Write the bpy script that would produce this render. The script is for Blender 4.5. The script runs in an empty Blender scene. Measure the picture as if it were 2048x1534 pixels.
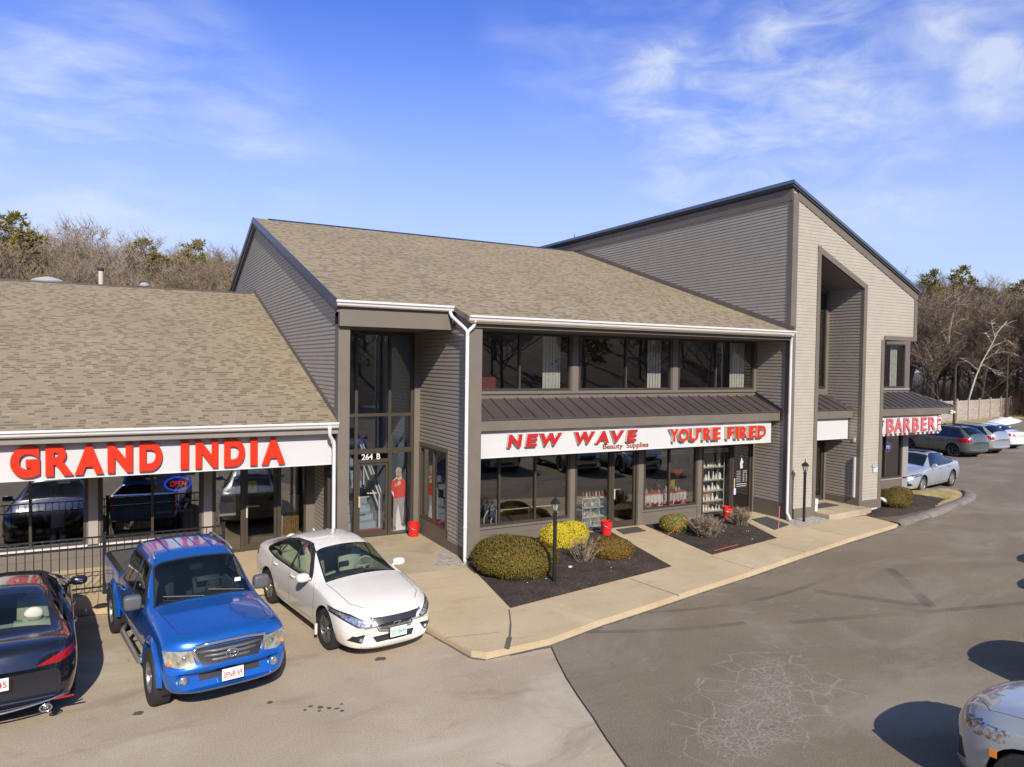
import bpy, bmesh, math, random
from mathutils import Vector, Matrix
import numpy as np
sc = bpy.context.scene
COL = sc.collection
S = 0.9135            # everything below is laid out in survey units; scaled to metres at the end
TAU = math.pi * 2

# ------------------------------------------------------------------ camera
cam = bpy.data.cameras.new("camera"); camo = bpy.data.objects.new("camera", cam); COL.objects.link(camo)
cam.lens = 36 * 1440 / 2048; cam.sensor_width = 36; cam.clip_start = 0.1; cam.clip_end = 3000
yaw, pitch, roll = 0.49927442, 0.02787253, 0.01411455
F = Vector((math.sin(yaw) * math.cos(pitch), math.cos(yaw) * math.cos(pitch), -math.sin(pitch)))
R0 = Vector((math.cos(yaw), -math.sin(yaw), 0)); U0 = R0.cross(F)
R = R0 * math.cos(roll) + U0 * math.sin(roll); U = -R0 * math.sin(roll) + U0 * math.cos(roll)
camo.matrix_world = Matrix(((R.x, U.x, -F.x, 0), (R.y, U.y, -F.y, 0), (R.z, U.z, -F.z, 5.2 * S), (0, 0, 0, 1)))
sc.camera = camo

# ------------------------------------------------------------------ light
SUN = Vector((-0.22, -1.0, 0.65)).normalized()       # towards the sun
sun = bpy.data.lights.new("sun", 'SUN'); suno = bpy.data.objects.new("sun", sun); COL.objects.link(suno)
sun.energy = 4.85; sun.angle = math.radians(0.5); sun.color = (1.0, 0.925, 0.80)
suno.rotation_euler = SUN.to_track_quat('Z', 'Y').to_euler(); suno.location = (0, 0, 60)
W = bpy.data.worlds.new("World"); sc.world = W; W.use_nodes = True
nt = W.node_tree; nt.nodes.clear()
def N(nt, t, **kw):
    n = nt.nodes.new(t)
    for k, v in kw.items():
        if k == 'i':
            for a, b in v.items(): n.inputs[a].default_value = b
        else: setattr(n, k, v)
    return n
def LK(nt, a, ao, b, bi): nt.links.new(a.outputs[ao], b.inputs[bi])
def ramp(nt, pts, interp='LINEAR'):
    r = N(nt, 'ShaderNodeValToRGB'); cr = r.color_ramp; cr.interpolation = interp
    while len(cr.elements) < len(pts): cr.elements.new(0.5)
    for e, (p, c) in zip(cr.elements, pts):
        e.position = p; e.color = (c[0], c[1], c[2], 1) if not isinstance(c, (int, float)) else (c, c, c, 1)
    return r
def math_(nt, op, a=None, b=None, clamp=False):
    n = N(nt, 'ShaderNodeMath', operation=op, use_clamp=clamp)
    for i, q in enumerate((a, b)):
        if q is None: continue
        if isinstance(q, (int, float)): n.inputs[i].default_value = q
        else: nt.links.new(q, n.inputs[i])
    return n.outputs[0]
sky = N(nt, 'ShaderNodeTexSky', sky_type='NISHITA', sun_disc=False)
sky.sun_elevation = math.asin(SUN.z); sky.sun_rotation = math.atan2(SUN.x, SUN.y)
sky.air_density = 1.0; sky.dust_density = 0.6; sky.ozone_density = 2.5; sky.altitude = 50
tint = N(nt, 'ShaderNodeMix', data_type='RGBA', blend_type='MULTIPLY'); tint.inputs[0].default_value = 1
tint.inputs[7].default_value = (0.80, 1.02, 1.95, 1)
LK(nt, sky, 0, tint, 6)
tc = N(nt, 'ShaderNodeTexCoord')
sp = N(nt, 'ShaderNodeSeparateXYZ'); LK(nt, tc, 'Generated', sp, 0)
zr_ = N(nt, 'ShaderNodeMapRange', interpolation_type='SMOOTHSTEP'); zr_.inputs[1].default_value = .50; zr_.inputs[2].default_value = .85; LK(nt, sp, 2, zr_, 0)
zt_ = N(nt, 'ShaderNodeMix', data_type='RGBA'); LK(nt, zr_, 0, zt_, 0); zt_.inputs[6].default_value = (0.72, .93, 1.85, 1); zt_.inputs[7].default_value = (1.25, 1.25, 1.22, 1); LK(nt, zt_, 2, tint, 7)  # sky above the frame turned neutral and brightened to lift the fill light
def blob(d, w, soft):
    v = N(nt, 'ShaderNodeVectorMath', operation='DOT_PRODUCT'); LK(nt, tc, 'Generated', v, 0)
    v.inputs[1].default_value = Vector(d).normalized()
    m = N(nt, 'ShaderNodeMapRange', interpolation_type='SMOOTHSTEP')
    m.inputs[1].default_value = math.cos(w); m.inputs[2].default_value = math.cos(soft); LK(nt, v, 'Value', m, 0)
    return m.outputs[0]
mp = N(nt, 'ShaderNodeMapping'); LK(nt, tc, 'Generated', mp, 0)
mp.inputs['Rotation'].default_value = (0.25, 0.12, 0.5); mp.inputs['Scale'].default_value = (1.0, 1.6, 3.4)
nz = N(nt, 'ShaderNodeTexNoise', i={'Scale': 3.0, 'Detail': 9, 'Roughness': 0.56, 'Distortion': 0.30}); LK(nt, mp, 0, nz, 0)
nz2 = N(nt, 'ShaderNodeTexNoise', i={'Scale': 7.5, 'Detail': 9, 'Roughness': 0.58, 'Distortion': 0.55}); LK(nt, mp, 0, nz2, 0)
def px_dir(x, y): return F + R * ((x - 1024) / 1440) - U * ((y - 767) / 1440)
BL = [((1500, 210), .27, .03, .72), ((1330, 185), .09, .01, 1.0), ((1640, 290), .20, .02, .55), ((1560, 215), .12, .0, 1.2), ((1620, 100), .08, .0, .9), ((2010, 165), .06, .0, 1.2), ((1960, 10), .08, .0, 1.0),
      ((1100, 110), .12, .01, .5), ((300, 250), .22, .01, .95), ((60, 320), .18, .01, .8), ((1400, 330), .12, .01, .8), ((1870, 370), .10, .01, .5), ((600, 330), .14, 0.0, .35)]
acc = None
for p, w, s, a in BL:
    b = math_(nt, 'MULTIPLY', blob(px_dir(*p), w, s), a)
    acc = b if acc is None else math_(nt, 'ADD', acc, b)
acc = math_(nt, 'MINIMUM', acc, 1.5)
r1 = N(nt, 'ShaderNodeMapRange'); r1.inputs[1].default_value = 0.42; r1.inputs[2].default_value = 0.80; LK(nt, nz, 'Fac', r1, 0)
r2 = N(nt, 'ShaderNodeMapRange'); r2.inputs[1].default_value = 0.38; r2.inputs[2].default_value = 0.66; LK(nt, nz2, 'Fac', r2, 0)
cl = math_(nt, 'MULTIPLY', math_(nt, 'ADD', math_(nt, 'MULTIPLY', r1.outputs[0], .75), math_(nt, 'MULTIPLY', r2.outputs[0], .45)), acc, True)
cl = math_(nt, 'MULTIPLY', math_(nt, 'POWER', cl, 1.35), .74, True)
# thin high veil brightening towards the horizon
hz = N(nt, 'ShaderNodeMapRange', interpolation_type='SMOOTHSTEP'); hz.inputs[1].default_value = 0.47; hz.inputs[2].default_value = 0.0; LK(nt, sp, 2, hz, 0)
hzf = math_(nt, 'MULTIPLY', hz.outputs[0], .95)
m0 = N(nt, 'ShaderNodeMix', data_type='RGBA'); LK(nt, tint, 2, m0, 6); nt.links.new(hzf, m0.inputs[0])
m1 = N(nt, 'ShaderNodeMix', data_type='RGBA'); LK(nt, m0, 2, m1, 6); nt.links.new(cl, m1.inputs[0])
SKYK = 0.10
m0.inputs[7].default_value = (5.3, 6.4, 8.1, 1); m1.inputs[7].default_value = (6.6, 7.3, 8.4, 1)
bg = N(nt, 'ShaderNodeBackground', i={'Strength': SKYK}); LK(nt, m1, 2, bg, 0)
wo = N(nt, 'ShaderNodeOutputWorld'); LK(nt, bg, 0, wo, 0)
sc.view_settings.view_transform = 'Standard'; sc.view_settings.look = 'None'
sc.view_settings.exposure = 0.20; sc.view_settings.gamma = 1
sc.cycles.max_bounces = 8; sc.cycles.transparent_max_bounces = 12; sc.cycles.caustics_reflective = False; sc.cycles.caustics_refractive = False

# ------------------------------------------------------------------ materials
MATS = {}
def mat(name, c, rough=0.6, metal=0.0, coat=0.0, noise=0.0, nscale=3.0, bump=0.0, bscale=60, emit=None, spec=0.5, ndetail=6, c2=None, alpha=None):
    if name in MATS: return MATS[name]
    m = bpy.data.materials.new(name); m.use_nodes = True; t = m.node_tree
    b = t.nodes['Principled BSDF']
    b.inputs['Base Color'].default_value = (*c, 1); b.inputs['Roughness'].default_value = rough
    b.inputs['Metallic'].default_value = metal; b.inputs['Coat Weight'].default_value = coat; b.inputs['Coat Roughness'].default_value = 0.04
    b.inputs['Specular IOR Level'].default_value = spec
    if alpha is not None: b.inputs['Alpha'].default_value = alpha
    if emit: b.inputs['Emission Color'].default_value = (*emit[0], 1); b.inputs['Emission Strength'].default_value = emit[1]
    if noise or c2:
        g = N(t, 'ShaderNodeTexCoord'); n = N(t, 'ShaderNodeTexNoise', i={'Scale': nscale, 'Detail': ndetail, 'Roughness': .6}); LK(t, g, 'Object', n, 0)
        lo = tuple(max(0, q * (1 - noise)) for q in c); hi = tuple(min(1, q * (1 + noise)) for q in (c2 or c))
        r = ramp(t, [(0.32, lo), (0.68, hi)]); LK(t, n, 'Fac', r, 0); LK(t, r, 0, b, 'Base Color')
    if bump:
        g = N(t, 'ShaderNodeTexCoord'); n = N(t, 'ShaderNodeTexNoise', i={'Scale': bscale, 'Detail': 4}); LK(t, g, 'Object', n, 0)
        k = N(t, 'ShaderNodeBump', i={'Strength': bump, 'Distance': 0.02}); LK(t, n, 'Fac', k, 'Height'); LK(t, k, 0, b, 'Normal')
    MATS[name] = m; return m
def glass(name, tint, refl=1.5, rough=0.0, base=0.0, wav=0.0):
    m = bpy.data.materials.new(name); m.use_nodes = True; t = m.node_tree; t.nodes.clear()
    tr = N(t, 'ShaderNodeBsdfTransparent'); tr.inputs[0].default_value = (*tint, 1)
    gl = N(t, 'ShaderNodeBsdfGlossy', i={'Roughness': rough}); gl.inputs[0].default_value = (1, 1, 1, 1)
    gg = N(t, 'ShaderNodeNewGeometry'); fr = N(t, 'ShaderNodeFresnel'); t.links.new(math_(t, 'SUBTRACT', 1.5, math_(t, 'MULTIPLY', gg.outputs['Backfacing'], 1.5 - 1 / 1.5)), fr.inputs['IOR'])
    if wav:
        g = N(t, 'ShaderNodeTexCoord'); n = N(t, 'ShaderNodeTexNoise', i={'Scale': 0.9, 'Detail': 1}); LK(t, g, 'Object', n, 0)
        k = N(t, 'ShaderNodeBump', i={'Strength': wav, 'Distance': 0.03}); LK(t, n, 'Fac', k, 'Height'); LK(t, k, 0, gl, 'Normal')
    f = math_(t, 'ADD', math_(t, 'MULTIPLY', fr.outputs[0], refl), base, True)
    mx = N(t, 'ShaderNodeMixShader'); t.links.new(f, mx.inputs[0]); LK(t, tr, 0, mx, 1); LK(t, gl, 0, mx, 2)
    o = N(t, 'ShaderNodeOutputMaterial'); LK(t, mx, 0, o, 0); MATS[name] = m; return m

# ------------------------------------------------------------------ mesh helpers
class MB:
    def __init__(s): s.v = []; s.f = []; s.m = []
    def add(s, vs, fs, m=0):
        o = len(s.v); s.v += [tuple(p) for p in vs]; s.f += [tuple(i + o for i in f) for f in fs]; s.m += [m] * len(fs); return s
    def quad(s, a, b, c, d, m=0): return s.add([a, b, c, d], [(0, 1, 2, 3)], m)
    def box(s, x0, x1, y0, y1, z0, z1, m=0):
        x0, x1 = sorted((x0, x1)); y0, y1 = sorted((y0, y1)); z0, z1 = sorted((z0, z1))
        v = [(x, y, z) for z in (z0, z1) for y in (y0, y1) for x in (x0, x1)]
        return s.add(v, [(0, 2, 3, 1), (4, 5, 7, 6), (0, 1, 5, 4), (2, 6, 7, 3), (0, 4, 6, 2), (1, 3, 7, 5)], m)
    def obox(s, c, ax, ay, az, m=0):   # oriented box, half vectors
        c, ax, ay, az = map(Vector, (c, ax, ay, az))
        v = [c + ax * i + ay * j + az * k for k in (-1, 1) for j in (-1, 1) for i in (-1, 1)]
        return s.add(v, [(0, 2, 3, 1), (4, 5, 7, 6), (0, 1, 5, 4), (2, 6, 7, 3), (0, 4, 6, 2), (1, 3, 7, 5)], m)
    def prism(s, poly, vec, m=0):
        n = len(poly); vec = Vector(vec); a = [Vector(p) for p in poly]
        return s.add(a + [p + vec for p in a], [tuple(range(n - 1, -1, -1)), tuple(range(n, 2 * n))] + [(i, (i + 1) % n, n + (i + 1) % n, n + i) for i in range(n)], m)
    def tube(s, pts, r, n=8, m=0, caps=True):
        pts = [Vector(p) for p in pts]; k = len(pts)
        rs = r if isinstance(r, (list, tuple)) else [r] * k
        vs = []; up = None
        for i, p in enumerate(pts):
            d = (pts[min(i + 1, k - 1)] - pts[max(i - 1, 0)]).normalized()
            if up is None: up = Vector((0, 0, 1)) if abs(d.z) < .9 else Vector((1, 0, 0))
            x = d.cross(up).normalized(); y = d.cross(x); up = y.cross(d) if False else up
            for j in range(n):
                a = TAU * j / n; vs.append(p + x * math.cos(a) * rs[i] + y * math.sin(a) * rs[i])
        fs = [(i * n + j, i * n + (j + 1) % n, (i + 1) * n + (j + 1) % n, (i + 1) * n + j) for i in range(k - 1) for j in range(n)]
        if caps: fs += [tuple(range(n - 1, -1, -1)), tuple((k - 1) * n + j for j in range(n))]
        return s.add(vs, fs, m)
    def lathe(s, c, prof, n=24, m=0, axis='z', caps=True):
        c = Vector(c); vs = []
        for r, h in prof:
            for j in range(n):
                a = TAU * j / n; q = (math.cos(a) * r, math.sin(a) * r, h)
                if axis == 'y': q = (q[0], q[2], q[1])
                if axis == 'x': q = (q[2], q[0], q[1])
                vs.append(c + Vector(q))
        k = len(prof)
        fs = [(i * n + j, i * n + (j + 1) % n, (i + 1) * n + (j + 1) % n, (i + 1) * n + j) for i in range(k - 1) for j in range(n)]
        if caps: fs += [tuple(range(n - 1, -1, -1)), tuple((k - 1) * n + j for j in range(n))]
        return s.add(vs, fs, m)
    def torus(s, c, R_, r, a=(1, 0, 0), b=(0, 0, 1), ea=1, eb=1, n=28, k=8, m=0):
        c, a, b = Vector(c), Vector(a), Vector(b); nn = a.cross(b); vs = []
        for i in range(n):
            t = TAU * i / n; d = a * math.cos(t) * ea + b * math.sin(t) * eb; dn = d.normalized()
            for j in range(k):
                q = TAU * j / k; vs.append(c + d * R_ + dn * math.cos(q) * r + nn * math.sin(q) * r)
        fs = [(i * k + j, ((i + 1) % n) * k + j, ((i + 1) % n) * k + (j + 1) % k, i * k + (j + 1) % k) for i in range(n) for j in range(k)]
        return s.add(vs, fs, m)
    def rbox(s, c, rx, ry, rz, e=.45, n=24, k=14, m=0):
        i0 = len(s.v); s.ell((0, 0, 0), 1, 1, 1, n, k, m); f = lambda q: math.copysign(abs(q) ** e, q)
        for i in range(i0, len(s.v)): p = s.v[i]; s.v[i] = (c[0] + rx * f(p[0]), c[1] + ry * f(p[1]), c[2] + rz * f(p[2]))
        return s
    def ell(s, c, rx, ry, rz, n=16, k=10, m=0):
        vs = [(c[0], c[1], c[2] - rz)]
        for i in range(1, k):
            t = math.pi * i / k
            for j in range(n):
                a = TAU * j / n; vs.append((c[0] + rx * math.sin(t) * math.cos(a), c[1] + ry * math.sin(t) * math.sin(a), c[2] - rz * math.cos(t)))
        vs.append((c[0], c[1], c[2] + rz)); L = len(vs) - 1
        fs = [(0, 1 + (j + 1) % n, 1 + j) for j in range(n)] + [(L, L - n + j, L - n + (j + 1) % n) for j in range(n)]
        fs += [(1 + i * n + j, 1 + i * n + (j + 1) % n, 1 + (i + 1) * n + (j + 1) % n, 1 + (i + 1) * n + j) for i in range(k - 2) for j in range(n)]
        return s.add(vs, fs, m)
    def mesh(s, name, mats, smooth=False, off=(0, 0, 0)):
        me = bpy.data.meshes.new(name)
        o = Vector(off); me.from_pydata([tuple(Vector(p) - o) for p in s.v], [], s.f)
        for q in (mats if isinstance(mats, (list, tuple)) else [mats]): me.materials.append(q)
        me.polygons.foreach_set('material_index', s.m)
        if smooth: me.polygons.foreach_set('use_smooth', [True] * len(s.f))
        me.update(); return me
    def build(s, name, mats, parent=None, smooth=False, local=False, angle=None):
        if local: c = Vector((0, 0, 0))
        else:
            a = np.array(s.v); lo, hi = a.min(0), a.max(0); c = Vector(((lo[0] + hi[0]) / 2, (lo[1] + hi[1]) / 2, lo[2]))
        me = s.mesh(name, mats, smooth, c); ob = bpy.data.objects.new(name, me); COL.objects.link(ob)
        if smooth and angle: me.set_sharp_from_angle(angle=math.radians(angle))
        ob.location = c
        if parent:
            ob.parent = parent
            if not local: ob.location = c - wloc(parent)
        return ob
def wloc(o):
    l = Vector(o.location)
    while o.parent: o = o.parent; l = l + Vector(o.location)
    return l
def tag(o, label=None, cat=None, group=None, kind=None):
    if label: o['label'] = label
    if cat: o['category'] = cat
    if group: o['group'] = group
    if kind: o['kind'] = kind
    return o
def thing(name, label, cat, loc=(0, 0, 0), rz=0, group=None):
    o = bpy.data.objects.new(name, None); COL.objects.link(o); o.empty_display_size = .3
    o.location = loc; o.rotation_euler = (0, 0, rz); return tag(o, label, cat, group)
KIDS = {}
def copy_tree(src, parent=None):
    c = src.copy(); COL.objects.link(c)
    if parent: c.parent = parent
    for ch in src.children: copy_tree(ch, c)
    return c
def text_mesh(txt, bold=0.0, ext=0.0, shear=0.0, bev=0.0, space=1.0):
    cu = bpy.data.curves.new('lettering', 'FONT'); cu.body = txt; cu.offset = bold; cu.extrude = ext; cu.shear = shear; cu.bevel_depth = bev; cu.space_character = space
    ob = bpy.data.objects.new('lettering', cu); COL.objects.link(ob)
    dg = bpy.context.evaluated_depsgraph_get(); me = bpy.data.meshes.new_from_object(ob.evaluated_get(dg))
    bpy.data.objects.remove(ob); bpy.data.curves.remove(cu)
    v = np.array([p.co[:] for p in me.vertices]); f = [tuple(p.vertices) for p in me.polygons]; bpy.data.meshes.remove(me); return v, f
def put_text(mb, txt, o, u, w, up, h, depth=0.0, bold=0.0, m=0, shear=0.0, nrm=None, space=1.0):
    """text stretched to a w x h box; o = lower left corner, u = reading direction, up = up direction"""
    v, f = text_mesh(txt, bold, 0.5 if depth else 0.0, shear, 0, space)
    o, u, up = Vector(o), Vector(u).normalized(), Vector(up).normalized(); n = Vector(nrm) if nrm else u.cross(up)
    lo, hi = v.min(0), v.max(0); sx = w / (hi[0] - lo[0]); sy = h / (hi[1] - lo[1])
    pts = [o + u * ((p[0] - lo[0]) * sx) + up * ((p[1] - lo[1]) * sy) + n * ((p[2] - lo[2]) * depth if depth else 0) for p in v]
    mb.add(pts, f, m); return mb
def clip(poly, a, b):    # keep the left side of a->b in 2D, poly list of tuples (s,z)
    out = []; n = len(poly); ex, ey = b[0] - a[0], b[1] - a[1]
    d = [ex * (p[1] - a[1]) - ey * (p[0] - a[0]) for p in poly]
    for i in range(n):
        p, q, dp, dq = poly[i], poly[(i + 1) % n], d[i], d[(i + 1) % n]
        if dp >= 0: out.append(p)
        if (dp > 0 > dq) or (dp < 0 < dq):
            t = dp / (dp - dq); out.append((p[0] + (q[0] - p[0]) * t, p[1] + (q[1] - p[1]) * t))
    return out
EXPO = 0.109; LIP = 0.020
def siding(mb, o, u, n, poly, m=0, rnd=None, LIP=LIP):
    """lapped boards on the plane through o spanned by u and z; poly convex in (s,z), counter-clockwise"""
    o, u, n = Vector(o), Vector(u), Vector(n)
    ar = sum(poly[i][0] * poly[(i + 1) % len(poly)][1] - poly[(i + 1) % len(poly)][0] * poly[i][1] for i in range(len(poly)))
    if ar < 0: poly = poly[::-1]
    z0, z1 = min(p[1] for p in poly), max(p[1] for p in poly); s0, s1 = min(p[0] for p in poly), max(p[0] for p in poly)
    k = math.floor(z0 / EXPO)
    while k * EXPO < z1:
        zb = k * EXPO; zt = zb + EXPO; k += 1
        q = [(s0, zb), (s1, zb), (s1, zt), (s0, zt)]
        for i in range(len(poly)):
            q = clip(q, poly[i], poly[(i + 1) % len(poly)])
            if len(q) < 3: break
        if len(q) < 3: continue
        for ka, kb, da, db in ((0, .60, LIP, LIP), (.60, .66, LIP, 0), (.66, 1, 0, 0)):
            za, zz = zb + EXPO * ka, zb + EXPO * kb
            qq = clip(clip(q, (s0 - 1, za), (s1 + 1, za)), (s1 + 1, zz), (s0 - 1, zz)) if len(q) >= 3 else []
            if len(qq) < 3: continue
            mb.add([o + u * s + n * (da + (db - da) * (z - za) / (zz - za)) + Vector((0, 0, z)) for s, z in qq], [tuple(range(len(qq)))], m)
        bs = [s for s, z in q if abs(z - zb) < 1e-5]
        if len(bs) >= 2:
            a, b = min(bs), max(bs); P = lambda s, d: o + u * s + n * d + Vector((0, 0, zb))
            mb.quad(P(a, -.001), P(b, -.001), P(b, LIP), P(a, LIP), m)

# ------------------------------------------------------------------ building materials
SID = mat('siding_paint', (.40, .355, .285), .62, noise=.05, nscale=2.5)
TRIM = mat('brown_trim_paint', (.150, .126, .098), .6, noise=.08, nscale=1.5)
TRIM2 = mat('storefront_panel', (.142, .120, .096), .6, noise=.07, nscale=1.2)
BRONZE = mat('bronze_aluminium', (.055, .043, .032), .4, metal=.0, noise=.1)
WHITE = mat('white_gutter', (.64, .63, .60), .4, noise=.04, nscale=4)
SIGNW = mat('sign_panel_white', (.57, .56, .54), .35, noise=.02, nscale=1)
AWN = mat('dark_standing_seam', (.070, .058, .052), .42, noise=.1, nscale=2)
DARKM = mat('dark_drip_edge', (.03, .032, .04), .4)
RED = mat('red_acrylic', (.60, .028, .008), .3, noise=.04, nscale=8)
RED2 = mat('red_letter_face', (.46, .018, .02), .35)
RETW = mat('letter_return', (.6, .58, .52), .5)
CONC = mat('foundation_concrete', (.55, .52, .46), .9, noise=.15, nscale=5)
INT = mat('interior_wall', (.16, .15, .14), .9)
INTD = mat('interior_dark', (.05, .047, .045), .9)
INTF = mat('interior_floor', (.16, .13, .10), .6, noise=.2, nscale=4)
INTB = mat('stairwell_wall', (.36, .42, .48), .9)
GL = glass('window_glass', (.84, .84, .82), 1.25, 0.0, 0.10, .010)
GLD = glass('door_glass', (.90, .90, .89), .9, 0.0, 0.03, .006)
def roofmat():
    m = bpy.data.materials.new('asphalt_shingle'); m.use_nodes = True; t = m.node_tree; b = t.nodes['Principled BSDF']
    g = N(t, 'ShaderNodeNewGeometry'); s = N(t, 'ShaderNodeSeparateXYZ'); LK(t, g, 'Position', s, 0)
    yy = math_(t, 'MULTIPLY', s.outputs[1], 1.0525)
    # course jitter: offset rows pseudo-randomly so tabs never line up
    row = math_(t, 'FLOOR', math_(t, 'DIVIDE', yy, .134))
    wn = N(t, 'ShaderNodeTexWhiteNoise', noise_dimensions='1D'); t.links.new(row, wn.inputs['W'])
    xx = math_(t, 'ADD', s.outputs[0], math_(t, 'MULTIPLY', wn.outputs['Value'], 3.0))
    # tab widths wobble
    wob = N(t, 'ShaderNodeTexNoise', i={'Scale': 1.5, 'Detail': 1}); wob.noise_dimensions = '2D'
    cv0 = N(t, 'ShaderNodeCombineXYZ'); t.links.new(xx, cv0.inputs[0]); t.links.new(math_(t, 'MULTIPLY', row, 7.3), cv0.inputs[1]); LK(t, cv0, 0, wob, 'Vector')
    xw = math_(t, 'ADD', xx, math_(t, 'MULTIPLY', wob.outputs[0], .10))
    tab = math_(t, 'FLOOR', math_(t, 'DIVIDE', xw, .125))
    cv = N(t, 'ShaderNodeCombineXYZ'); t.links.new(tab, cv.inputs[0]); t.links.new(row, cv.inputs[1])
    w2 = N(t, 'ShaderNodeTexWhiteNoise', noise_dimensions='2D'); LK(t, cv, 0, w2, 'Vector')
    r = ramp(t, [(0.0, (.160, .124, .080)), (.28, (.190, .150, .098)), (.38, (.265, .212, .140)), (.8, (.300, .242, .160)), (1.0, (.345, .28, .19))]); LK(t, w2, 'Value', r, 0)
    # butt edge: bump relief, plus a thin strip of shade painted into the colour
    fr = math_(t, 'FRACT', math_(t, 'DIVIDE', yy, .134))
    up = math_(t, 'MULTIPLY', w2.outputs['Value'], 0.6)
    h = math_(t, 'ADD', math_(t, 'SUBTRACT', 1.0, fr), math_(t, 'SUBTRACT', .5, up))
    big = N(t, 'ShaderNodeTexNoise', i={'Scale': .35, 'Detail': 5, 'Roughness': .6}); LK(t, g, 'Position', big, 0)
    fine = N(t, 'ShaderNodeTexNoise', i={'Scale': 90, 'Detail': 2}); LK(t, g, 'Position', fine, 0)
    k = math_(t, 'ADD', math_(t, 'MULTIPLY', big.outputs[0], .30), math_(t, 'MULTIPLY', fine.outputs[0], .5)); k = math_(t, 'ADD', k, .60)
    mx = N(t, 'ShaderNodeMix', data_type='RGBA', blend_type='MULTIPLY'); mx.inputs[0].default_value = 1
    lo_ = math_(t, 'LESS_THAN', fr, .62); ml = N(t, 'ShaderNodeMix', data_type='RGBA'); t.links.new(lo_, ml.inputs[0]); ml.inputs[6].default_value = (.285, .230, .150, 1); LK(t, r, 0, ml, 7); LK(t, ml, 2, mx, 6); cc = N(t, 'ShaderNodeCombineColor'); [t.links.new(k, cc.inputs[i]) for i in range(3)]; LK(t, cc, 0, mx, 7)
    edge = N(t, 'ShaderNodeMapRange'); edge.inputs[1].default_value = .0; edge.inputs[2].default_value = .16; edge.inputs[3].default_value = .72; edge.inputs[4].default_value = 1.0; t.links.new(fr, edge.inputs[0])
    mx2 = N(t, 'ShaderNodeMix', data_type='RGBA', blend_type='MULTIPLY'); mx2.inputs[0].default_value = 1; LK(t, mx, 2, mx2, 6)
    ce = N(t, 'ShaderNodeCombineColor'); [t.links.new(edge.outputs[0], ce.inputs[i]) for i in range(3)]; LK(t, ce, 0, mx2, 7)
    LK(t, mx2, 2, b, 'Base Color'); b.inputs['Roughness'].default_value = .95; b.inputs['Specular IOR Level'].default_value = .15
    bp = N(t, 'ShaderNodeBump', i={'Strength': .5, 'Distance': .006}); t.links.new(h, bp.inputs['Height']); LK(t, bp, 0, b, 'Normal')
    return m
ROOF = roofmat()
def fb(mb, o, u, n, s0, s1, z0, z1, d0, d1, m=0):
    o, u, n = Vector(o), Vector(u), Vector(n)
    c = o + u * ((s0 + s1) / 2) + n * ((d0 + d1) / 2); c.z = (z0 + z1) / 2
    mb.obox(c, u * abs(s1 - s0) / 2, n * abs(d1 - d0) / 2, (0, 0, abs(z1 - z0) / 2), m)
FX = ((0, 0, 0), (1, 0, 0), (0, -1, 0))     # facade frame helper: s = X, outward = -Y
def frame(y): return ((0, y, 0), (1, 0, 0), (0, -1, 0))
def frameX(x): return ((x, 0, 0), (0, 1, 0), (-1, 0, 0))   # s = Y, outward = -X
def window(parent, fr, s0, s1, z0, z1, vs=(), hs=(), w=.055, g=None, label=None, depth=.07, gname='pane', name='window'):
    mb = MB(); a = (*fr,)
    for q in ((s0, s0 + w), (s1 - w, s1)): fb(mb, *a, q[0], q[1], z0, z1, -depth, .02)
    for q in ((z0, z0 + w), (z1 - w, z1)): fb(mb, *a, s0 + w, s1 - w, q[0], q[1], -depth, .02)
    for v in vs: fb(mb, *a, v - w / 2, v + w / 2, z0 + w, z1 - w, -depth, .018)
    for h in hs:
        e = sorted([s0 + w] + [x for x in vs] + [s1 - w])
        fb(mb, *a, s0 + w, s1 - w, h - w / 2, h + w / 2, -depth, .012)
    o = mb.build(name, BRONZE, parent)
    if label: o['label'] = label
    gmb = MB(); fb(gmb, *a, s0 + w * .6, s1 - w * .6, z0 + w * .6, z1 - w * .6, -depth * .5, -depth * .5 - .012); gmb.build(gname, g or GL, o)
    return o
def door(parent, fr, s0, s1, z0, z1, handle='l', g=None, label=None, trans=None):
    mb = MB(); a = (*fr,); w = .07
    fb(mb, *a, s0, s0 + .045, z0, z1, -.09, .035); fb(mb, *a, s1 - .045, s1, z0, z1, -.09, .035); fb(mb, *a, s0 + .045, s1 - .045, z1 - .05, z1, -.09, .035)
    p0, p1, q0, q1 = s0 + .055, s1 - .055, z0 + .02, z1 - .06
    fb(mb, *a, p0, p0 + w, q0, q1, -.06, .0); fb(mb, *a, p1 - w, p1, q0, q1, -.06, .0)
    fb(mb, *a, p0 + w, p1 - w, q1 - w, q1, -.06, .0); fb(mb, *a, p0 + w, p1 - w, q0, q0 + .16, -.06, .0)
    o = mb.build('door', BRONZE, parent)
    if label: o['label'] = label
    gm = MB(); fb(gm, *a, p0 + w * .8, p1 - w * .8, q0 + .15, q1 - w * .8, -.035, -.045); gm.build('pane', g or GLD, o)
    hm = MB(); x = p0 + .035 if handle == 'l' else p1 - .035
    fb(hm, *a, x - .022, x + .022, z0 + .90, z0 + 1.22, .045, .075); fb(hm, *a, x - .015, x + .015, z0 + .93, z0 + .98, .0, .045); fb(hm, *a, x - .015, x + .015, z0 + 1.15, z0 + 1.2, .0, .045)
    sgn = 1 if handle == 'l' else -1
    fb(hm, *a, min(x, x + sgn * .34), max(x, x + sgn * .34), z0 + 1.15, z0 + 1.185, -.075, -.10)
    hm.build('door_handle', mat('brass_plate', (.62, .52, .36), .35, metal=.3), o)
    return o
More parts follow.
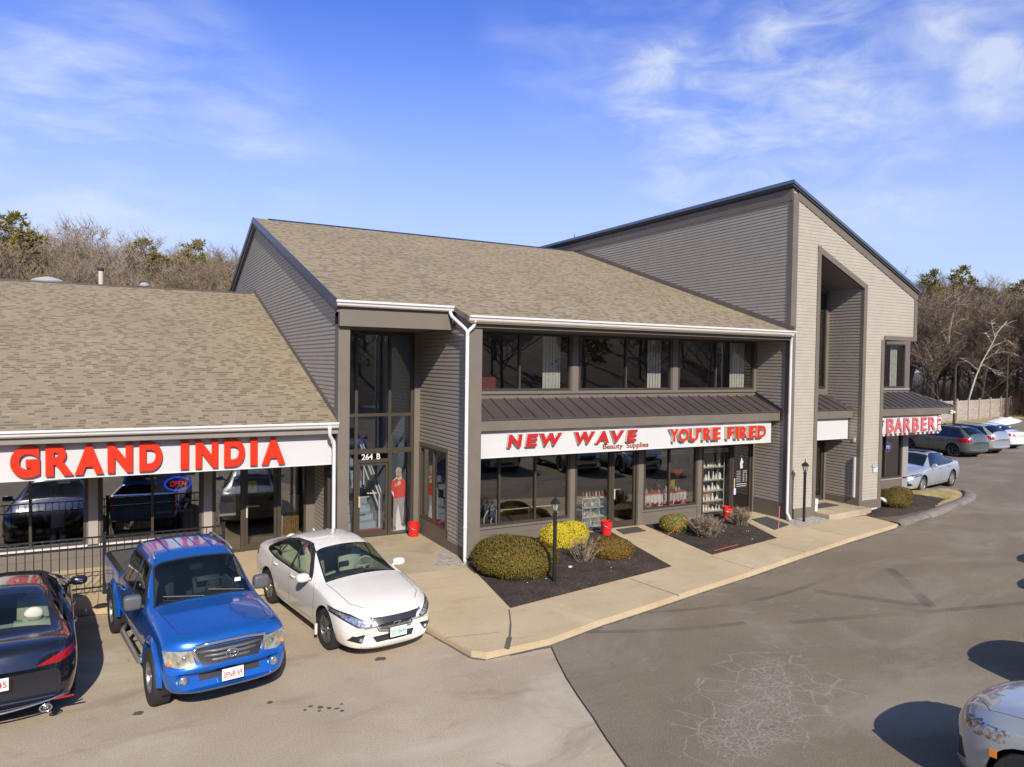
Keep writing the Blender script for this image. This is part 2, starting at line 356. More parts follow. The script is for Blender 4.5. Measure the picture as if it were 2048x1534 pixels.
def wall_holes(mb, fr, s0, s1, z0, z1, holes, t=.14, m=0):
    """solid wall with rectangular holes (non-overlapping in s or stacked)"""
    xs = sorted({s0, s1, *[h[0] for h in holes], *[h[1] for h in holes]})
    for a, b in zip(xs, xs[1:]):
        if b <= s0 or a >= s1: continue
        hh = sorted([(h[2], h[3]) for h in holes if h[0] <= a + 1e-6 and h[1] >= b - 1e-6]); z = z0
        for p, q in hh:
            if p > z: fb(mb, *fr, a, b, z, p, 0, -t, m)
            z = q
        if z < z1: fb(mb, *fr, a, b, z, z1, 0, -t, m)
def room(parent, x0, x1, y0, y1, z0, z1, wall=INT, floor=INTF, ceil=None, open_=('y0',)):
    mb = MB(); mb.quad((x0, y1, z0), (x1, y1, z0), (x1, y1, z1), (x0, y1, z1), 0)
    if 'x0' not in open_: mb.quad((x0, y0, z0), (x0, y1, z0), (x0, y1, z1), (x0, y0, z1), 0)
    if 'x1' not in open_: mb.quad((x1, y0, z0), (x1, y1, z0), (x1, y1, z1), (x1, y0, z1), 0)
    mb.quad((x0, y0, z1), (x1, y0, z1), (x1, y1, z1), (x0, y1, z1), 2); mb.quad((x0, y0, z0), (x1, y0, z0), (x1, y1, z0), (x0, y1, z0), 1)
    return mb.build('interior', [wall, floor, ceil or wall], parent)
def gutter(parent, x0, x1, y, z, name='gutter'):
    mb = MB(); pr = [(0, -.05), (-.07, -.05), (-.10, -.02), (-.11, .02), (-.15, .05), (-.15, .10), (-.13, .10), (-.13, .06), (-.09, .055), (0, .055)]
    mb.prism([(x0, y + a, z + b) for a, b in pr], (x1 - x0, 0, 0)); o = mb.build(name, WHITE, parent); return o
def RZ(y): return 6.40 + .3275 * (y - 16.5)     # main roof plane
def GZ(y): return 3.68 + .3285 * (y - 17.55)    # restaurant roof plane

# ------------------------------------------------------------------ restaurant wing (left)
rest = thing('restaurant_building', 'single storey restaurant wing with tan shingle roof and brown framed windows', 'building', (-4, 20, .12))
mb = MB()
holesA = [(-5.6, -3.3, .70, 2.62), (-2.95, -.71, .70, 2.62), (-.41, 1.85, .70, 2.62), (2.14, 2.86, .12, 2.62), (2.86, 3.78, .12, 2.62), (3.78, 4.5, .12, 2.62)]
wall_holes(mb, frame(20.0), -13, 4.74, .12, 3.3, holesA, t=.16)
fb(mb, *frame(20.0), -13, 2.12, .40, .42, 0, .012)
mb.build('wall', TRIM2, rest)
for a, b in ((-.66, -.46), (1.90, 2.10), (-3.25, -3.0)):
    mb = MB(); fb(mb, *frame(20.0), a, b, .70, 2.6, .0, .05); mb.build('pilaster', mat('pilaster_tan', (.34, .30, .26), .6, noise=.05), rest)
mb = MB(); mb.box(-13, 4.73, 17.99, 20.0, 3.28, 3.32); mb.box(-13, 4.73, 17.66, 17.99, 3.46, 3.50); mb.build('soffit', TRIM, rest)
mb = MB(); mb.box(-13, 4.73, 17.60, 17.66, 3.41, 3.62); mb.build('fascia', mat('fascia_greige', (.235, .205, .17), .6, noise=.06), rest)
mb = MB()
mb.prism([(-13.2, 17.52, GZ(17.52)), (4.73, 17.52, GZ(17.52)), (4.73, 30.2, GZ(30.2)), (-13.2, 30.2, GZ(30.2))], (0, 0, -.12))
mb.prism([(-13.2, 30.2, GZ(30.2) + .001), (4.73, 30.2, GZ(30.2) + .001), (4.73, 42.5, GZ(17.9)), (-13.2, 42.5, GZ(17.9))], (0, 0, -.12))
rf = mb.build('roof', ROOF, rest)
mb = MB(); mb.prism([(-13.2, 30.05, GZ(30.05) + .012), (4.6, 30.05, GZ(30.05) + .012), (4.6, 30.2, GZ(30.2) + .03), (-13.2, 30.2, GZ(30.2) + .03)], (0, 0, -.02)); mb.build('ridge_cap', mat('ridge_brown', (.11, .08, .06), .9), rf)
mb = MB(); mb.box(-13, -12.8, 20.1, 42, .1, 3.3); mb.box(-13, 4.7, 41.8, 42, .1, 3.5); mb.build('rear_wall', TRIM2, rest)
mb = MB(); mb.prism([(-13, 20.1, 3.3), (-13, 41.8, 3.4), (-13, 30.2, GZ(30.2) - .12)], (.15, 0, 0)); mb.build('gable', SID, rest)
gutter(rest, -13.2, 4.72, 17.60, 3.60)
mb = MB(); mb.tube([(4.50, 17.50, 3.6), (4.50, 17.50, 3.42), (4.52, 17.53, 3.36), (4.62, 17.58, 3.22), (4.63, 17.58, 3.1), (4.63, 17.58, .2), (4.63, 17.5, .14)], .045, 10); mb.build('downspout', WHITE, rest, smooth=True)
for i, (a, b, c_, d) in enumerate(holesA[:3]): window(rest, frame(20.0), a, b, c_, d, vs=((a + b) / 2,))
window(rest, frame(20.0), 2.14, 2.86, .12, 2.62, name='sidelight', label='glass panel left of the restaurant door with menu sheets'); window(rest, frame(20.0), 3.78, 4.5, .12, 2.62, name='sidelight', label='glass panel right of the restaurant door')
door(rest, frame(20.0), 2.86, 3.78, .12, 2.60, 'l')
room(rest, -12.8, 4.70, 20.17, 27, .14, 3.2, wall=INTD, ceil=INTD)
# curb below windows: small sill strips
mb = MB()
for a, b, c_, d in holesA[:3]: fb(mb, *frame(20.0), a - .03, b + .03, c_ - .045, c_, 0, .05)
mb.build('sill', SIGNW, rest)
# roof fittings
t_ = MB(); t_.lathe((-2.35, 32.0, 7.27), [(.20, 0), (.20, .62), (.52, .66), (.56, .76), (.42, .83), (.18, .9), (.02, .93)], 28)
tag(t_.build('roof_ventilator', mat('galvanised', (.62, .61, .59), .5, metal=.35), smooth=True, angle=35), 'wide domed galvanised ventilator rising behind the ridge of the restaurant roof', 'roof vent')
t_ = MB(); t_.lathe((.85, 31.5, 7.46), [(.08, 0), (.08, .5), (.17, .54), (.19, .6), (.1, .66), (.01, .68)], 18)
tag(t_.build('pipe_vent', MATS['galvanised'], smooth=True, angle=35), 'small capped vent on the restaurant roof ridge right of the tall pipe', 'roof vent')
t_ = thing('vent_pipe', 'tall thin beige vent pipe standing behind the restaurant roof ridge', 'pipe', (-.63, 32, 7.2))
q = MB(); q.lathe((-.63, 32, 7.2), [(.085, 0), (.085, 1.32)], 14); q.build('pipe', mat('beige_pipe', (.50, .46, .36), .6), t_, smooth=True, angle=40)
q = MB(); q.lathe((-.63, 32, 8.52), [(.075, 0), (.12, .05), (.12, .12), (.02, .15)], 14); q.build('cap', DARKM, t_, smooth=True, angle=40)

# ------------------------------------------------------------------ middle building
mid = thing('shop_building', 'two storey brown building with tan gable roof, glass entrance bay and shop fronts', 'building', (12, 20, .12))
XL = 4.75; XC = 7.83; XT = 19.56; T = 16.61; YN = 18.0; YG = 20.1
# gable wall facing left
mb = MB(); o, u, n = frameX(XL)
zr = lambda y: RZ(y) - .18
siding(mb, o, u, n, [(17.95, 3.7), (29.8, zr(29.8)), (17.95, zr(17.95))][0:1] + [(29.8, 3.7), (29.8, zr(29.8)), (17.95, zr(17.95))])
siding(mb, o, u, n, [(29.8, 3.7), (42, 3.7), (42, 10.60 - .335 * 12.2), (29.8, zr(29.8))])
siding(mb, o, u, n, [(19.0, .3), (20.0, .3), (20.0, 3.7), (19.0, 3.7)])
fb(mb, o, u, n, 20.1, 42, .1, 3.7, -.02, -.2)
mb.build('left_wall', SID, mid)
mb = MB(); mb.box(XL - .02, XL + .27, 17.62, 17.97, .12, 6.06); mb.box(XL - .015, XL + .2, 17.97, 18.05, 3.3, 6.3); mb.build('entrance_column', TRIM, mid)
mb = MB(); mb.box(XL - .01, XL + .1, 18.62, 19.0, .12, 3.6); mb.box(XL - .014, XL + .1, 19.0, 20.0, .12, .32); mb.build('side_post', BRONZE, mid)
window(mid, frameX(XL), 17.98, 18.62, .12, 3.3, name='side_window', hs=(2.45,), g=GLD)
# rakes (dark metal edge boards)
mb = MB()
def board(y0, z0_, y1, z1_, h, x0, x1, m=0): mb.prism([(x0, y0, z0_), (x0, y1, z1_), (x0, y1, z1_ - h), (x0, y0, z0_ - h)], (x1 - x0, 0, 0), m)
board(17.35, RZ(17.35) + .03, 29.8, RZ(29.8) + .03, .22, XL - .17, XL - .13); board(29.8, RZ(29.8) + .03, 42.4, RZ(29.8) + .03 - .335 * 12.6, .22, XL - .17, XL - .13)
mb.build('rake_board', mat('blue_black_metal', (.035, .045, .075), .35), mid)
mb = MB()
board(17.5, RZ(17.5) - .13, 29.8, RZ(29.8) - .13, .20, XL - .13, XL + .02); board(29.8, RZ(29.8) - .13, 42, RZ(29.8) - .13 - .335 * 12.2, .20, XL - .13, XL + .02)
mb.build('rake_soffit', TRIM, mid)
# roof
mb = MB(); P = lambda x, y: (x, y, RZ(y))
mb.prism([P(XL - .14, 17.40), P(7.70, 17.40), P(7.70, 16.40), P(19.50, 16.40), P(19.50, 29.8), P(XL - .14, 29.8)], (0, 0, -.13))
mb.prism([(XL - .14, 29.8, RZ(29.8)), (19.5, 29.8, RZ(29.8)), (19.5, 42.4, RZ(29.8) - .335 * 12.6), (XL - .14, 42.4, RZ(29.8) - .335 * 12.6)], (0, 0, -.13))
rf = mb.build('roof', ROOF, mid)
mb = MB(); mb.prism([(XL + .4, 29.62, RZ(29.62) + .015), (19.4, 29.62, RZ(29.62) + .015), (19.4, 29.8, RZ(29.8) + .035), (XL + .4, 29.8, RZ(29.8) + .035)], (0, 0, -.02)); mb.build('ridge_cap', DARKM, rf)
# step flashing board against the restaurant roof and the tower wall
mb = MB(); mb.prism([(XL - .03, 17.6, GZ(17.6) + .16), (XL - .03, 30.3, GZ(30.3) + .16), (XL - .03, 30.3, GZ(30.3) - .05), (XL - .03, 17.6, GZ(17.6) - .05)], (.025, 0, 0)); mb.build('flashing_board', TRIM, mid)
mb = MB(); mb.box(7.71, 19.48, 16.38, 16.50, 6.195, 6.225); mb.build('eave_board', TRIM, mid); mb = MB(); mb.box(XL - .13, 7.69, 17.38, 17.48, 6.53, 6.56); mb.build('eave_board', TRIM, mid)
# entrance bay: fascia, soffit, glazing
mb = MB(); mb.box(XL - .03, 7.74, 17.48, 17.62, 6.06, 6.60); mb.box(7.66, 7.74, 17.62, 17.72, 6.06, 6.6); mb.build('entrance_fascia', TRIM, mid)
mb = MB(); mb.box(XL + .01, XC - .02, 17.63, 20.25, 6.07, 6.12); mb.build('entrance_soffit', TRIM, mid)
gutter(mid, XL - .15, 7.72, 17.47, 6.585)
mb = MB(); mb.box(7.64, XC, 20.0, 20.25, .12, 6.07); mb.build('glazing_post', TRIM, mid)
E0 = frame(YG)
window(mid, E0, XL + .05, 7.64, 2.60, 6.06, vs=(5.92, 6.91), hs=(3.66,), w=.085, name='entrance_window', g=glass('bay_glass', (.86, .89, .92), 1.2, 0, .06, .012))
window(mid, E0, XL + .05, 5.92, .12, 2.60, name='sidelight', g=GLD)
window(mid, E0, 6.93, 7.64, .12, 2.60, name='sidelight', g=GLD, label='glass panel right of the 264 B door')
window(mid, E0, 5.92, 6.93, 2.33, 2.60, name='transom', g=glass('transom_glass', (.05, .05, .05), 1.0))
door(mid, E0, 5.92, 6.93, .12, 2.33, 'l', label='glass entrance door under the number 264 B')
mb = MB(); q = Vector((6.08, YG - .03, 2.375)); put_text(mb, '264', q, (1, 0, 0), .33, (0, 0, 1), .17, .004, bold=.02); put_text(mb, 'B', (6.52, YG - .03, 2.375), (1, 0, 0), .11, (0, 0, 1), .17, .004, bold=.02)
mb.build('house_number', WHITE, mid)
mb = MB(); put_text(mb, 'No Smoking', (6.25, YG - .02, 1.37), (1, 0, 0), .28, (0, 0, 1), .06, .003, bold=.02); mb.build('door_lettering', WHITE, mid)
# stairwell
room(mid, XL + .25, XC - .05, 20.26, 26, .14, 6.05, wall=INTB, floor=mat('stair_carpet', (.16, .20, .25), .9), ceil=INT)
mb = MB()
for i in range(14): mb.box(5.72, 6.85, 21.1 + i * .3, 21.1 + i * .3 + .31, .14, .14 + .2 * (i + 1))
st = mb.build('staircase', mat('blue_grey_carpet', (.24, .32, .40), .95, noise=.1, nscale=9), mid)
mb = MB()
for x in (5.66, 6.92):
    for h in (.55, .95): mb.tube([(x, 21.0, .2 + h), (x, 25.2, .2 + 2.8 + h)], .025, 8)
    for i in range(3): mb.tube([(x, 21.0 + i * 1.6, .15 + i * 1.07), (x, 21.0 + i * 1.6, 1.17 + i * 1.07)], .025, 6)
mb.build('stair_railing', WHITE, st)
mb = MB(); mb.prism([(6.98, 20.9, .14), (6.98, 25.5, .14), (6.98, 25.5, 4.2), (6.98, 20.9, 1.15)], (.03, 0, 0)); mb.build('stair_panel', mat('pale_panel', (.55, .60, .66), .8), st)
# side wall of the shop bay facing the entrance
mb = MB(); o, u, n = frameX(XC)
siding(mb, o, u, n, [(16.75, .38), (17.93, .38), (17.93, 6.12), (16.75, RZ(16.75) - .14)][0:3] + [(17.5, RZ(17.5) - .16), (16.75, RZ(16.75) - .16)])
siding(mb, o, u, n, [(17.93, 2.86), (20.0, 2.86), (20.0, 6.07), (17.93, 6.07)])
fb(mb, o, u, n, 16.75, 17.93, .12, 6.2, -.005, -.1); fb(mb, o, u, n, 17.93, 20.1, 2.80, 6.07, -.005, -.1)
mb.build('bay_side_wall', SID, mid)
mb = MB(); fb(mb, o, u, n, 16.62, 20.0, .12, .36, .025, -.1); fb(mb, o, u, n, 17.86, 20.0, .36, .62, .02, -.1)
fb(mb, o, u, n, 17.86, 17.99, .62, 2.86, .03, -.1); fb(mb, o, u, n, 19.92, 20.0, .62, 2.86, .03, -.1); fb(mb, o, u, n, 17.99, 19.92, 2.74, 2.86, .03, -.1)
mb.build('side_window_trim', TRIM, mid)
window(mid, frameX(XC), 18.0, 19.91, .63, 2.73, vs=(18.95,), name='side_window', g=GL)
# shop bay
mb = MB(); mb.box(7.765, 8.15, 16.56, 16.75, .12, 6.28); mb.box(7.84, 8.15, 16.75, 18.0, .12, 6.2); mb.build('corner_pier', TRIM, mid)
fN = frame(YN)
low = [(8.20, 11.80, .61, 2.55), (12.03, 13.34, .14, 2.6), (13.36, 14.36, .14, 2.6), (14.64, 16.86, .60, 2.55), (17.10, 18.42, .14, 2.6), (18.44, 19.44, .14, 2.6)]
up_ = [(8.20, 11.80, 4.43, 6.06), (12.09, 15.68, 4.43, 6.06), (15.98, 19.40, 4.43, 6.06)]
mb = MB(); wall_holes(mb, fN, 8.15, XT, .12, 6.2, low + up_, t=.16)
fb(mb, *fN, 8.15, 12.0, .35, .362, 0, .01); fb(mb, *fN, 14.4, 17.05, .35, .362, 0, .01)
mb.build('front_wall', TRIM2, mid)
mb = MB()
for a, b in ((11.83, 12.0), (14.40, 14.60), (16.90, 17.07)): fb(mb, *fN, a, b, .12, 2.6, 0, .03)
for a, b in ((11.84, 12.05), (15.72, 15.94)): fb(mb, *fN, a, b, 4.40, 6.06, 0, .03)
fb(mb, *fN, 8.15, 19.5, 4.33, 4.40, 0, .05); fb(mb, *fN, 8.15, 12.0, .53, .59, 0, .04); fb(mb, *fN, 14.55, 17.0, .53, .59, 0, .04)
mb.build('pilaster', TRIM, mid)
window(mid, fN, *low[0], vs=(9.455, 10.635)); window(mid, fN, *low[1], name='display_window'); door(mid, fN, *low[2], 'l', g=GL, label='glass shop door with a brown mat and a red bucket before it')
window(mid, fN, *low[3], vs=(15.69,)); window(mid, fN, *low[4], name='display_window', g=GLD); door(mid, fN, *low[5], 'l', g=GL, label='dark glass shop door with white opening hours')
for h, v in zip(up_, (10.06, 13.86, 17.63)): window(mid, fN, *h, vs=(v,), name='upper_window')
mb = MB(); mb.box(7.86, 19.5, 16.50, 16.58, 6.10, 6.37); mb.box(7.86, XT, 16.58, 18.0, 6.08, 6.12); mb.build('eave_fascia', TRIM, mid)
gutter(mid, 7.70, 19.52, 16.49, 6.30)
mb = MB(); mb.prism([(7.73, 16.42, RZ(16.42) - .02), (7.73, 17.45, RZ(17.45) - .02), (7.73, 17.45, RZ(17.45) - .30), (7.73, 16.42, RZ(16.42) - .25)], (.03, 0, 0)); mb.build('eave_return', DARKM, mid)
mb = MB()
mb.tube([(7.62, 17.42, 6.60), (7.62, 17.40, 6.50), (7.64, 17.33, 6.40), (7.69, 16.62, 6.06), (7.70, 16.50, 5.98), (7.70, 16.50, .2), (7.68, 16.40, .14)], .047, 12)
mb.tube([(7.88, 16.44, 6.31), (7.88, 16.44, 6.22), (7.84, 16.45, 6.12), (7.72, 16.49, 6.0), (7.70, 16.5, 5.9)], .047, 12)
for z in (1.0, 2.9, 4.7): mb.lathe((7.70, 16.5, z), [(.055, 0), (.055, .05)], 12)
mb.build('downspout', WHITE, mid, smooth=True, angle=50)
mb = MB(); mb.tube([(19.44, 16.44, 6.3), (19.44, 16.44, 6.2), (19.48, 16.5, 6.08), (19.50, 16.52, 5.9), (19.50, 16.52, .5), (19.48, 16.5, .36), (19.42, 16.30, .16)], .047, 12); mb.build('downspout', WHITE, mid, smooth=True, angle=50)
def awning(parent, x0, x1, yf=16.88, yb=18.0, zf=3.72, zb=4.20, hip=None, ribs=.43, ffront=True):
    mb = MB()
    hx = hip or x1
    mb.prism([(x0, yf, zf), (hx, yf, zf), (x1, yb, zb), (x0, yb, zb)], (0, 0, -.03))
    if hip: mb.prism([(hx, yf, zf), (hx, 30, zf), (x1, 30, zb), (x1, yb, zb)], (0, 0, -.03))
    sl = (zb - zf) / (yb - yf); k = x0 + .12
    while k < hx - .03:
        t = 1.0
        if hip and k > x1: t = max(0, 1 - (k - x1) / (hx - x1))
        if t > .03: mb.prism([(k - .012, yf - .005, zf - .01), (k + .012, yf - .005, zf - .01), (k + .012, yb - (1 - t) * (yb - yf), zf + sl * (yb - yf) * t - .01), (k - .012, yb - (1 - t) * (yb - yf), zf + sl * (yb - yf) * t - .01)], (0, 0, .045))
        k += ribs
    if hip: mb.tube([(hx, yf, zf + .01), (x1, yb, zb + .01)], .02, 6)
    a = mb.build('awning', AWN, parent)
    f = MB(); f.box(x0, hx, yf + .03, yf + .09, zf - .31, zf - .032)
    if hip: f.box(hx - .09, hx - .03, yf + .09, 22, zf - .31, zf - .032)
    f.box(x0, hx - .1, yf + .28, yb, zf - .30, zf - .27); f.build('awning_fascia', TRIM, a)
    return a
awning(mid, 8.15, 19.53)
f = MB(); f.prism([(19.50, 16.84, 3.40), (19.50, 16.84, 3.80), (19.50, 18.0, 4.34), (19.50, 18.0, 4.0), ], (.05, 0, 0)); f.build('awning_end_board', DARKM, mid)
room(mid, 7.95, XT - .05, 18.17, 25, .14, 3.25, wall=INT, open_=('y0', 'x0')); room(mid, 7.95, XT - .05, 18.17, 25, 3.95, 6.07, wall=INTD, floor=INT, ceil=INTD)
mb = MB(); mb.box(XC + .12, XC + .15, 20.1, 25, .13, 6.0); mb.build('partition', INT, mid)
# vertical blinds upstairs
def blinds(parent, x0, x1, y, z0, z1):
    mb = MB(); k = int((x1 - x0) / .055)
    for i in range(k):
        x = x0 + i * (x1 - x0) / k; mb.box(x, x + .045, y + .008 * (i % 2), y + .008 * (i % 2) + .006, z0, z1)
    mb.build('blinds', mat('blind_fabric', (.90, .90, .84), .8), parent)
for a, b in ((11.0, 11.62), (14.93, 15.5), (18.55, 19.25)): blinds(mid, a, b, 18.28, 4.46, 6.04)
# rear
mb = MB(); mb.box(XL, 19.5, 41.8, 42, .1, 6.4); mb.build('rear_wall', SID, mid)

# ------------------------------------------------------------------ tower building (right)
tow = thing('tower_building', 'tall grey sided block with a sloping roofline and a tall recessed entrance slot', 'building', (24, 20, 0))
TZ = lambda x: 11.16 - .4536 * (x - XT)
mb = MB(); o, u, n = frameX(XT)
siding(mb, o, u, n, [(16.66, .6), (17.99, .6), (17.99, 6.12), (16.66, 6.30)])
siding(mb, o, u, n, [(16.66, 6.30), (29.5, RZ(29.5) - .05), (29.5, 10.75), (16.66, 10.75)]); siding(mb, o, u, n, [(29.5, RZ(29.5) - .05), (40, 7.3), (40, 10.75), (29.5, 10.75)])
fb(mb, o, u, n, 16.62, 40, .1, 11.0, -.01, -.12)
mb.build('left_wall', SID, tow)
mb = MB(); fb(mb, o, u, n, 16.66, 17.99, .05, .62, .03, -.0); mb.build('side_base_board', TRIM, tow)
mb = MB(); mb.prism([(XT - .035, 16.42, RZ(16.42) + .17), (XT - .035, 29.9, RZ(29.9) + .17), (XT - .035, 29.9, RZ(29.9) - .05), (XT - .035, 16.42, RZ(16.42) - .05)], (.03, 0, 0)); mb.build('flashing_board', TRIM, tow)
mb = MB(); mb.box(XT - .06, XT - .0, 16.6, 40, 10.72, 11.10); mb.build('top_fascia', TRIM, tow)
# roof slabs
mb = MB(); B = lambda x, y, d=0: (x, y, TZ(x) + d)
mb.prism([B(XT - .14, 16.52, .10), B(26.42, 16.52, .10), B(26.42, 18.1, .10), B(28.45, 18.1, .10), B(28.45, 40.2, .10), B(XT - .14, 40.2, .10)], (0, 0, -.14)); rf = mb.build('roof', mat('dark_roof', (.06, .06, .065), .8), tow)
mb = MB()
mb.prism([B(XT - .17, 16.48, .12), B(26.46, 16.48, .12), B(26.46, 16.50, .12), B(XT - .17, 16.50, .12)], (0, 0, -.10))
mb.prism([(XT - .175, 16.48, TZ(XT - .17) + .12), (XT - .145, 16.48, TZ(XT - .17) + .12), (XT - .145, 40.2, TZ(XT - .17) + .12), (XT - .175, 40.2, TZ(XT - .17) + .12)], (0, 0, -.11))
mb.build('drip_edge', mat('slate_blue_metal', (.16, .19, .25), .3, metal=.6), rf)
# front face
mb = MB(); o, u, n = frame(T)
ln = lambda x, d=0: (x, TZ(x) - .30 + d)
siding(mb, o, u, n, [(19.78, .43), (20.84, .43), ln(20.84), ln(19.78)], LIP=.009)
siding(mb, o, u, n, [(23.46, .43), (24.36, .43), ln(24.36), ln(23.46)], LIP=.009)
siding(mb, o, u, n, [(20.84, 9.40 - .04), (23.46, 8.17), ln(23.46), ln(20.84)], LIP=.009)
siding(mb, o, u, n, [(24.36, 6.36), (26.24, 6.36), ln(26.24), ln(24.36)], LIP=.009)
mb.prism([(19.6, T + .01, .1), (20.9, T + .01, .1), (20.9, T + .01, 9.2), (23.3, T + .01, 8.1), (23.3, T + .01, .1), (24.5, T + .01, .1), (24.5, T + .01, 6.3), (26.38, T + .01, 6.3), (26.38, T + .01, TZ(26.38) - .05), (19.6, T + .01, TZ(19.6) - .05)], (0, .10, 0))
mb.build('front_wall', SID, tow)
mb = MB()
def band(x0, z0_, x1, z1_, h, y0=T - .035, y1=T + .02): mb.prism([(x0, y0, z0_), (x1, y0, z1_), (x1, y0, z1_ - h), (x0, y0, z0_ - h)], (0, y1 - y0, 0))
mb.box(XT - .04, XT + .22, T - .04, T + .14, .12, 10.95)
band(XT + .22, TZ(XT + .22) - .02, 26.40, TZ(26.40) - .02, .29)
mb.box(26.22, 26.40, T - .035, T + .1, 6.25, TZ(26.3) - .3)
mb.box(24.50, 26.40, T - .038, T + .06, 6.25, 6.40)
mb.box(20.80, 20.96, T - .035, T + .12, .12, 9.33); mb.box(23.28, 23.45, T - .035, T + .12, .12, 8.20)
band(20.80, 9.345, 23.45, 9.345 - .4436 * 2.65, .20, T - .036)
mb.box(24.34, 24.50, T - .035, T + .12, .08, 6.25)
mb.build('front_trim', TRIM, tow)
mb = MB(); mb.box(XT - .05, 20.80, T - .045, T + .1, .10, .43); mb.build('base_board', TRIM, tow); mb = MB(); mb.box(23.30, 24.52, T - .045, T + .1, .14, .43); mb.build('base_board', TRIM, tow)
mb = MB(); mb.box(XT - .02, 20.8, T - .03, T + .1, -.1, .10); mb.box(23.40, 24.48, T - .03, T + .4, -.1, .14); mb.box(24.48, 28.27, 17.98, 18.1, -.1, .30); mb.build('foundation', CONC, tow)
# recess
mb = MB(); o, u, n = frameX(23.30)
siding(mb, o, u, n, [(16.72, .50), (18.0, .50), (18.0, 8.10), (16.72, 8.10)]); fb(mb, o, u, n, 16.72, 18.0, .14, 8.1, -.006, -.08)
o2, u2, n2 = (20.96, 0, 0), (0, 1, 0), (1, 0, 0)
siding(mb, o2, u2, n2, [(16.72, .3), (18.0, .3), (18.0, 9.1), (16.72, 9.1)]); fb(mb, o2, u2, n2, 16.72, 18.0, .14, 9.1, -.006, -.08)
mb.build('recess_wall', SID, tow)
mb = MB(); fb(mb, o, u, n, 16.70, 18.0, .14, .50, .02, -.02); mb.build('recess_base_board', TRIM, tow)
mb = MB(); mb.prism([(20.9, 16.7, 9.13), (23.34, 16.7, 9.13 - .4436 * 2.44), (23.34, 18.05, 9.13 - .4436 * 2.44), (20.9, 18.05, 9.13)], (0, 0, .05)); mb.build('recess_soffit', mat('soffit_taupe', (.23, .20, .17), .7), tow)
mb = MB(); wall_holes(mb, fN, 20.96, 23.3, .14, 9.2, [(21.3, 23.12, 4.43, 8.0), (21.5, 22.2, .26, 2.6), (22.2, 23.16, .26, 2.6)], t=.14); mb.build('recess_back_wall', TRIM, tow)
window(tow, fN, 21.3, 23.12, 4.43, 8.0, vs=(22.2,), hs=(), name='tall_window', w=.07); door(tow, fN, 22.2, 23.16, .26, 2.55, 'l', g=GL); window(tow, fN, 21.5, 22.2, .26, 2.6, name='sidelight')
awning(tow, 21.0, 23.27)
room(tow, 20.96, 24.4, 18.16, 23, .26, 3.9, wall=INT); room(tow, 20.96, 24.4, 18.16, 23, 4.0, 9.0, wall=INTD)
# overhang and barber shop wall
mb = MB(); mb.box(24.50, 26.36, 16.66, 18.0, 6.26, 6.31); mb.build('overhang_soffit', TRIM, tow)
mb = MB(); wall_holes(mb, fN, 24.4, 28.25, .30, 6.35, [(25.0, 27.92, 4.45, 6.20), (25.6, 27.86, .82, 2.62)], t=.14)
mb.box(28.25 - .14, 28.25, 18.14, 40, .1, 7.2); mb.prism([(24.4, 18.0, 6.35), (28.25, 18.0, 6.35), (28.25, 18.0, TZ(28.25) - .05), (24.4, 18.0, TZ(24.4) - .05)], (0, .12, 0)); mb.box(XT, 28.2, 39.9, 40, .1, 7)
mb.box(24.42, 24.5, 16.7, 18.0, .14, 6.3)
mb.build('barber_wall', TRIM2, tow)
mb = MB(); fb(mb, *fN, 24.6, 28.22, 4.36, 4.42, 0, .05); fb(mb, *fN, 27.90, 28.26, .3, 2.7, .0, .03); fb(mb, *fN, 24.6, 28.2, .75, .80, 0, .03); mb.build('sill', mat('grey_sill', (.30, .27, .25), .6), tow)
window(tow, fN, 25.0, 27.92, 4.45, 6.20, vs=(26.4,), name='upper_window'); window(tow, fN, 25.6, 27.86, .82, 2.62, vs=(26.82,), name='barber_window')
blinds(tow, 27.35, 27.8, 18.25, 4.47, 6.18)
awning(tow, 24.55, 28.3, zf=3.74, zb=4.26, hip=29.5, yf=16.86, ribs=.36)
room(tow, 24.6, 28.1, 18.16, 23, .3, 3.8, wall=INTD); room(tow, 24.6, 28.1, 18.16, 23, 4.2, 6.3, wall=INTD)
mb = MB(); mb.tube([(24.62, 16.7, .42), (24.68, 16.62, .40), (24.86, 16.45, .22), (24.9, 16.42, .05)], .06, 12); mb.build('drain_elbow', WHITE, tow, smooth=True)
mb = MB(); mb.box(24.03, 24.28, T - .045, T - .03, 1.42, 1.60, 0); mb.box(23.98, 24.23, T - .045, T - .03, 1.60 + .02, 1.72, 1); mb.build('notice_plate', [SIGNW, mat('blue_grey_plate', (.35, .40, .5), .5)], tow)
mb = MB(); mb.lathe((29.2, 16.83, 3.52), [(.05, 0), (.06, .05), (.03, .07)], 12); mb.ell((29.28, 16.78, 3.50), .07, .07, .06); mb.ell((29.12, 16.78, 3.47), .06, .06, .05); mb.build('flood_light', WHITE, tow, smooth=True)
mb = MB(); mb.box(23.25, 23.29, 16.78, 16.86, 2.55, 2.70); mb.build('alarm_box', SIGNW, tow)
mb = MB(); mb.box(23.20, 23.28, 16.74, 16.80, .55, 2.0); mb.build('conduit_cover', mat('pale_grey_metal', (.5, .48, .46), .5), tow)
t_ = MB(); t_.tube([(20.98, 32, 10.7), (21.0, 32, 11.55), (21.1, 32, 12.1)], .02, 6); t_.tube([(20.9, 32, 11.5), (21.1, 32, 11.52)], .02, 6)
tag(t_.build('antenna', DARKM), 'thin dark antenna rod poking above the dark roof edge of the tall block', 'antenna')

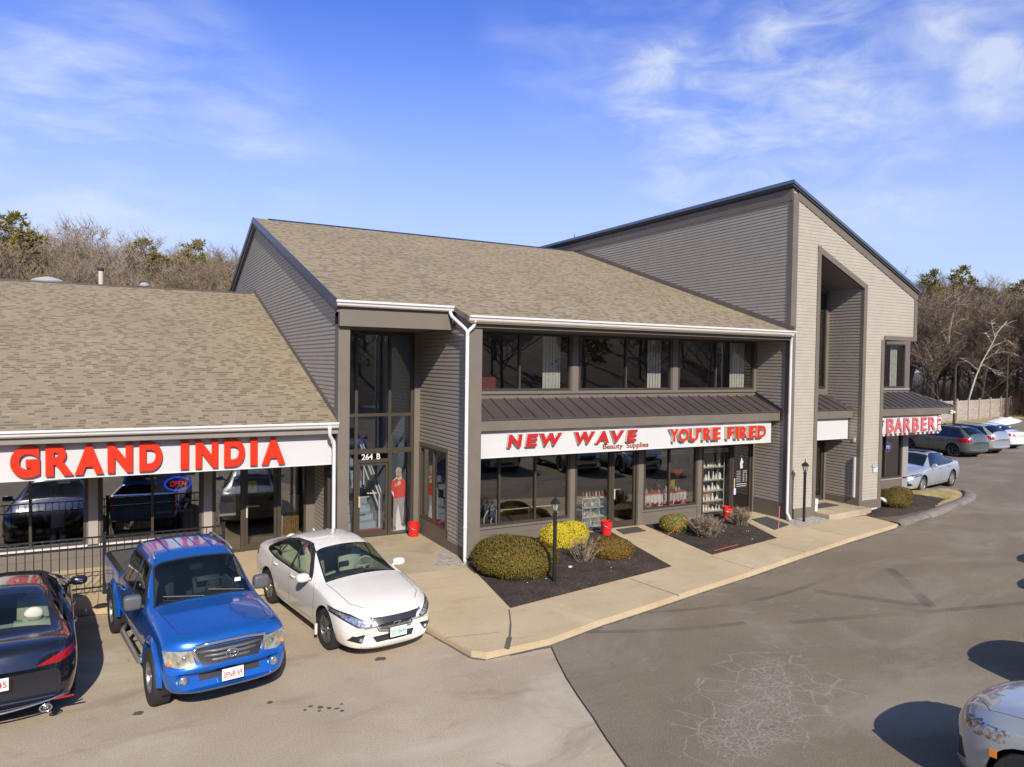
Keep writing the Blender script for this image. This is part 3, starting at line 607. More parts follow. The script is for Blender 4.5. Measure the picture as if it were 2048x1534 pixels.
# ------------------------------------------------------------------ ground materials
def groundmat(name, c1, c2, fine=.25, scale=.5, rough=.95, speck=None, stains=None, bump=.4, crack=False, sc2=48):
    m = bpy.data.materials.new(name); m.use_nodes = True; t = m.node_tree; b = t.nodes['Principled BSDF']
    g = N(t, 'ShaderNodeNewGeometry')
    n1 = N(t, 'ShaderNodeTexNoise', i={'Scale': scale, 'Detail': 9, 'Roughness': .62, 'Distortion': .4}); LK(t, g, 'Position', n1, 0)
    r = ramp(t, [(.30, c1), (.70, c2)]); LK(t, n1, 'Fac', r, 0); cur = (r, 0)
    n2 = N(t, 'ShaderNodeTexNoise', i={'Scale': sc2, 'Detail': 3, 'Roughness': .7}); LK(t, g, 'Position', n2, 0)
    mr = N(t, 'ShaderNodeMapRange'); mr.inputs[1].default_value = .3; mr.inputs[2].default_value = .7; mr.inputs[3].default_value = 1 - fine; mr.inputs[4].default_value = 1 + fine; LK(t, n2, 'Fac', mr, 0)
    mx = N(t, 'ShaderNodeMix', data_type='RGBA', blend_type='MULTIPLY'); mx.inputs[0].default_value = 1; mx.clamp_result = False
    cc = N(t, 'ShaderNodeCombineColor'); [LK(t, mr, 0, cc, i) for i in range(3)]
    LK(t, cur[0], cur[1], mx, 6); LK(t, cc, 0, mx, 7); cur = (mx, 2)
    def over(fac, col):
        nonlocal cur
        q = N(t, 'ShaderNodeMix', data_type='RGBA'); t.links.new(fac, q.inputs[0]); LK(t, cur[0], cur[1], q, 6); q.inputs[7].default_value = (*col, 1); cur = (q, 2)
    if stains:
        for (col, scl, lo, hi, amt, stretch) in stains:
            mp = N(t, 'ShaderNodeMapping'); mp.inputs['Rotation'].default_value = (0, 0, stretch[1]); mp.inputs['Scale'].default_value = (1, stretch[0], 1); mp.inputs['Location'].default_value = (scl * 3.1, scl, 0); LK(t, g, 'Position', mp, 0)
            q = N(t, 'ShaderNodeTexNoise', i={'Scale': scl, 'Detail': 8, 'Roughness': .65, 'Distortion': .8}); LK(t, mp, 0, q, 0)
            k = N(t, 'ShaderNodeMapRange', interpolation_type='SMOOTHSTEP'); k.inputs[1].default_value = lo; k.inputs[2].default_value = hi; k.inputs[4].default_value = amt; LK(t, q, 'Fac', k, 0); over(k.outputs[0], col)
    if speck:
        v = N(t, 'ShaderNodeTexVoronoi', i={'Scale': speck[1]}); LK(t, g, 'Position', v, 0)
        k = N(t, 'ShaderNodeMapRange'); k.inputs[1].default_value = speck[2]; k.inputs[2].default_value = 0; LK(t, v, 'Distance', k, 0)
        n4 = N(t, 'ShaderNodeTexNoise', i={'Scale': speck[1] * .35}); LK(t, g, 'Position', n4, 0); k2 = N(t, 'ShaderNodeMapRange'); k2.inputs[1].default_value = .56; k2.inputs[2].default_value = .6; LK(t, n4, 'Fac', k2, 0)
        over(math_(t, 'MULTIPLY', k.outputs[0], k2.outputs[0]), speck[0])
    if crack:
        # alligator-cracked patches bounded by soft discs, built where they lie on the lot
        for (cx, cy, rx, ry, ang, scl, wd, amt) in crack:
            mp = N(t, 'ShaderNodeMapping', vector_type='TEXTURE'); mp.inputs['Location'].default_value = (cx, cy, 0); mp.inputs['Rotation'].default_value = (0, 0, ang); mp.inputs['Scale'].default_value = (rx, ry, 1); LK(t, g, 'Position', mp, 0)
            wn = N(t, 'ShaderNodeTexNoise', i={'Scale': 2.2, 'Detail': 5}); LK(t, g, 'Position', wn, 0)
            ln = N(t, 'ShaderNodeVectorMath', operation='LENGTH'); LK(t, mp, 0, ln, 0)
            d = math_(t, 'ADD', ln.outputs['Value'], math_(t, 'MULTIPLY', wn.outputs[0], .9))
            k = N(t, 'ShaderNodeMapRange', interpolation_type='SMOOTHSTEP'); k.inputs[1].default_value = 1.45; k.inputs[2].default_value = 1.15; t.links.new(d, k.inputs[0])
            ws = N(t, 'ShaderNodeTexNoise', i={'Scale': 3.0, 'Detail': 4}); LK(t, g, 'Position', ws, 0)
            av = N(t, 'ShaderNodeVectorMath', operation='MULTIPLY_ADD'); LK(t, ws, 'Color', av, 0); av.inputs[1].default_value = (.25, .25, 0); LK(t, g, 'Position', av, 2)
            vo = N(t, 'ShaderNodeTexVoronoi', feature='DISTANCE_TO_EDGE', i={'Scale': scl}); LK(t, av, 0, vo, 0)
            e = N(t, 'ShaderNodeMapRange'); e.inputs[1].default_value = wd; e.inputs[2].default_value = wd * .2; LK(t, vo, 'Distance', e, 0)
            over(math_(t, 'MULTIPLY', math_(t, 'MULTIPLY', e.outputs[0], k.outputs[0]), amt), (.36, .32, .28))
    LK(t, cur[0], cur[1], b, 'Base Color'); b.inputs['Roughness'].default_value = rough; b.inputs['Specular IOR Level'].default_value = .25
    bp = N(t, 'ShaderNodeBump', i={'Strength': bump, 'Distance': .01}); LK(t, n2, 'Fac', bp, 'Height'); LK(t, bp, 0, b, 'Normal')
    MATS[name] = m; return m
ASPH = groundmat('asphalt_dark', (.180, .145, .102), (.232, .190, .136), .30, .35,
    stains=[((.33, .285, .23), .20, .46, .70, .55, (2.2, .3)), ((.28, .24, .19), 1.4, .56, .70, .5, (1.4, .8)), ((.140, .112, .080), .45, .52, .74, .42, (3.0, 1.2)), ((.13, .105, .08), 1.6, .62, .72, .35, (5, -.5))],
    crack=[(8.1 * S, 7.35 * S, 1.25, .62, .35, 13, .10, .55), (9.5 * S, 8.35 * S, .95, .40, .75, 11, .09, .5), (8.8 * S, 7.9 * S, 2.7, 1.1, .5, 1.9, .022, .55), (10.1 * S, 7.6 * S, .8, .7, .5, 1.2, .014, .5), (44 * S, 22 * S, 7, 4, .2, .35, .01, .4)])
ASPL = groundmat('asphalt_light', (.36, .290, .205), (.47, .385, .275), .26, .4,
    stains=[((.54, .47, .37), .28, .48, .68, .65, (1.6, .9)), ((.27, .21, .14), .5, .52, .70, .6, (2.5, .5)), ((.24, .17, .09), .9, .60, .74, .4, (1.4, .2)), ((.15, .12, .10), 1.9, .66, .74, .45, (1, 0))],
    crack=[(5.0 * S, 8.3 * S, 1.3, .8, 1.2, 1.5, .012, .35)])
WALK = groundmat('sidewalk_concrete', (.46, .355, .215), (.56, .45, .285), .16, .55,
    stains=[((.46, .27, .09), .8, .54, .72, .50, (5, .2)), ((.46, .30, .12), 2.2, .60, .72, .45, (6, .25)), ((.30, .245, .17), 1.3, .58, .75, .5, (1.5, .4)), ((.66, .57, .42), .6, .55, .7, .35, (1, 0))], sc2=45, bump=.25)
WALK2 = groundmat('porch_concrete', (.38, .30, .19), (.50, .41, .275), .14, 1.1, stains=[((.28, .22, .14), 1.2, .5, .7, .55, (1.2, .4))], sc2=45, bump=.2)
MULCH = groundmat('dark_mulch', (.038, .028, .022), (.078, .058, .045), .75, 2.5, speck=((.50, .45, .38), 14, .16), sc2=28, bump=1.0)
SOIL = groundmat('leaf_litter', (.10, .075, .050), (.185, .145, .095), .5, .7, sc2=22, bump=.8)
GRASS = groundmat('dormant_lawn', (.30, .225, .085), (.46, .37, .17), .4, 1.2, stains=[((.17, .145, .06), 1.0, .5, .7, .5, (2, .3))], sc2=35, bump=1)
GRAV = groundmat('pale_gravel', (.24, .21, .18), (.55, .50, .44), .5, 9, sc2=55, bump=1)
KERB = groundmat('asphalt_berm', (.15, .13, .115), (.26, .23, .20), .3, 2.0, sc2=35, bump=.8)
SNOW = mat('old_snow', (.82, .84, .88), .7, noise=.05, nscale=3, bump=.6, bscale=4)
def sheet(name, pts, z, m, label=None, kind='structure'):
    mb = MB(); mb.add([(x, y, z) for x, y in pts], [tuple(range(len(pts)))]); o = mb.build(name, m); me = o.data
    if me.polygons[0].normal.z < 0: me.flip_normals()
    return tag(o, label, None, None, kind)
sheet('ground', [(-900, -700), (1100, -700), (1100, 1300), (-900, 1300)], -.30, SOIL)
# the lot, as slabs 8 cm thick so the seam reads
def slab(name, pts, z0, z1, m, bev=0.0):
    ar = sum(pts[i][0] * pts[(i + 1) % len(pts)][1] - pts[(i + 1) % len(pts)][0] * pts[i][1] for i in range(len(pts)))
    if ar < 0: pts = pts[::-1]
    mb = MB(); mb.prism([(x, y, z0) for x, y in pts], (0, 0, z1 - z0)); o = mb.build(name, m)
    if bev:
        bm = bmesh.new(); bm.from_mesh(o.data)
        es = [e for e in bm.edges if all(v.co.z > (z1 - z0) - 1e-4 for v in e.verts)]
        bmesh.ops.bevel(bm, geom=es, offset=bev, segments=2, affect='EDGES'); bm.to_mesh(o.data); bm.free()
    return tag(o, kind='structure')
seam = [(7.0, 11.25), (6.74, 10.6), (6.49, 9.92), (6.30, 9.3), (6.13, 8.67), (5.92, 8.0), (5.74, 7.32), (5.2, 5.4), (3.6, 0), (1.5, -6), (-4, -20), (-14, -42)]
slab('parking_lot', [(-60, -42), (-60, 45)] + [(6.9, 45)] + seam, -.3, 0.0, ASPL)
right = [(7.015, 45)] + [(x + .03, y) for x, y in seam] + [(110, -42), (110, 43), (91, 45.0), (88, 42.6), (76.2, 39.4), (65.6, 36.6), (60, 36.2), (32, 36.2), (31, 45)]
slab('driveway', right, -.3, .003, ASPH)
slab('seam_fill', [(x - .05, y) for x, y in seam[:9]] + [(x + .06, y) for x, y in seam[:9]][::-1], -.3, -.012, mat('crack_filler', (.04, .035, .032), .9))
# sidewalk
front = [(-13, 17.05), (-2.05, 16.95), (-.22, 16.62), (2.72, 16.50), (4.12, 16.45), (4.62, 14.9), (5.16, 12.95), (5.33, 12.02), (5.45, 11.35), (5.65, 11.14), (6.98, 11.19), (8.39, 11.57), (9.87, 11.87), (11.69, 12.27), (13.67, 12.67), (16.19, 13.25), (19.14, 13.89), (22.42, 14.52)]
slab('sidewalk', front + [(22.62, 15.86), (20.95, 15.9), (20.9, 16.7), (20.9, 20.0), (-13, 20.3)], -.29, .12, WALK, .02)
slab('entrance_paving', [(4.86, 16.3), (7.66, 16.15), (7.8, 17), (7.8, 20.1), (4.7, 20.1), (4.7, 16.36)], .05, .126, WALK2)
slab('entrance_step', [(20.95, 16.0), (23.42, 16.18), (23.42, 18.0), (20.95, 18.0)], -.1, .255, WALK2, .015)
# joints in the walk: narrow dark grooves
mb = MB(); kr = random.Random(8)
for (a, b) in zip(front[1:], front[2:]):
    a, b = Vector(a), Vector(b); n_ = max(1, int((b - a).length / .35)); u = (b - a).normalized(); nn = Vector((u.y, -u.x))
    for i in range(n_):
        p, q = a.lerp(b, i / n_), a.lerp(b, (i + 1) / n_); w0 = kr.uniform(.015, .11)
        mb.add([(p.x - nn.x * .03, p.y - nn.y * .03, .0075), (p.x + nn.x * w0, p.y + nn.y * w0, .0075), (q.x + nn.x * kr.uniform(.015, .11), q.y + nn.y * kr.uniform(.015, .11), .0075), (q.x - nn.x * .03, q.y - nn.y * .03, .0075)], [(0, 1, 2, 3)])
JT = [((10.65, 13.53), (10.86, 12.04), .012), ((7.06, 12.93), (6.7, 12.2), .015), ((6.7, 12.2), (6.35, 11.6), .02), ((6.35, 11.6), (6.05, 11.15), .05), ((4.3, 16.32), (7.66, 16.12), .008), ((16.4, 14.75), (16.6, 13.4), .006), ((13.9, 14.2), (14.0, 12.8), .006), ((5.3, 12.1), (6.3, 11.9), .006), ((2.5, 16.6), (2.5, 20), .006), ((19.2, 15.3), (19.4, 14.0), .006), ((-.4, 16.7), (-.4, 20), .006), ((14.9, 17.9), (12.9, 16.4), .0)]
for (a, b, w) in JT:
    if not w: continue
    d = (Vector(b) - Vector(a)).normalized(); nn = Vector((-d.y, d.x)) * w
    mb.add([(a[0] + nn.x, a[1] + nn.y, .1235), (b[0] + nn.x, b[1] + nn.y, .1235), (b[0] - nn.x, b[1] - nn.y, .1235), (a[0] - nn.x, a[1] - nn.y, .1235)], [(3, 2, 1, 0)])
tag(mb.build('pavement_joints', mat('joint_dark', (.12, .10, .08), .95)), kind='structure')
# tyre marks and oil on the lot
rn = random.Random(5)
def inset_mound(name, poly, z0, h, m, n=16):
    xs = [p[0] for p in poly]; ys = [p[1] for p in poly]
    bm = bmesh.new(); vs = [bm.verts.new((x, y, 0)) for x, y in poly]; f = bm.faces.new(vs)
    if f.normal.z < 0: f.normal_flip()
    st = .12; x = min(xs)
    while x < max(xs): bmesh.ops.bisect_plane(bm, geom=bm.verts[:] + bm.edges[:] + bm.faces[:], plane_co=(x, 0, 0), plane_no=(1, 0, 0)); x += st
    y = min(ys)
    while y < max(ys): bmesh.ops.bisect_plane(bm, geom=bm.verts[:] + bm.edges[:] + bm.faces[:], plane_co=(0, y, 0), plane_no=(0, 1, 0)); y += st
    E_ = [(Vector(poly[i]), Vector(poly[(i + 1) % len(poly)])) for i in range(len(poly))]
    for v in bm.verts:
        p = Vector((v.co.x, v.co.y)); d = 9
        for a, b in E_:
            t = max(0, min(1, (p - a).dot(b - a) / (b - a).length_squared)); d = min(d, (p - a - (b - a) * t).length)
        v.co.z = h * (1 - math.exp(-d / .35)) + rn.uniform(-.014, .014) * min(1, d * 5)
    bm.normal_update(); me = bpy.data.meshes.new(name); 
    if sum(f.normal.z for f in bm.faces) < 0: bmesh.ops.reverse_faces(bm, faces=bm.faces[:])
    bm.to_mesh(me); bm.free(); me.materials.append(m); me.polygons.foreach_set('use_smooth', [True] * len(me.polygons))
    o = bpy.data.objects.new(name, me); COL.objects.link(o); o.location = (0, 0, z0); return tag(o, kind='structure')
inset_mound('mulch_bed', [(7.72, 16.35), (7.12, 12.99), (12.28, 13.92), (12.82, 16.3), (13.15, 17.72), (12.0, 17.98), (8.2, 17.98), (8.2, 16.6)], .1245, .06, MULCH)
inset_mound('mulch_bed', [(14.02, 14.30), (17.18, 14.88), (17.9, 16.6), (18.35, 17.4), (18.3, 17.98), (14.66, 17.98), (14.6, 17.7)], .1245, .06, MULCH)
inset_mound('gravel_strip', [(6.9, 16.6), (7.72, 16.1), (7.74, 16.5), (7.78, 18.0), (7.45, 17.6)], .1265, .012, GRAV)
inset_mound('gravel_strip', [(18.95, 15.55), (20.2, 15.7), (20.92, 15.95), (20.9, 16.55), (19.55, 16.55), (19.3, 16.3)], .1245, .03, GRAV)
outer = [(22.55, 14.52), (24.32, 14.79), (26.0, 15.18), (28.2, 15.78), (29.9, 16.25), (31.0, 16.75), (31.6, 17.25), (31.75, 17.8), (31.0, 18.3), (29.5, 18.75), (29.2, 20)]
slab('planting_ground', [(22.3, 14.5)] + outer + [(29.0, 40), (28.0, 40), (20.9, 18), (20.9, 16.2), (22.4, 15.9)], -.29, .05, SOIL)
inset_mound('mulch_bed', [(22.62, 15.72), (24.0, 15.5), (26.2, 15.8), (27.6, 16.0), (28.9, 16.7), (28.7, 17.9), (24.5, 17.95), (24.45, 16.75), (23.5, 16.5)], .052, .10, MULCH)
inset_mound('lawn', [(26.6, 15.9), (28.6, 16.15), (30.3, 16.9), (31.2, 17.5), (30.6, 18.1), (28.9, 18.6), (28.6, 17.6), (28.9, 16.8), (27.4, 16.3)], .056, .16, GRASS)
mb = MB(); pr = [(-.24, -.05), (-.22, .07), (-.12, .13), (.10, .14), (.22, .08), (.25, -.05)]
vs = []; oo = outer
for i, p in enumerate(oo):
    d = (Vector(oo[min(i + 1, len(oo) - 1)]) - Vector(oo[max(0, i - 1)])).normalized(); nn = Vector((-d.y, d.x))
    for a, b in pr: q = Vector(p) + nn * (a + .22 + rn.uniform(-.02, .02)); vs.append((q.x, q.y, b + rn.uniform(-.015, .015)))
k = len(pr); mb.add(vs, [(i * k + j, (i + 1) * k + j, (i + 1) * k + j + 1, i * k + j + 1) for i in range(len(oo) - 1) for j in range(k - 1)])
tag(mb.build('kerb', KERB, smooth=True, angle=50), kind='structure')
# far lawn, snow bank
slab('far_lawn', [(60, 36.25), (65.6, 36.65), (76.2, 39.45), (88, 42.65), (95, 46.5), (95, 49), (71, 44), (50, 40), (30, 38), (30, 36.25)], -.29, .05, GRASS)
mb = MB()
core = [(64.5, 36.5), (67, 36.9), (69.5, 37.0), (72, 37.7), (75, 38.7), (78, 39.7), (81, 40.6), (83, 41.6)]
vs = []
for i, p in enumerate(core):
    w = [.15, .8, 1.0, .7, 1.0, 1.1, .9, .2][i]
    for j in range(9): a = j / 8 * 2 - 1; vs.append((p[0] - a * .3 * w, p[1] + a * w + rn.uniform(-.1, .1), .03 + .42 * w * (1 - a * a) * rn.uniform(.6, 1.1)))
mb.add(vs, [(i * 9 + j, (i + 1) * 9 + j, (i + 1) * 9 + j + 1, i * 9 + j + 1) for i in range(len(core) - 1) for j in range(8)])
tag(mb.build('snow_bank', SNOW, smooth=True), kind='structure')
for o_, s_ in (((93, 60, .0), 5), ((98, 66, .4), 6), ((101, 57, 0), 3)):
    mb = MB(); mb.ell((o_[0], o_[1], 0), s_, s_ * .6, .35); tag(mb.build('snow_patch', SNOW, smooth=True), kind='structure')
# stains lying on the asphalt (real marks with their own outlines)
def stain(name, pts, z, col, rough=.8):
    mb = MB()
    for poly in pts: mb.add([(x, y, z) for x, y in poly], [tuple(range(len(poly)))])
    o = mb.build(name, col)
    for p in o.data.polygons: pass
    return tag(o, kind='structure')
def spot(cx, cy, r, e=1.0, k=11):
    return [(cx + math.cos(TAU * i / k) * r * rn.uniform(.7, 1.2), cy + math.sin(TAU * i / k) * r * e * rn.uniform(.7, 1.2)) for i in range(k)]
OIL = mat('oil_mark', (.10, .082, .068), .7)
spots = [spot(.23, 11.72, .07), spot(4.0, 12.0, .11, .7), spot(2.0, 11.2, .05), spot(2.64, 10.70, .05), spot(2.75, 10.62, .04), spot(2.52, 10.80, .035), spot(2.85, 10.55, .05, .5), spot(2.95, 10.66, .03), spot(2.6, 10.6, .03), spot(2.42, 10.72, .03), spot(2.9, 10.45, .035), spot(1.6, 12.2, .05)]
stain('oil_marks', spots, .006, OIL)
mb = MB()   # tyre sweeps
def arc_mark(cx, cy, r, a0, a1, w, n=20):
    for i in range(n):
        t0, t1 = a0 + (a1 - a0) * i / n, a0 + (a1 - a0) * (i + 1) / n
        mb.add([(cx + math.cos(t) * q, cy + math.sin(t) * q, .0065) for t, q in ((t0, r), (t1, r), (t1, r + w), (t0, r + w))], [(0, 3, 2, 1)])
arc_mark(12.5, 20.0, 9.6, math.radians(238), math.radians(262), .16); arc_mark(12.5, 20.0, 8.6, math.radians(250), math.radians(285), .14)
for a, b, w in (((14.2, 11.2), (15.6, 9.3), .14), ((15.6, 9.3), (17.6, 11.6), .14), ((12, 10), (18, 8.4), .1)):
    d = (Vector(b) - Vector(a)).normalized(); nn = Vector((-d.y, d.x)) * w
    mb.add([(a[0] + nn.x, a[1] + nn.y, .0062), (b[0] + nn.x, b[1] + nn.y, .0062), (b[0] - nn.x, b[1] - nn.y, .0062), (a[0] - nn.x, a[1] - nn.y, .0062)], [(3, 2, 1, 0)])
tm = mat('tyre_mark', (.12, .10, .085), .9); tt = tm.node_tree; bb = tt.nodes['Principled BSDF']; g_ = N(tt, 'ShaderNodeNewGeometry'); n_ = N(tt, 'ShaderNodeTexNoise', i={'Scale': .9, 'Detail': 7}); LK(tt, g_, 'Position', n_, 0)
mr_ = N(tt, 'ShaderNodeMapRange'); mr_.inputs[1].default_value = .35; mr_.inputs[2].default_value = .75; mr_.inputs[4].default_value = .45; LK(tt, n_, 'Fac', mr_, 0); LK(tt, mr_, 0, bb, 'Alpha')
tag(mb.build('tyre_marks', tm), kind='structure')

# ------------------------------------------------------------------ vehicles
def paint(name, c, metal=.25, rough=.32, flake=0.0, coat=1.0):
    m = mat(name, c, rough, metal=metal, coat=coat, noise=flake, nscale=3); return m
RUB = mat('tyre_rubber', (.022, .021, .020), .8, noise=.25, nscale=20, bump=.3, bscale=60)
ALLOY = mat('alloy_wheel', (.42, .43, .44), .28, metal=.9)
ALLOYD = mat('dark_alloy', (.10, .10, .105), .35, metal=.7)
CHROME = mat('chrome', (.75, .76, .78), .12, metal=1.0)
BLK = mat('black_plastic', (.018, .018, .019), .45)
GAP = mat('panel_gap', (.02, .02, .02), .8)
LENS = mat('headlamp_reflector', (.10, .10, .105), .22, metal=.7, coat=1.0, c2=(.62, .62, .62), nscale=22, noise=.1)
LENSY = mat('hazed_headlamp', (.30, .28, .20), .25, metal=.45, coat=.7, noise=.2, nscale=12, c2=(.50, .48, .38))
TAIL = mat('tail_lamp_red', (.34, .008, .012), .15, coat=1.0)
AMB = mat('amber_lens', (.75, .22, .02), .25, coat=.8)
CG = glass('car_glass', (.60, .68, .62), 1.3, 0.0, .03)
CGD = glass('dark_car_glass', (.12, .14, .15), 1.5, 0.0, .04)
BEIGE = mat('beige_interior', (.52, .50, .40), .8); GREYI = mat('grey_interior', (.10, .10, .105), .8); DASH = mat('dashboard_dark', (.035, .035, .038), .7)
PLATE = mat('plate_white', (.80, .80, .78), .4); PRED = mat('plate_red', (.45, .05, .05), .5); PGRN = mat('plate_green', (.08, .32, .22), .5)
def interp(xs, ys, q):
    """monotone cubic"""
    xs = np.array(xs, float); ys = np.array(ys, float); h = np.diff(xs); d = np.diff(ys) / h; n = len(xs); m = np.zeros(n)
    m[0], m[-1] = d[0], d[-1]
    for i in range(1, n - 1):
        m[i] = 0 if d[i - 1] * d[i] <= 0 else 3 * (h[i - 1] + h[i]) / ((2 * h[i] + h[i - 1]) / d[i - 1] + (h[i] + 2 * h[i - 1]) / d[i])
    i = np.clip(np.searchsorted(xs, q) - 1, 0, n - 2); t = (q - xs[i]) / h[i]
    return (2 * t**3 - 3 * t**2 + 1) * ys[i] + (t**3 - 2 * t**2 + t) * h[i] * m[i] + (-2 * t**3 + 3 * t**2) * ys[i + 1] + (t**3 - t**2) * h[i] * m[i + 1]
def chaikin(p, k=3):
    for _ in range(k):
        q = [p[0]]
        for a, b in zip(p, p[1:]): q += [a * .75 + b * .25, a * .25 + b * .75]
        q.append(p[-1]); p = q
    return p
COLS = ('x', 'zb', 'ws', 'zs', 'wm', 'zm', 'wsh', 'zsh', 'wt', 'zt', 'zc')
def body_bm(tab, L, fwarp, rwarp, nst=84, ck=3, fl=.55, rl=.5, we=2.6):
    xs = [r[0] for r in tab]
    t = np.linspace(0, 1, nst); q = L * (t + .0 * t); q = L * (.5 - .5 * np.cos(np.pi * t)) * .55 + L * t * .45
    V = {c: interp(xs, [r[i] for r in tab], q) for i, c in enumerate(COLS)}
    bm = bmesh.new(); rings = []
    for i, x in enumerate(q):
        g = lambda c: V[c][i]
        P = [np.array(p) for p in ((0, g('zb')), (g('ws') * .92, g('zb')), (g('ws'), g('zs')), (g('wm'), g('zm')), (g('wm') * .5 + g('wsh') * .5, g('zm') * .25 + g('zsh') * .75), (g('wsh'), g('zsh')), (g('wt'), g('zt')), (g('wt') * .5, g('zt') + (g('zc') - g('zt')) * .8), (0, g('zc')))]
        c = chaikin(P, ck); ring = []
        for side in (1, -1):
            for p in (c if side == 1 else c[-2:0:-1]):
                yy = p[0]; wf = (abs(yy) / .9) ** we
                xx = x + fwarp * wf * math.exp(-x / fl) - rwarp * wf * math.exp(-(L - x) / rl)
                ring.append(bm.verts.new((L / 2 - xx, side * yy, p[1])))
        rings.append(ring)
    n = len(rings[0])
    for a, b in zip(rings, rings[1:]):
        for j in range(n): bm.faces.new((a[j], a[(j + 1) % n], b[(j + 1) % n], b[j]))
    for r, fl_ in ((rings[0], True), (rings[-1], False)):
        h = n // 2
        for j in range(h):       # strip cap, left to right
            a, b, c_, d = r[j], r[j + 1] if j + 1 <= h else r[h], r[(n - j - 1) % n], r[(n - j) % n]
            vs = []
            for v in (a, b, c_, d):
                if v not in vs: vs.append(v)
            if len(vs) >= 3:
                try: bm.faces.new(vs if fl_ else vs[::-1])
                except ValueError: pass
    bmesh.ops.recalc_face_normals(bm, faces=bm.faces[:])
    return bm
AX = {'side': (0, 2), 'top': (0, 1), 'front': (1, 2)}
def cut(bm, poly, view, filt, idx=None, delete=False):
    a, b = AX[view]; n = len(poly)
    ar = sum(poly[i][0] * poly[(i + 1) % n][1] - poly[(i + 1) % n][0] * poly[i][1] for i in range(n))
    if ar < 0: poly = poly[::-1]
    lo = (min(p[0] for p in poly), min(p[1] for p in poly)); hi = (max(p[0] for p in poly), max(p[1] for p in poly))
    cand = []
    for f in bm.faces:
        va = [v.co[a] for v in f.verts]; vb = [v.co[b] for v in f.verts]
        if max(va) < lo[0] or min(va) > hi[0] or max(vb) < lo[1] or min(vb) > hi[1]: continue
        if filt(f.calc_center_median(), f.normal): cand.append(f)
    for i in range(n):
        p, q = poly[i], poly[(i + 1) % n]; d = (q[0] - p[0], q[1] - p[1]); l = math.hypot(*d)
        if l < 1e-6: continue
        no = Vector((0, 0, 0)); no[a] = d[1] / l; no[b] = -d[0] / l; co = Vector((0, 0, 0)); co[a] = p[0]; co[b] = p[1]
        es = {e for f in cand for e in f.edges}; vs = {v for f in cand for v in f.verts}
        r = bmesh.ops.bisect_plane(bm, geom=list(vs) + list(es) + cand, plane_co=co, plane_no=no, dist=1e-5)
        fs = [g for g in r['geom'] if isinstance(g, bmesh.types.BMFace) and g.is_valid]
        cand = [f for f in fs if (f.calc_center_median() - co).dot(no) <= 0]
    if delete: bmesh.ops.delete(bm, geom=cand, context='FACES'); return
    if idx is not None:
        for f in cand: f.material_index = idx
    return cand
def circ(cx, cz, r, k=22): return [(cx + math.cos(TAU * i / k) * r, cz + math.sin(TAU * i / k) * r) for i in range(k)]
def hexa(x, z, w, h): return [(x - w, z - h), (x + w, z - h), (x + w, z + h), (x - w, z + h)]
def split_regions(bm, names, body_mats, parent, bname='body'):
    """faces whose material index >= 10 become objects of their own, one per connected region"""
    out = []
    for idx in sorted(names):
        nm, mt, lab = names[idx]
        fs = [f for f in bm.faces if f.material_index == idx]; seen = set()
        for f in fs:
            if f in seen: continue
            st = [f]; comp = []; seen.add(f)
            while st:
                g = st.pop(); comp.append(g)
                for e in g.edges:
                    for h in e.link_faces:
                        if h not in seen and h.material_index == idx: seen.add(h); st.append(h)
            mb = MB(); vi = {}; vs = []; ff = []
            for g in comp:
                t = []
                for v in g.verts:
                    if v not in vi: vi[v] = len(vs); vs.append(tuple(v.co))
                    t.append(vi[v])
                ff.append(tuple(t))
            if sum(g.calc_area() for g in comp) < .0006: continue
            mb.add(vs, ff); o = mb.build(nm, mt, parent, smooth=True, local=True); out.append(o)
            if lab: o['label'] = lab
        if fs: bmesh.ops.delete(bm, geom=fs, context='FACES')
    me = bpy.data.meshes.new(bname); bm.to_mesh(me); bm.free()
    for m in body_mats: me.materials.append(m)
    me.polygons.foreach_set('use_smooth', [True] * len(me.polygons)); me.set_sharp_from_angle(angle=math.radians(38))
    o = bpy.data.objects.new(bname, me); COL.objects.link(o); o.parent = parent; return o, out
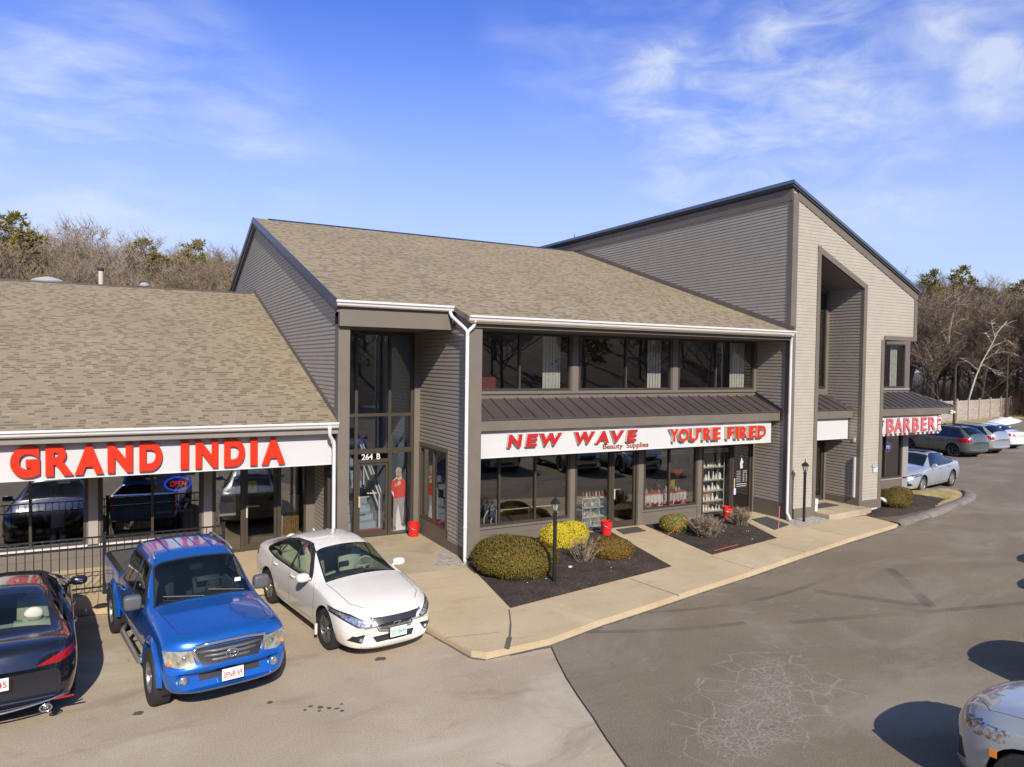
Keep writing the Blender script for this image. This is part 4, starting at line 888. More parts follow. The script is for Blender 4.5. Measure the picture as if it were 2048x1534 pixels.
def wheel(parent, x, y, r, w, rr, style, side, rimm=None, spokes=10):
    """tyre mesh with a rim child; side = +1 left, -1 right"""
    mb = MB(); hw = w / 2; ro = r
    mb.lathe((0, 0, 0), [(rr * .98, -hw * .9), (rr + (ro - rr) * .5, -hw), (ro * .965, -hw * .94), (ro, -hw * .72), (ro, hw * .72), (ro * .965, hw * .94), (rr + (ro - rr) * .5, hw), (rr * .98, hw * .9)], 40, 0, 'y', caps=False)
    t = mb.build('wheel', RUB, parent, smooth=True, local=True, angle=40); t.location = (x, y, r)
    m = MB(); s = side
    m.lathe((0, 0, 0), [(rr, s * hw * .88), (rr * .95, s * hw * .80), (rr * .90, s * hw * .2), (rr * .88, -s * hw * .3)], 36, 0, 'y', caps=False)
    m.lathe((0, 0, 0), [(rr * .88, -s * hw * .1), (.01, -s * hw * .1)], 24, 1, 'y', caps=False)
    m.lathe((0, 0, 0), [(.0305, s * hw * .5), (rr * .22, s * hw * .55), (rr * .20, s * hw * .72), (.01, s * hw * .76)], 18, 0, 'y', caps=False)
    for i in range(spokes):
        if style == 'split': a = TAU * (i // 2) / (spokes / 2) + (.13 if i % 2 else -.13)
        else: a = TAU * i / spokes
        b = a + (.0 if style != 'split' else (.12 if i % 2 else -.12)); wd = rr * (.075 if spokes > 7 else .13)
        p0 = Vector((math.cos(a), 0, math.sin(a))) * rr * .14 + Vector((0, s * hw * .62, 0)); p1 = Vector((math.cos(b), 0, math.sin(b))) * rr * .93 + Vector((0, s * hw * .72, 0))
        tn = Vector((-math.sin(a), 0, math.cos(a))) * wd; dd = (p1 - p0) / 2
        m.obox((p0 + p1) / 2 - Vector((0, s * .012, 0)), dd, tn, Vector((0, .012, 0)), 0)
    o = m.build('rim', [rimm or ALLOY, BLK], t, smooth=True, local=True, angle=35); return t
def mirror(parent, x, y, z, side, m, sx=.09, sy=.12, sz=.075):
    mb = MB(); mb.rbox((x, y + side * .13, z), sx, sy, sz, .75); mb.tube([(x + .02, y - side * .02, z - .04), (x, y + side * .08, z - .02)], .025, 6)
    o = mb.build('mirror', m, parent, smooth=True, local=True)
    g = MB(); g.ell((x - sx * .55, y + side * .13, z), sx * .5, sy * .86, sz * .82, 14, 8); g.build('mirror_glass', mat('mirror_face', (.35, .38, .42), .05, metal=1), o, smooth=True, local=True); return o
def seat(parent, x, y, m, zs=.42, facing=1, name='seat'):
    mb = MB(); mb.ell((x, y, zs), .27, .25, .13); mb.obox((x - .25 * facing, y, zs + .38), (.07, 0, .01), (0, .23, 0), (-.10 * facing, 0, .32)); mb.ell((x - .29 * facing, y, zs + .42), .10, .24, .36); mb.ell((x - .37 * facing, y, zs + .80), .06, .115, .095)
    return mb.build(name, m, parent, smooth=True, local=True)
def cabin(parent, x0, x1, w, zf, zt, seatm, rows, dx, steer=True, zs=.42, wheel_m=None, shelf=None):
    mb = MB(); mb.box(x1, x0, -w, w, zf, zf + .02); mb.box(x1, x0, -w - .01, -w + .03, zf, zt); mb.box(x1, x0, w - .03, w + .01, zf, zt); mb.box(x1 - .02, x1, -w, w, zf, zt)
    c = mb.build('interior', seatm, parent, local=True)
    d = MB(); d.ell((dx, 0, zt - .10), .26, w * .98, .15, 20, 10); d.box(dx, x0 + .4, -w, w, zt - .25, zt - .04); d.build('dashboard', DASH, parent, smooth=True, local=True, angle=40)
    for x in rows:
        for y in (-.40, .40): seat(parent, x, y, seatm, zs)
    if steer:
        s = MB(); s.torus((dx - .36, .40, zt + .0), .185, .016, (0, 1, 0), (.35, 0, .93)); s.box(dx - .35, dx - .30, .38, .42, zt - .1, zt); s.tube([(dx - .36, .24, zt - .01), (dx - .36, .56, zt - .01)], .02, 6)
        s.build('steering_wheel', wheel_m or seatm, parent, smooth=True, local=True)
    if shelf: q = MB(); q.box(shelf[0], shelf[1], -w * .9, w * .9, shelf[2] - .02, shelf[2]); q.build('parcel_shelf', seatm, parent, local=True)
def arch_cuts(bm, axles, R, L, yi=.45):
    for ax in axles:
        cut(bm, circ(ax[0], ax[1], R, 26), 'side', lambda c, n: abs(c.y) > yi and c.z < ax[1] + R + .1, delete=True)
def arches(parent, axles, R, w, yi, liner=BLK, lip=None, lipm=None, lw=.03):
    for ax in axles:
        for s in (1, -1):
            k = 20; mb = MB()
            for i in range(k):
                a, b = math.pi * (i / k) * 1.16 - .25, math.pi * ((i + 1) / k) * 1.16 - .25
                P = lambda t, y: (ax[0] + math.cos(t) * (R + .004), s * y, ax[1] + math.sin(t) * (R + .004))
                mb.quad(P(a, yi), P(b, yi), P(b, w - .035), P(a, w - .035))
            mb.add([(ax[0] + math.cos(t) * R, s * yi, ax[1] + math.sin(t) * R) for t in [math.pi * 1.16 * i / k - .25 for i in range(k + 1)]], [tuple(range(k + 1))])
            mb.build('wheel_arch', liner, parent, local=True)
def plate(parent, x, z, txt, m, nx=1, tilt=0.0, w=.31, h=.155, name='licence_plate'):
    mb = MB(); mb.box(x - .006, x + .006, -w / 2, w / 2, z - h / 2, z + h / 2)
    xx = x + nx * .0075; u = (0, nx, 0)
    o = (xx, -nx * w * .44, z - h * .26); put_text(mb, txt, o, u, w * .88, (0, 0, 1), h * .50, .002, bold=.015, m=1, nrm=(nx, 0, 0))
    return mb.build(name, [PLATE, m], parent, local=True)
KF = 1 / S
def car_root(name, label, pos, ang, group=None, k=KF):
    o = thing(name, label, 'car' if 'truck' not in name else 'pickup truck', (pos[0], pos[1], pos[2] if len(pos) > 2 else 0.0), ang, group); o.scale = (k, k * (.935 if 'pearl' in label else (.895 if 'truck' in name else 1)), k); return o

def sedan(name, label, pos, ang, P, group=None):
    """P: parameter dict; local frame +x forward, origin on the ground under the middle"""
    L = P['L']; root = car_root(name, label, pos, ang, group); bm = body_bm(P['tab'], L, P.get('fw', .28), P.get('rw', .22), P.get('nst', 84), fl=P.get('fl', .55))
    X = lambda x: L / 2 - x; R_ = P['r']; ra = R_ + P.get('arch', .045)
    ax = [(X(P['fa']), R_ + .01), (X(P['ra']), R_ + .01)]
    side = lambda c, n: abs(n.y) > .30 and n.z < .93
    arch_cuts(bm, ax, ra, L)
    names = {}
    k = 10
    # dark surround, then glass
    for poly in P['side_frames']: cut(bm, [(X(a), b) for a, b in poly], 'side', lambda c, n: abs(n.y) > .3 and c.z > P['belt'] - .06, 1)
    for poly in P['side_glass']:
        cut(bm, [(X(a), b) for a, b in poly], 'side', lambda c, n: abs(n.y) > .3 and c.z > P['belt'] - .04, k); names[k] = ('side_window', P.get('glass', CG), None); k += 1
    up = lambda zz: (lambda c, n: n.z > .12 and c.z > zz)
    for key, nm in (('windshield', 'windshield'), ('rear_glass', 'rear_window')):
        if key in P:
            x0, x1, w0, w1 = P[key]; g = .028
            o_ = -1 if x1 > x0 else 1
            cut(bm, [(X(x0 + o_ * g), w0 + g), (X(x1 - o_ * g), w1 + g), (X(x1 - o_ * g), -w1 - g), (X(x0 + o_ * g), -w0 - g)], 'top', up(P['belt'] - .03), 1)
            cut(bm, [(X(x0), w0), (X(x1), w1), (X(x1), -w1), (X(x0), -w0)], 'top', up(P['belt'] - .03), k); names[k] = (nm, P.get('wglass', P.get('glass', CG)), None); k += 1
    for nm, mt, polys, view, flt in P.get('regions', ()):
        for poly in polys:
            pp = [(X(a), b) for a, b in poly] if view in ('side', 'top') else poly
            if mt == 'b1': cut(bm, pp, view, flt, 1)
            elif mt == 'b2': cut(bm, pp, view, flt, 2)
            elif mt == 'b3': cut(bm, pp, view, flt, 3)
            else: cut(bm, pp, view, flt, k)
        if mt not in ('b1', 'b2', 'b3'): names[k] = (nm, mt, None); k += 1
    # panel gaps
    for (x0, z0, x1, z1) in P.get('gaps', ()):
        d = Vector((x1 - x0, z1 - z0)).normalized() * .0045; q = [(X(x0 - d.y), z0 + d.x), (X(x1 - d.y), z1 + d.x), (X(x1 + d.y), z1 - d.x), (X(x0 + d.y), z0 - d.x)]
        cut(bm, q, 'side', side, 4)
    for (x0, y0, x1, y1) in P.get('tgaps', ()):
        for s in (1, -1):
            d = Vector((x1 - x0, y1 - y0)).normalized() * .0045; q = [(X(x0 - d.y), s * (y0 + d.x)), (X(x1 - d.y), s * (y1 + d.x)), (X(x1 + d.y), s * (y1 - d.x)), (X(x0 + d.y), s * (y0 - d.x))]
            cut(bm, q, 'top', lambda c, n: n.z > .4 and c.z > .55, 4)
    body, parts = split_regions(bm, names, [P['paint'], BLK, P.get('m2', CHROME), P.get('m3', TRIM), GAP], root)
    wm = P['wm'];
    arches(root, ax, ra, wm, .50)
    for a in ax:
        for s in (1, -1): wheel(root, a[0], s * (wm - P.get('tw', .225) / 2 - P.get('win', .035)), R_, P.get('tw', .225), P.get('rr', .225), P.get('style', 'split'), s, P.get('rim'), P.get('spokes', 10))
    if 'cabin' in P: cabin(root, *P['cabin'][:6], P['cabin'][6], P['cabin'][7], **P.get('cabin_kw', {}))
    mx, my, mz = P['mirror']
    for s in (1, -1): mirror(root, X(mx), s * my, mz, s, P.get('mirror_m', P['paint']), *P.get('mirror_s', (.09, .12, .075)))
    for hx, hz, hy in P.get('handles', ()):
        for s in (1, -1):
            mb = MB(); mb.tube([(X(hx) + .10, s * hy, hz), (X(hx) + .06, s * (hy + .025), hz), (X(hx) - .06, s * (hy + .025), hz), (X(hx) - .10, s * hy, hz)], .016, 8); mb.build('door_handle', P.get('handle_m', P['paint']), root, smooth=True, local=True)
    um = MB(); um.box(-L / 2 + .5, L / 2 - .5, -.62, .62, .16, .30); um.build('underbody', BLK, root, local=True)
    return root, X

# ---- white sedan
WPAINT = paint('pearl_white_paint', (.74, .70, .62), .0, .3)
T1 = [ # x   zb   ws   zs   wm   zm   wsh  zsh  wt   zt   zc
 (0.00, .24, .62, .28, .70, .40, .66, .52, .40, .58, .60),
 (0.06, .20, .72, .27, .80, .42, .76, .60, .52, .68, .70),
 (0.18, .19, .80, .27, .87, .46, .82, .68, .62, .76, .785),
 (0.45, .19, .85, .27, .915, .52, .86, .77, .66, .86, .885),
 (0.95, .19, .86, .26, .925, .56, .87, .88, .68, .95, .985),
 (1.35, .19, .86, .25, .920, .58, .87, .935, .70, 1.00, 1.045),
 (1.75, .19, .86, .25, .915, .58, .87, .950, .64, 1.17, 1.225),
 (2.20, .19, .86, .25, .915, .58, .865, .965, .575, 1.375, 1.425),
 (2.60, .19, .86, .25, .915, .58, .865, .975, .560, 1.425, 1.475),
 (3.10, .19, .86, .25, .915, .58, .865, .990, .555, 1.405, 1.455),
 (3.60, .19, .86, .26, .915, .60, .86, 1.01, .555, 1.30, 1.350),
 (4.05, .20, .86, .28, .92, .62, .84, 1.03, .575, 1.145, 1.185),
 (4.35, .22, .85, .30, .915, .64, .82, 1.02, .60, 1.075, 1.10),
 (4.62, .26, .82, .34, .89, .66, .78, 1.00, .60, 1.05, 1.065),
 (4.78, .30, .76, .38, .82, .66, .72, .94, .52, 1.00, 1.01),
 (4.86, .36, .66, .44, .70, .62, .62, .80, .44, .86, .88)]
fr_ = lambda c, n: n.x > .15 and c.x > 1.6
P1 = dict(L=4.86, tab=T1, paint=WPAINT, r=.335, rr=.232, fa=.98, ra=3.76, wm=.92, belt=.95, m2=mat('dark_grille_mesh', (.03, .03, .032), .35), rim=mat('machined_alloy', (.26, .26, .27), .3, metal=.85), spokes=10, fw=.34,
    side_frames=[[(1.66, .955), (1.72, 1.02), (2.14, 1.335), (2.40, 1.415), (2.62, 1.42), (2.62, .955)], [(2.60, .955), (2.60, 1.42), (3.05, 1.39), (3.50, 1.30), (3.98, 1.12), (4.02, 1.06), (3.9, 1.02), (3.4, .97)]],
    side_glass=[[(1.82, .985), (2.19, 1.30), (2.42, 1.375), (2.585, 1.385), (2.585, .985)], [(2.655, .985), (2.655, 1.385), (3.05, 1.355), (3.42, 1.28), (3.42, 1.00)], [(3.47, 1.01), (3.47, 1.265), (3.92, 1.105), (3.94, 1.06), (3.8, 1.03)]],
    windshield=(1.36, 2.10, .685, .535), rear_glass=(4.12, 3.50, .55, .50),
    regions=[('grille', 'b2', [[(-.44, .69), (-.30, .495), (.30, .495), (.44, .69)]], 'front', fr_), ('lower_grille', 'b1', [[(-.40, .36), (-.34, .27), (.34, .27), (.40, .36)]], 'front', fr_),
             ('fog', 'b1', [[(.52, .42), (.60, .30), (.80, .34), (.74, .42)], [(-.52, .42), (-.74, .42), (-.80, .34), (-.60, .30)]], 'front', fr_),
             ('frame', 'b1', [[(.42, .665), (.46, .545), (.67, .545), (.92, .70), (.92, .835), (.72, .735)], [(-.42, .665), (-.72, .735), (-.92, .835), (-.92, .70), (-.67, .545), (-.46, .545)]], 'front', lambda c, n: n.x > .05 and c.x > 1.5),
             ('headlight', LENS, [[(.47, .63), (.50, .56), (.66, .562), (.90, .72), (.90, .785), (.70, .70)], [(-.47, .63), (-.70, .70), (-.90, .785), (-.90, .72), (-.66, .562), (-.50, .56)]], 'front', lambda c, n: n.x > .05 and c.x > 1.55),
             ('tail_light', TAIL, [[(.44, .82), (.86, .80), (.90, .97), (.60, .96)], [(-.44, .82), (-.60, .96), (-.90, .97), (-.86, .80)]], 'front', lambda c, n: n.x < .1 and c.x < -1.95)],
    gaps=[(1.50, .32, 1.42, .72), (1.42, .72, 1.50, .96), (2.62, .30, 2.62, .97), (3.55, .62, 3.42, .40), (3.55, .62, 3.52, .98), (1.55, .33, 2.6, .31), (2.64, .31, 3.35, .33)], tgaps=[(.30, .50, .5, .66), (.5, .66, 1.30, .72)],
    cabin=(1.05, -1.55, .74, .30, .96, BEIGE, (.02, -.95), .72), cabin_kw=dict(shelf=(-1.6, -1.15, 1.04)), mirror=(1.72, .86, 1.02), handles=((2.45, .86, .885), (3.35, .88, .885)), mirror_s=(.085, .125, .075))
def finish_white(root, X):
    mb = MB()
    for i in range(6): mb.box(X(.10) - .02, X(.06), -.33 + i * .012, .33 - i * .012, .635 - i * .022, .640 - i * .022)
    mb.build('grille_slats', mat('grille_slat', (.20, .20, .21), .3, metal=.6), root, local=True)
    mb = MB(); w = [(-.40, .665), (-.30, .485), (.30, .485), (.40, .665)]; mb.tube([(X(.05 + abs(a) * .10), a, b) for a, b in ((-.47, .70), (-.37, .60), (-.30, .49), (-.15, .475), (.15, .475), (.30, .49), (.37, .60), (.47, .70))], .018, 8); mb.build('grille_surround', CHROME, root, smooth=True, local=True)
    mb = MB(); c = (X(.035), 0, .585); mb.torus(c, .062, .008, (0, 1, 0), (.15, 0, 1)); mb.box(c[0] - .005, c[0] + .012, -.072, .072, .572, .600); mb.build('emblem', CHROME, root, smooth=True, local=True, angle=40)
    plate(root, X(-.012), .435, '531·8694', PGRN); m = MB(); m.box(X(-.005), X(.02), -.16, .16, .40, .50); m.build('plate_holder', BLK, root, local=True)
    for s in (1, -1):
        mb = MB(); mb.tube([(X(1.30), s * .58, 1.035), (X(1.42), s * .1, 1.085)], .010, 6); mb.build('wiper', BLK, root, local=True)
        mb = MB(); mb.ell((X(.24), s * .60, .635), .05, .05, .035); mb.ell((X(.34), s * .70, .675), .04, .045, .035); mb.build('lamp_projector', mat('projector', (.25, .26, .28), .05, metal=.9, coat=1), root, smooth=True, local=True)
        mb = MB(); mb.ell((X(.13), s * .62, .36), .03, .04, .035); mb.build('fog_light', LENS, root, smooth=True, local=True)
        mb = MB(); mb.ell((X(.50), s * .835, .70), .045, .02, .04); mb.build('turn_signal', AMB, root, smooth=True, local=True)
        mb = MB(); mb.box(X(1.36), X(1.33), s * .87, s * .915, .14, .32); mb.build('mud_flap', WPAINT, root, local=True)
    mb = MB(); mb.ell((X(3.55), 0, 1.375), .06, .02, .03); mb.build('roof_aerial', WPAINT, root, smooth=True, local=True)
    mb = MB(); mb.box(X(2.04), X(1.98), -.10, .10, 1.24, 1.32); mb.build('rear_view_mirror', BLK, root, local=True)

a_w = math.atan2(-.988, .15)
cx, cy = 4.14, 13.0; hv = Vector((math.cos(a_w), math.sin(a_w)))
ctr = Vector((cx, cy)) - hv * (4.86 / 2 - .98) * KF
wr, X = sedan('white_sedan', 'pearl white sedan with beige seats parked facing the camera beside the blue pickup', (ctr.x, ctr.y), a_w, P1); finish_white(wr, X)

# ---- dark sedan seen from behind (left edge)
DPAINT = paint('black_blue_paint', (.010, .012, .020), .2, .18)
T2 = [(0.00, .26, .62, .30, .70, .42, .66, .54, .42, .60, .62), (.06, .22, .72, .27, .80, .44, .77, .62, .54, .70, .72), (.18, .20, .80, .27, .87, .48, .83, .72, .64, .79, .81), (.45, .20, .85, .27, .915, .54, .87, .80, .67, .88, .905),
 (.95, .20, .86, .26, .925, .58, .88, .88, .69, .95, .985), (1.35, .20, .86, .25, .92, .58, .875, .94, .70, 1.0, 1.04), (1.75, .20, .86, .25, .92, .58, .87, .955, .64, 1.16, 1.21), (2.2, .20, .86, .25, .92, .58, .87, .965, .585, 1.365, 1.415),
 (2.6, .20, .86, .25, .92, .58, .87, .975, .57, 1.415, 1.465), (3.1, .20, .86, .25, .92, .58, .87, .99, .565, 1.40, 1.45), (3.6, .20, .86, .26, .92, .60, .865, 1.005, .565, 1.305, 1.355), (4.1, .21, .86, .28, .925, .62, .855, 1.02, .60, 1.13, 1.175),
 (4.35, .23, .86, .30, .92, .64, .84, 1.03, .64, 1.075, 1.10), (4.65, .26, .84, .34, .90, .66, .80, 1.02, .66, 1.06, 1.08), (4.82, .30, .78, .38, .84, .66, .74, .98, .60, 1.02, 1.03), (4.91, .36, .68, .44, .72, .60, .66, .74, .50, .80, .82)]
rear = lambda c, n: n.x < .15 and c.x < -1.9
P2 = dict(P1); P2.update(L=4.91, tab=T2, paint=DPAINT, r=.335, fa=.97, ra=3.75, wm=.925, m2=CHROME, rim=ALLOY,
    regions=[('tail_light', TAIL, [[(.42, .87), (.42, .82), (.70, .80), (.93, .87), (.93, 1.0), (.74, .93)], [(-.42, .87), (-.74, .93), (-.93, 1.0), (-.93, .87), (-.70, .80), (-.42, .82)]], 'front', rear),
             ('headlight', LENS, [[(.44, .63), (.50, .56), (.66, .565), (.90, .72), (.90, .80), (.70, .70)], [(-.44, .63), (-.70, .70), (-.90, .80), (-.90, .72), (-.66, .565), (-.50, .56)]], 'front', lambda c, n: n.x > .05 and c.x > 1.55),
             ('lower', 'b1', [[(-.62, .34), (-.58, .24), (.58, .24), (.62, .34)]], 'front', rear)],
    rear_glass=(4.16, 3.42, .60, .53), tgaps=[(4.22, 0, 4.22, .64), (4.22, .64, 4.7, .70)], gaps=P1['gaps'], cabin=(1.05, -1.62, .74, .30, .96, BEIGE, (.02, -1.10), .72), cabin_kw=dict(shelf=(-1.75, -1.25, 1.06)), handle_m=CHROME)
a_b = math.atan2(1, -.07)
hv = Vector((math.cos(a_b), math.sin(a_b))); rt = Vector((hv.y, -hv.x))
rear_corner = Vector((-.60, 11.80)); ctr = rear_corner - rt * .90 + hv * (4.91 / 2 * KF)
dr, X = sedan('dark_sedan', 'glossy black sedan with beige seats seen from behind at the left edge', (ctr.x, ctr.y), a_b, P2)
mb = MB(); mb.tube([(X(4.86 - abs(y) * .10 - max(0, abs(y) - .5) * .5), y, .865 + max(0, abs(y) - .35) * .22) for y in np.linspace(-.66, .66, 15)], .016, 8); mb.build('boot_chrome_bar', CHROME, dr, smooth=True, local=True)
mb = MB(); mb.tube([(X(4.925 - (abs(y) / .9) ** 2.6 * .26), y, .325 + abs(y) * .05) for y in np.linspace(-.80, .80, 21)], .014, 8); mb.build('bumper_chrome_strip', CHROME, dr, smooth=True, local=True)
for s in (1, -1):
    mb = MB(); mb.torus((X(4.84), s * .54, .255), .052, .010, (0, 1, 0), (0, 0, 1), 1.25, .9); mb.tube([(X(4.6), s * .54, .255), (X(4.83), s * .54, .255)], .045, 14); mb.build('exhaust_tip', CHROME, dr, smooth=True, local=True)
    mb = MB(); mb.tube([(X(4.88 - abs(y) * .12 - max(0, abs(y) - .5) * .55), s * y, .82 + (y - .45) * .14) for y in (.45, .55, .65, .75)], .012, 6); mb.build('lamp_chrome', mat('lamp_clear', (.75, .72, .72), .1, metal=.4, coat=1), dr, smooth=True, local=True)
    mb = MB(); mb.obox((X(4.82), s * .72, .345), (.01, -s * .03, 0), (0, .10, 0), (0, 0, .012)); mb.build('reflector', TAIL, dr, local=True)
plate(dr, X(4.935), .69, '1EK 45', PRED, -1)
mb = MB(); mb.torus((X(4.885), 0, .93), .05, .008, (0, 1, 0), (0, 0, 1), 1.1, .9); mb.box(X(4.90), X(4.88), -.022, .022, .925, .935); mb.build('emblem', CHROME, dr, smooth=True, local=True, angle=40)

# ---- compact SUVs / wagons
def suv_tab(H, L):
    k = H
    return [(0.00, .28, .64, .34, .72, .50, .68, .66, .44, .72, .74), (.06, .24, .74, .32, .82, .52, .78, .74, .56, .84, .86), (.18, .23, .82, .31, .89, .56, .84, .84, .64, .93, .95), (.45, .23, .87, .30, .93, .60, .89, .93, .68, 1.01, 1.035),
     (.95, .23, .88, .29, .94, .62, .90, .99, .70, 1.06, 1.10), (1.30, .23, .88, .29, .935, .62, .89, 1.03, .72, 1.10, 1.15), (1.65, .23, .88, .29, .93, .62, .885, 1.05, .68, 1.30, 1.36), (2.05, .23, .88, .29, .93, .62, .88, 1.06, .63, k - .10, k - .05),
     (2.5, .23, .88, .29, .93, .62, .88, 1.07, .62, k - .06, k), (3.2, .23, .88, .29, .93, .62, .88, 1.08, .61, k - .06, k - .005), (L - .75, .24, .88, .31, .93, .64, .88, 1.09, .60, k - .10, k - .05), (L - .42, .26, .87, .34, .93, .66, .87, 1.09, .60, k - .28, k - .22),
     (L - .20, .30, .84, .38, .90, .68, .83, 1.08, .60, 1.26, 1.31), (L - .07, .34, .78, .42, .84, .70, .77, 1.02, .60, 1.08, 1.10), (L, .40, .70, .46, .74, .66, .68, .80, .54, .86, .88)]
def suv_par(L, H, pt, glass_=None, rim=None, spokes=6):
    fr2 = lambda c, n: n.x > .05 and c.x > L / 2 - .85
    rr2 = lambda c, n: n.x < .3 and c.x < -L / 2 + .75
    return dict(L=L, tab=suv_tab(H, L), paint=pt, r=.36, rr=.235, fa=.92, ra=.92 + 2.67, wm=.935, belt=1.05, rim=rim, spokes=spokes, style='plain' if spokes < 8 else 'split', fw=.30, arch=.05,
        glass=glass_ or CGD, wglass=glass_ or CGD,
        side_frames=[[(1.45, 1.045), (2.0, H - .13), (2.4, H - .085), (L - .85, H - .12), (L - .38, 1.12), (L - .45, 1.06)]],
        side_glass=[[(1.62, 1.075), (2.06, H - .16), (2.42, H - .115), (2.42, 1.075)], [(2.50, 1.075), (2.50, H - .115), (3.25, H - .125), (3.25, 1.09)], [(3.33, 1.09), (3.33, H - .13), (L - .88, H - .16), (L - .50, 1.12)]],
        windshield=(1.32, 1.98, .70, .58), rear_glass=(L - .24, L - .70, .62, .55),
        regions=[('headlight', LENS, [[(.46, .80), (.52, .70), (.92, .76), (.92, .92)], [(-.46, .80), (-.92, .92), (-.92, .76), (-.52, .70)]], 'front', fr2),
                 ('tail_light', TAIL, [[(.58, .86), (.93, .84), (.93, 1.06), (.66, 1.06)], [(-.58, .86), (-.66, 1.06), (-.93, 1.06), (-.93, .84)]], 'front', rr2),
                 ('grille', 'b1', [[(-.40, .82), (-.30, .58), (.30, .58), (.40, .82)], [(-.5, .44), (-.44, .32), (.44, .32), (.5, .44)]], 'front', fr2),
                 ('intake', 'b1', [[(.62, .62), (.66, .36), (.80, .40), (.76, .60)], [(-.62, .62), (-.76, .60), (-.80, .40), (-.66, .36)]], 'front', fr2),
                 ('cladding', 'b1', [[(.3, .33), (.3, .1), (L - .3, .1), (L - .3, .33)]], 'side', lambda c, n: abs(n.y) > .2 or n.z < -.2)],
        gaps=[(1.42, .36, 1.42, 1.05), (2.46, .34, 2.46, 1.07), (3.36, .70, 3.29, 1.08), (3.05, .38, 3.36, .70), (1.5, .36, 3.0, .36)], tgaps=[(.28, .45, .45, .68), (.45, .68, 1.25, .74)],
        cabin=(1.0, -L / 2 + .4, .74, .36, 1.0, GREYI, (.05, -.95), .72), cabin_kw=dict(zs=.55), mirror=(1.62, .90, 1.12), handles=((2.28, .92, .90), (3.12, .93, .90)), mirror_s=(.08, .12, .09))
SILV = paint('silver_paint', (.46, .48, .49), .55, .3); GREENG = paint('grey_green_paint', (.13, .155, .145), .5, .28); LBLUE = paint('light_blue_silver_paint', (.52, .56, .63), .5, .28); CLW = paint('clean_white_paint', (.74, .75, .76), 0, .25)
LGREY = paint('pale_grey_paint', (.42, .45, .45), .4, .22)
ROW = 'cars parked in the row along the right edge'
sp = suv_par(4.65, 1.66, LGREY, CG, ALLOYD, 10); sp['r'] = .37
rowang = math.pi / 2 + .12
def place(front_left, ang, L, hw=.93):
    hv = Vector((math.cos(ang), math.sin(ang))); lf = Vector((-hv.y, hv.x)); return Vector(front_left) - lf * hw * KF - hv * L / 2 * KF
p = place((8.93, 5.22), rowang, 4.65)
s1, X = sedan('suv', 'pale grey suv whose front corner enters at the bottom right', (p.x, p.y), rowang, sp, ROW)
for s in (1, -1):
    mb = MB(); mb.ell((X(.30), s * .72, .86), .07, .06, .04); mb.ell((X(.42), s * .80, .88), .06, .04, .04); mb.build('lamp_projector', MATS['projector'], s1, smooth=True, local=True)
    mb = MB(); mb.box(X(.62), X(.55), s * .925, s * .940, .60, .68); mb.build('side_marker', AMB, s1, local=True)
mb = MB()
for y in (-.28, .28): mb.tube([(X(.35), y * .8, 1.005), (X(1.2), y * 1.25, 1.125)], .012, 6)
mb.build('bonnet_crease', LGREY, s1, smooth=True, local=True)
for i, (fx, fy) in enumerate(((12.75, 5.75), (15.0, 6.05), (18.4, 8.0), (21.0, 9.3))):
    p = place((fx, fy), rowang, 4.65); c = copy_tree(s1); c.location = (p.x, p.y, 0); c.scale.z *= (1.2, 1, 1, 1)[i]; c['label'] = 'pale grey suv of the right hand row, %s past the one at the corner' % ('first', 'second', 'third', 'fourth')[i]
# far row
far = math.radians(86)
def by_wheel(rw, ang, ra, L, hw, side=1):     # rear wheel contact of the left side
    hv = Vector((math.cos(ang), math.sin(ang))); lf = Vector((-hv.y, hv.x)); return Vector(rw) - lf * hw * KF * side + hv * (ra - L / 2) * KF
pg = suv_par(4.60, 1.68, GREENG, CGD, ALLOYD, 5); p = by_wheel((43.6, 25.0), math.radians(83), 3.59, 4.60, .90)
g1, X = sedan('station_wagon', 'grey green suv with roof rails, nearest of the three behind the barber sign', (p.x, p.y), math.radians(83), pg, 'cars parked beyond the barber shop')
mb = MB()
for s in (1, -1): mb.tube([(X(1.9), s * .56, 1.62), (X(2.1), s * .58, 1.70), (X(3.7), s * .56, 1.69), (X(3.95), s * .54, 1.60)], .02, 6)
mb.build('roof_rail', BLK, g1, smooth=True, local=True)
pg = suv_par(4.60, 1.66, SILV, CGD, ALLOY, 5); p = by_wheel((46.9, 25.5), math.radians(83), 3.59, 4.60, .90)
sedan('station_wagon', 'silver suv squeezed between the grey green one and the white car', (p.x, p.y), math.radians(83), pg, 'cars parked beyond the barber shop')
P4 = dict(P1); P4.update(paint=CLW, glass=CGD, rim=ALLOY, regions=[P1['regions'][4], P1['regions'][5]], mirror_m=CLW)
p = by_wheel((51.3, 26.7), math.radians(80), 3.76, 4.86, .90)
sedan('white_sedan', 'clean white sedan, farthest of the parked cars near the snow bank', (p.x, p.y), math.radians(80), P4, 'cars parked beyond the barber shop')
P5 = dict(P1); P5.update(paint=LBLUE, glass=CGD, rim=mat('bright_alloy', (.62, .62, .60), .25, metal=.8), spokes=16, handle_m=CHROME, mirror_m=LBLUE, mirror_s=(.07, .10, .07))
a5 = math.radians(190); p = Vector((32.55, 18.6)); hv = Vector((math.cos(a5), math.sin(a5))); lf = Vector((-hv.y, hv.x))
ctr = p - lf * .90 * KF + hv * (3.76 - 4.86 / 2) * KF
s5, X = sedan('silver_sedan', 'pale silver blue sedan parked behind the barber shop corner', (ctr.x, ctr.y), a5, P5)
mb = MB(); mb.box(X(2.95), X(2.3), -.40, .40, 1.468, 1.474); mb.build('sunroof', BLK, s5, local=True)

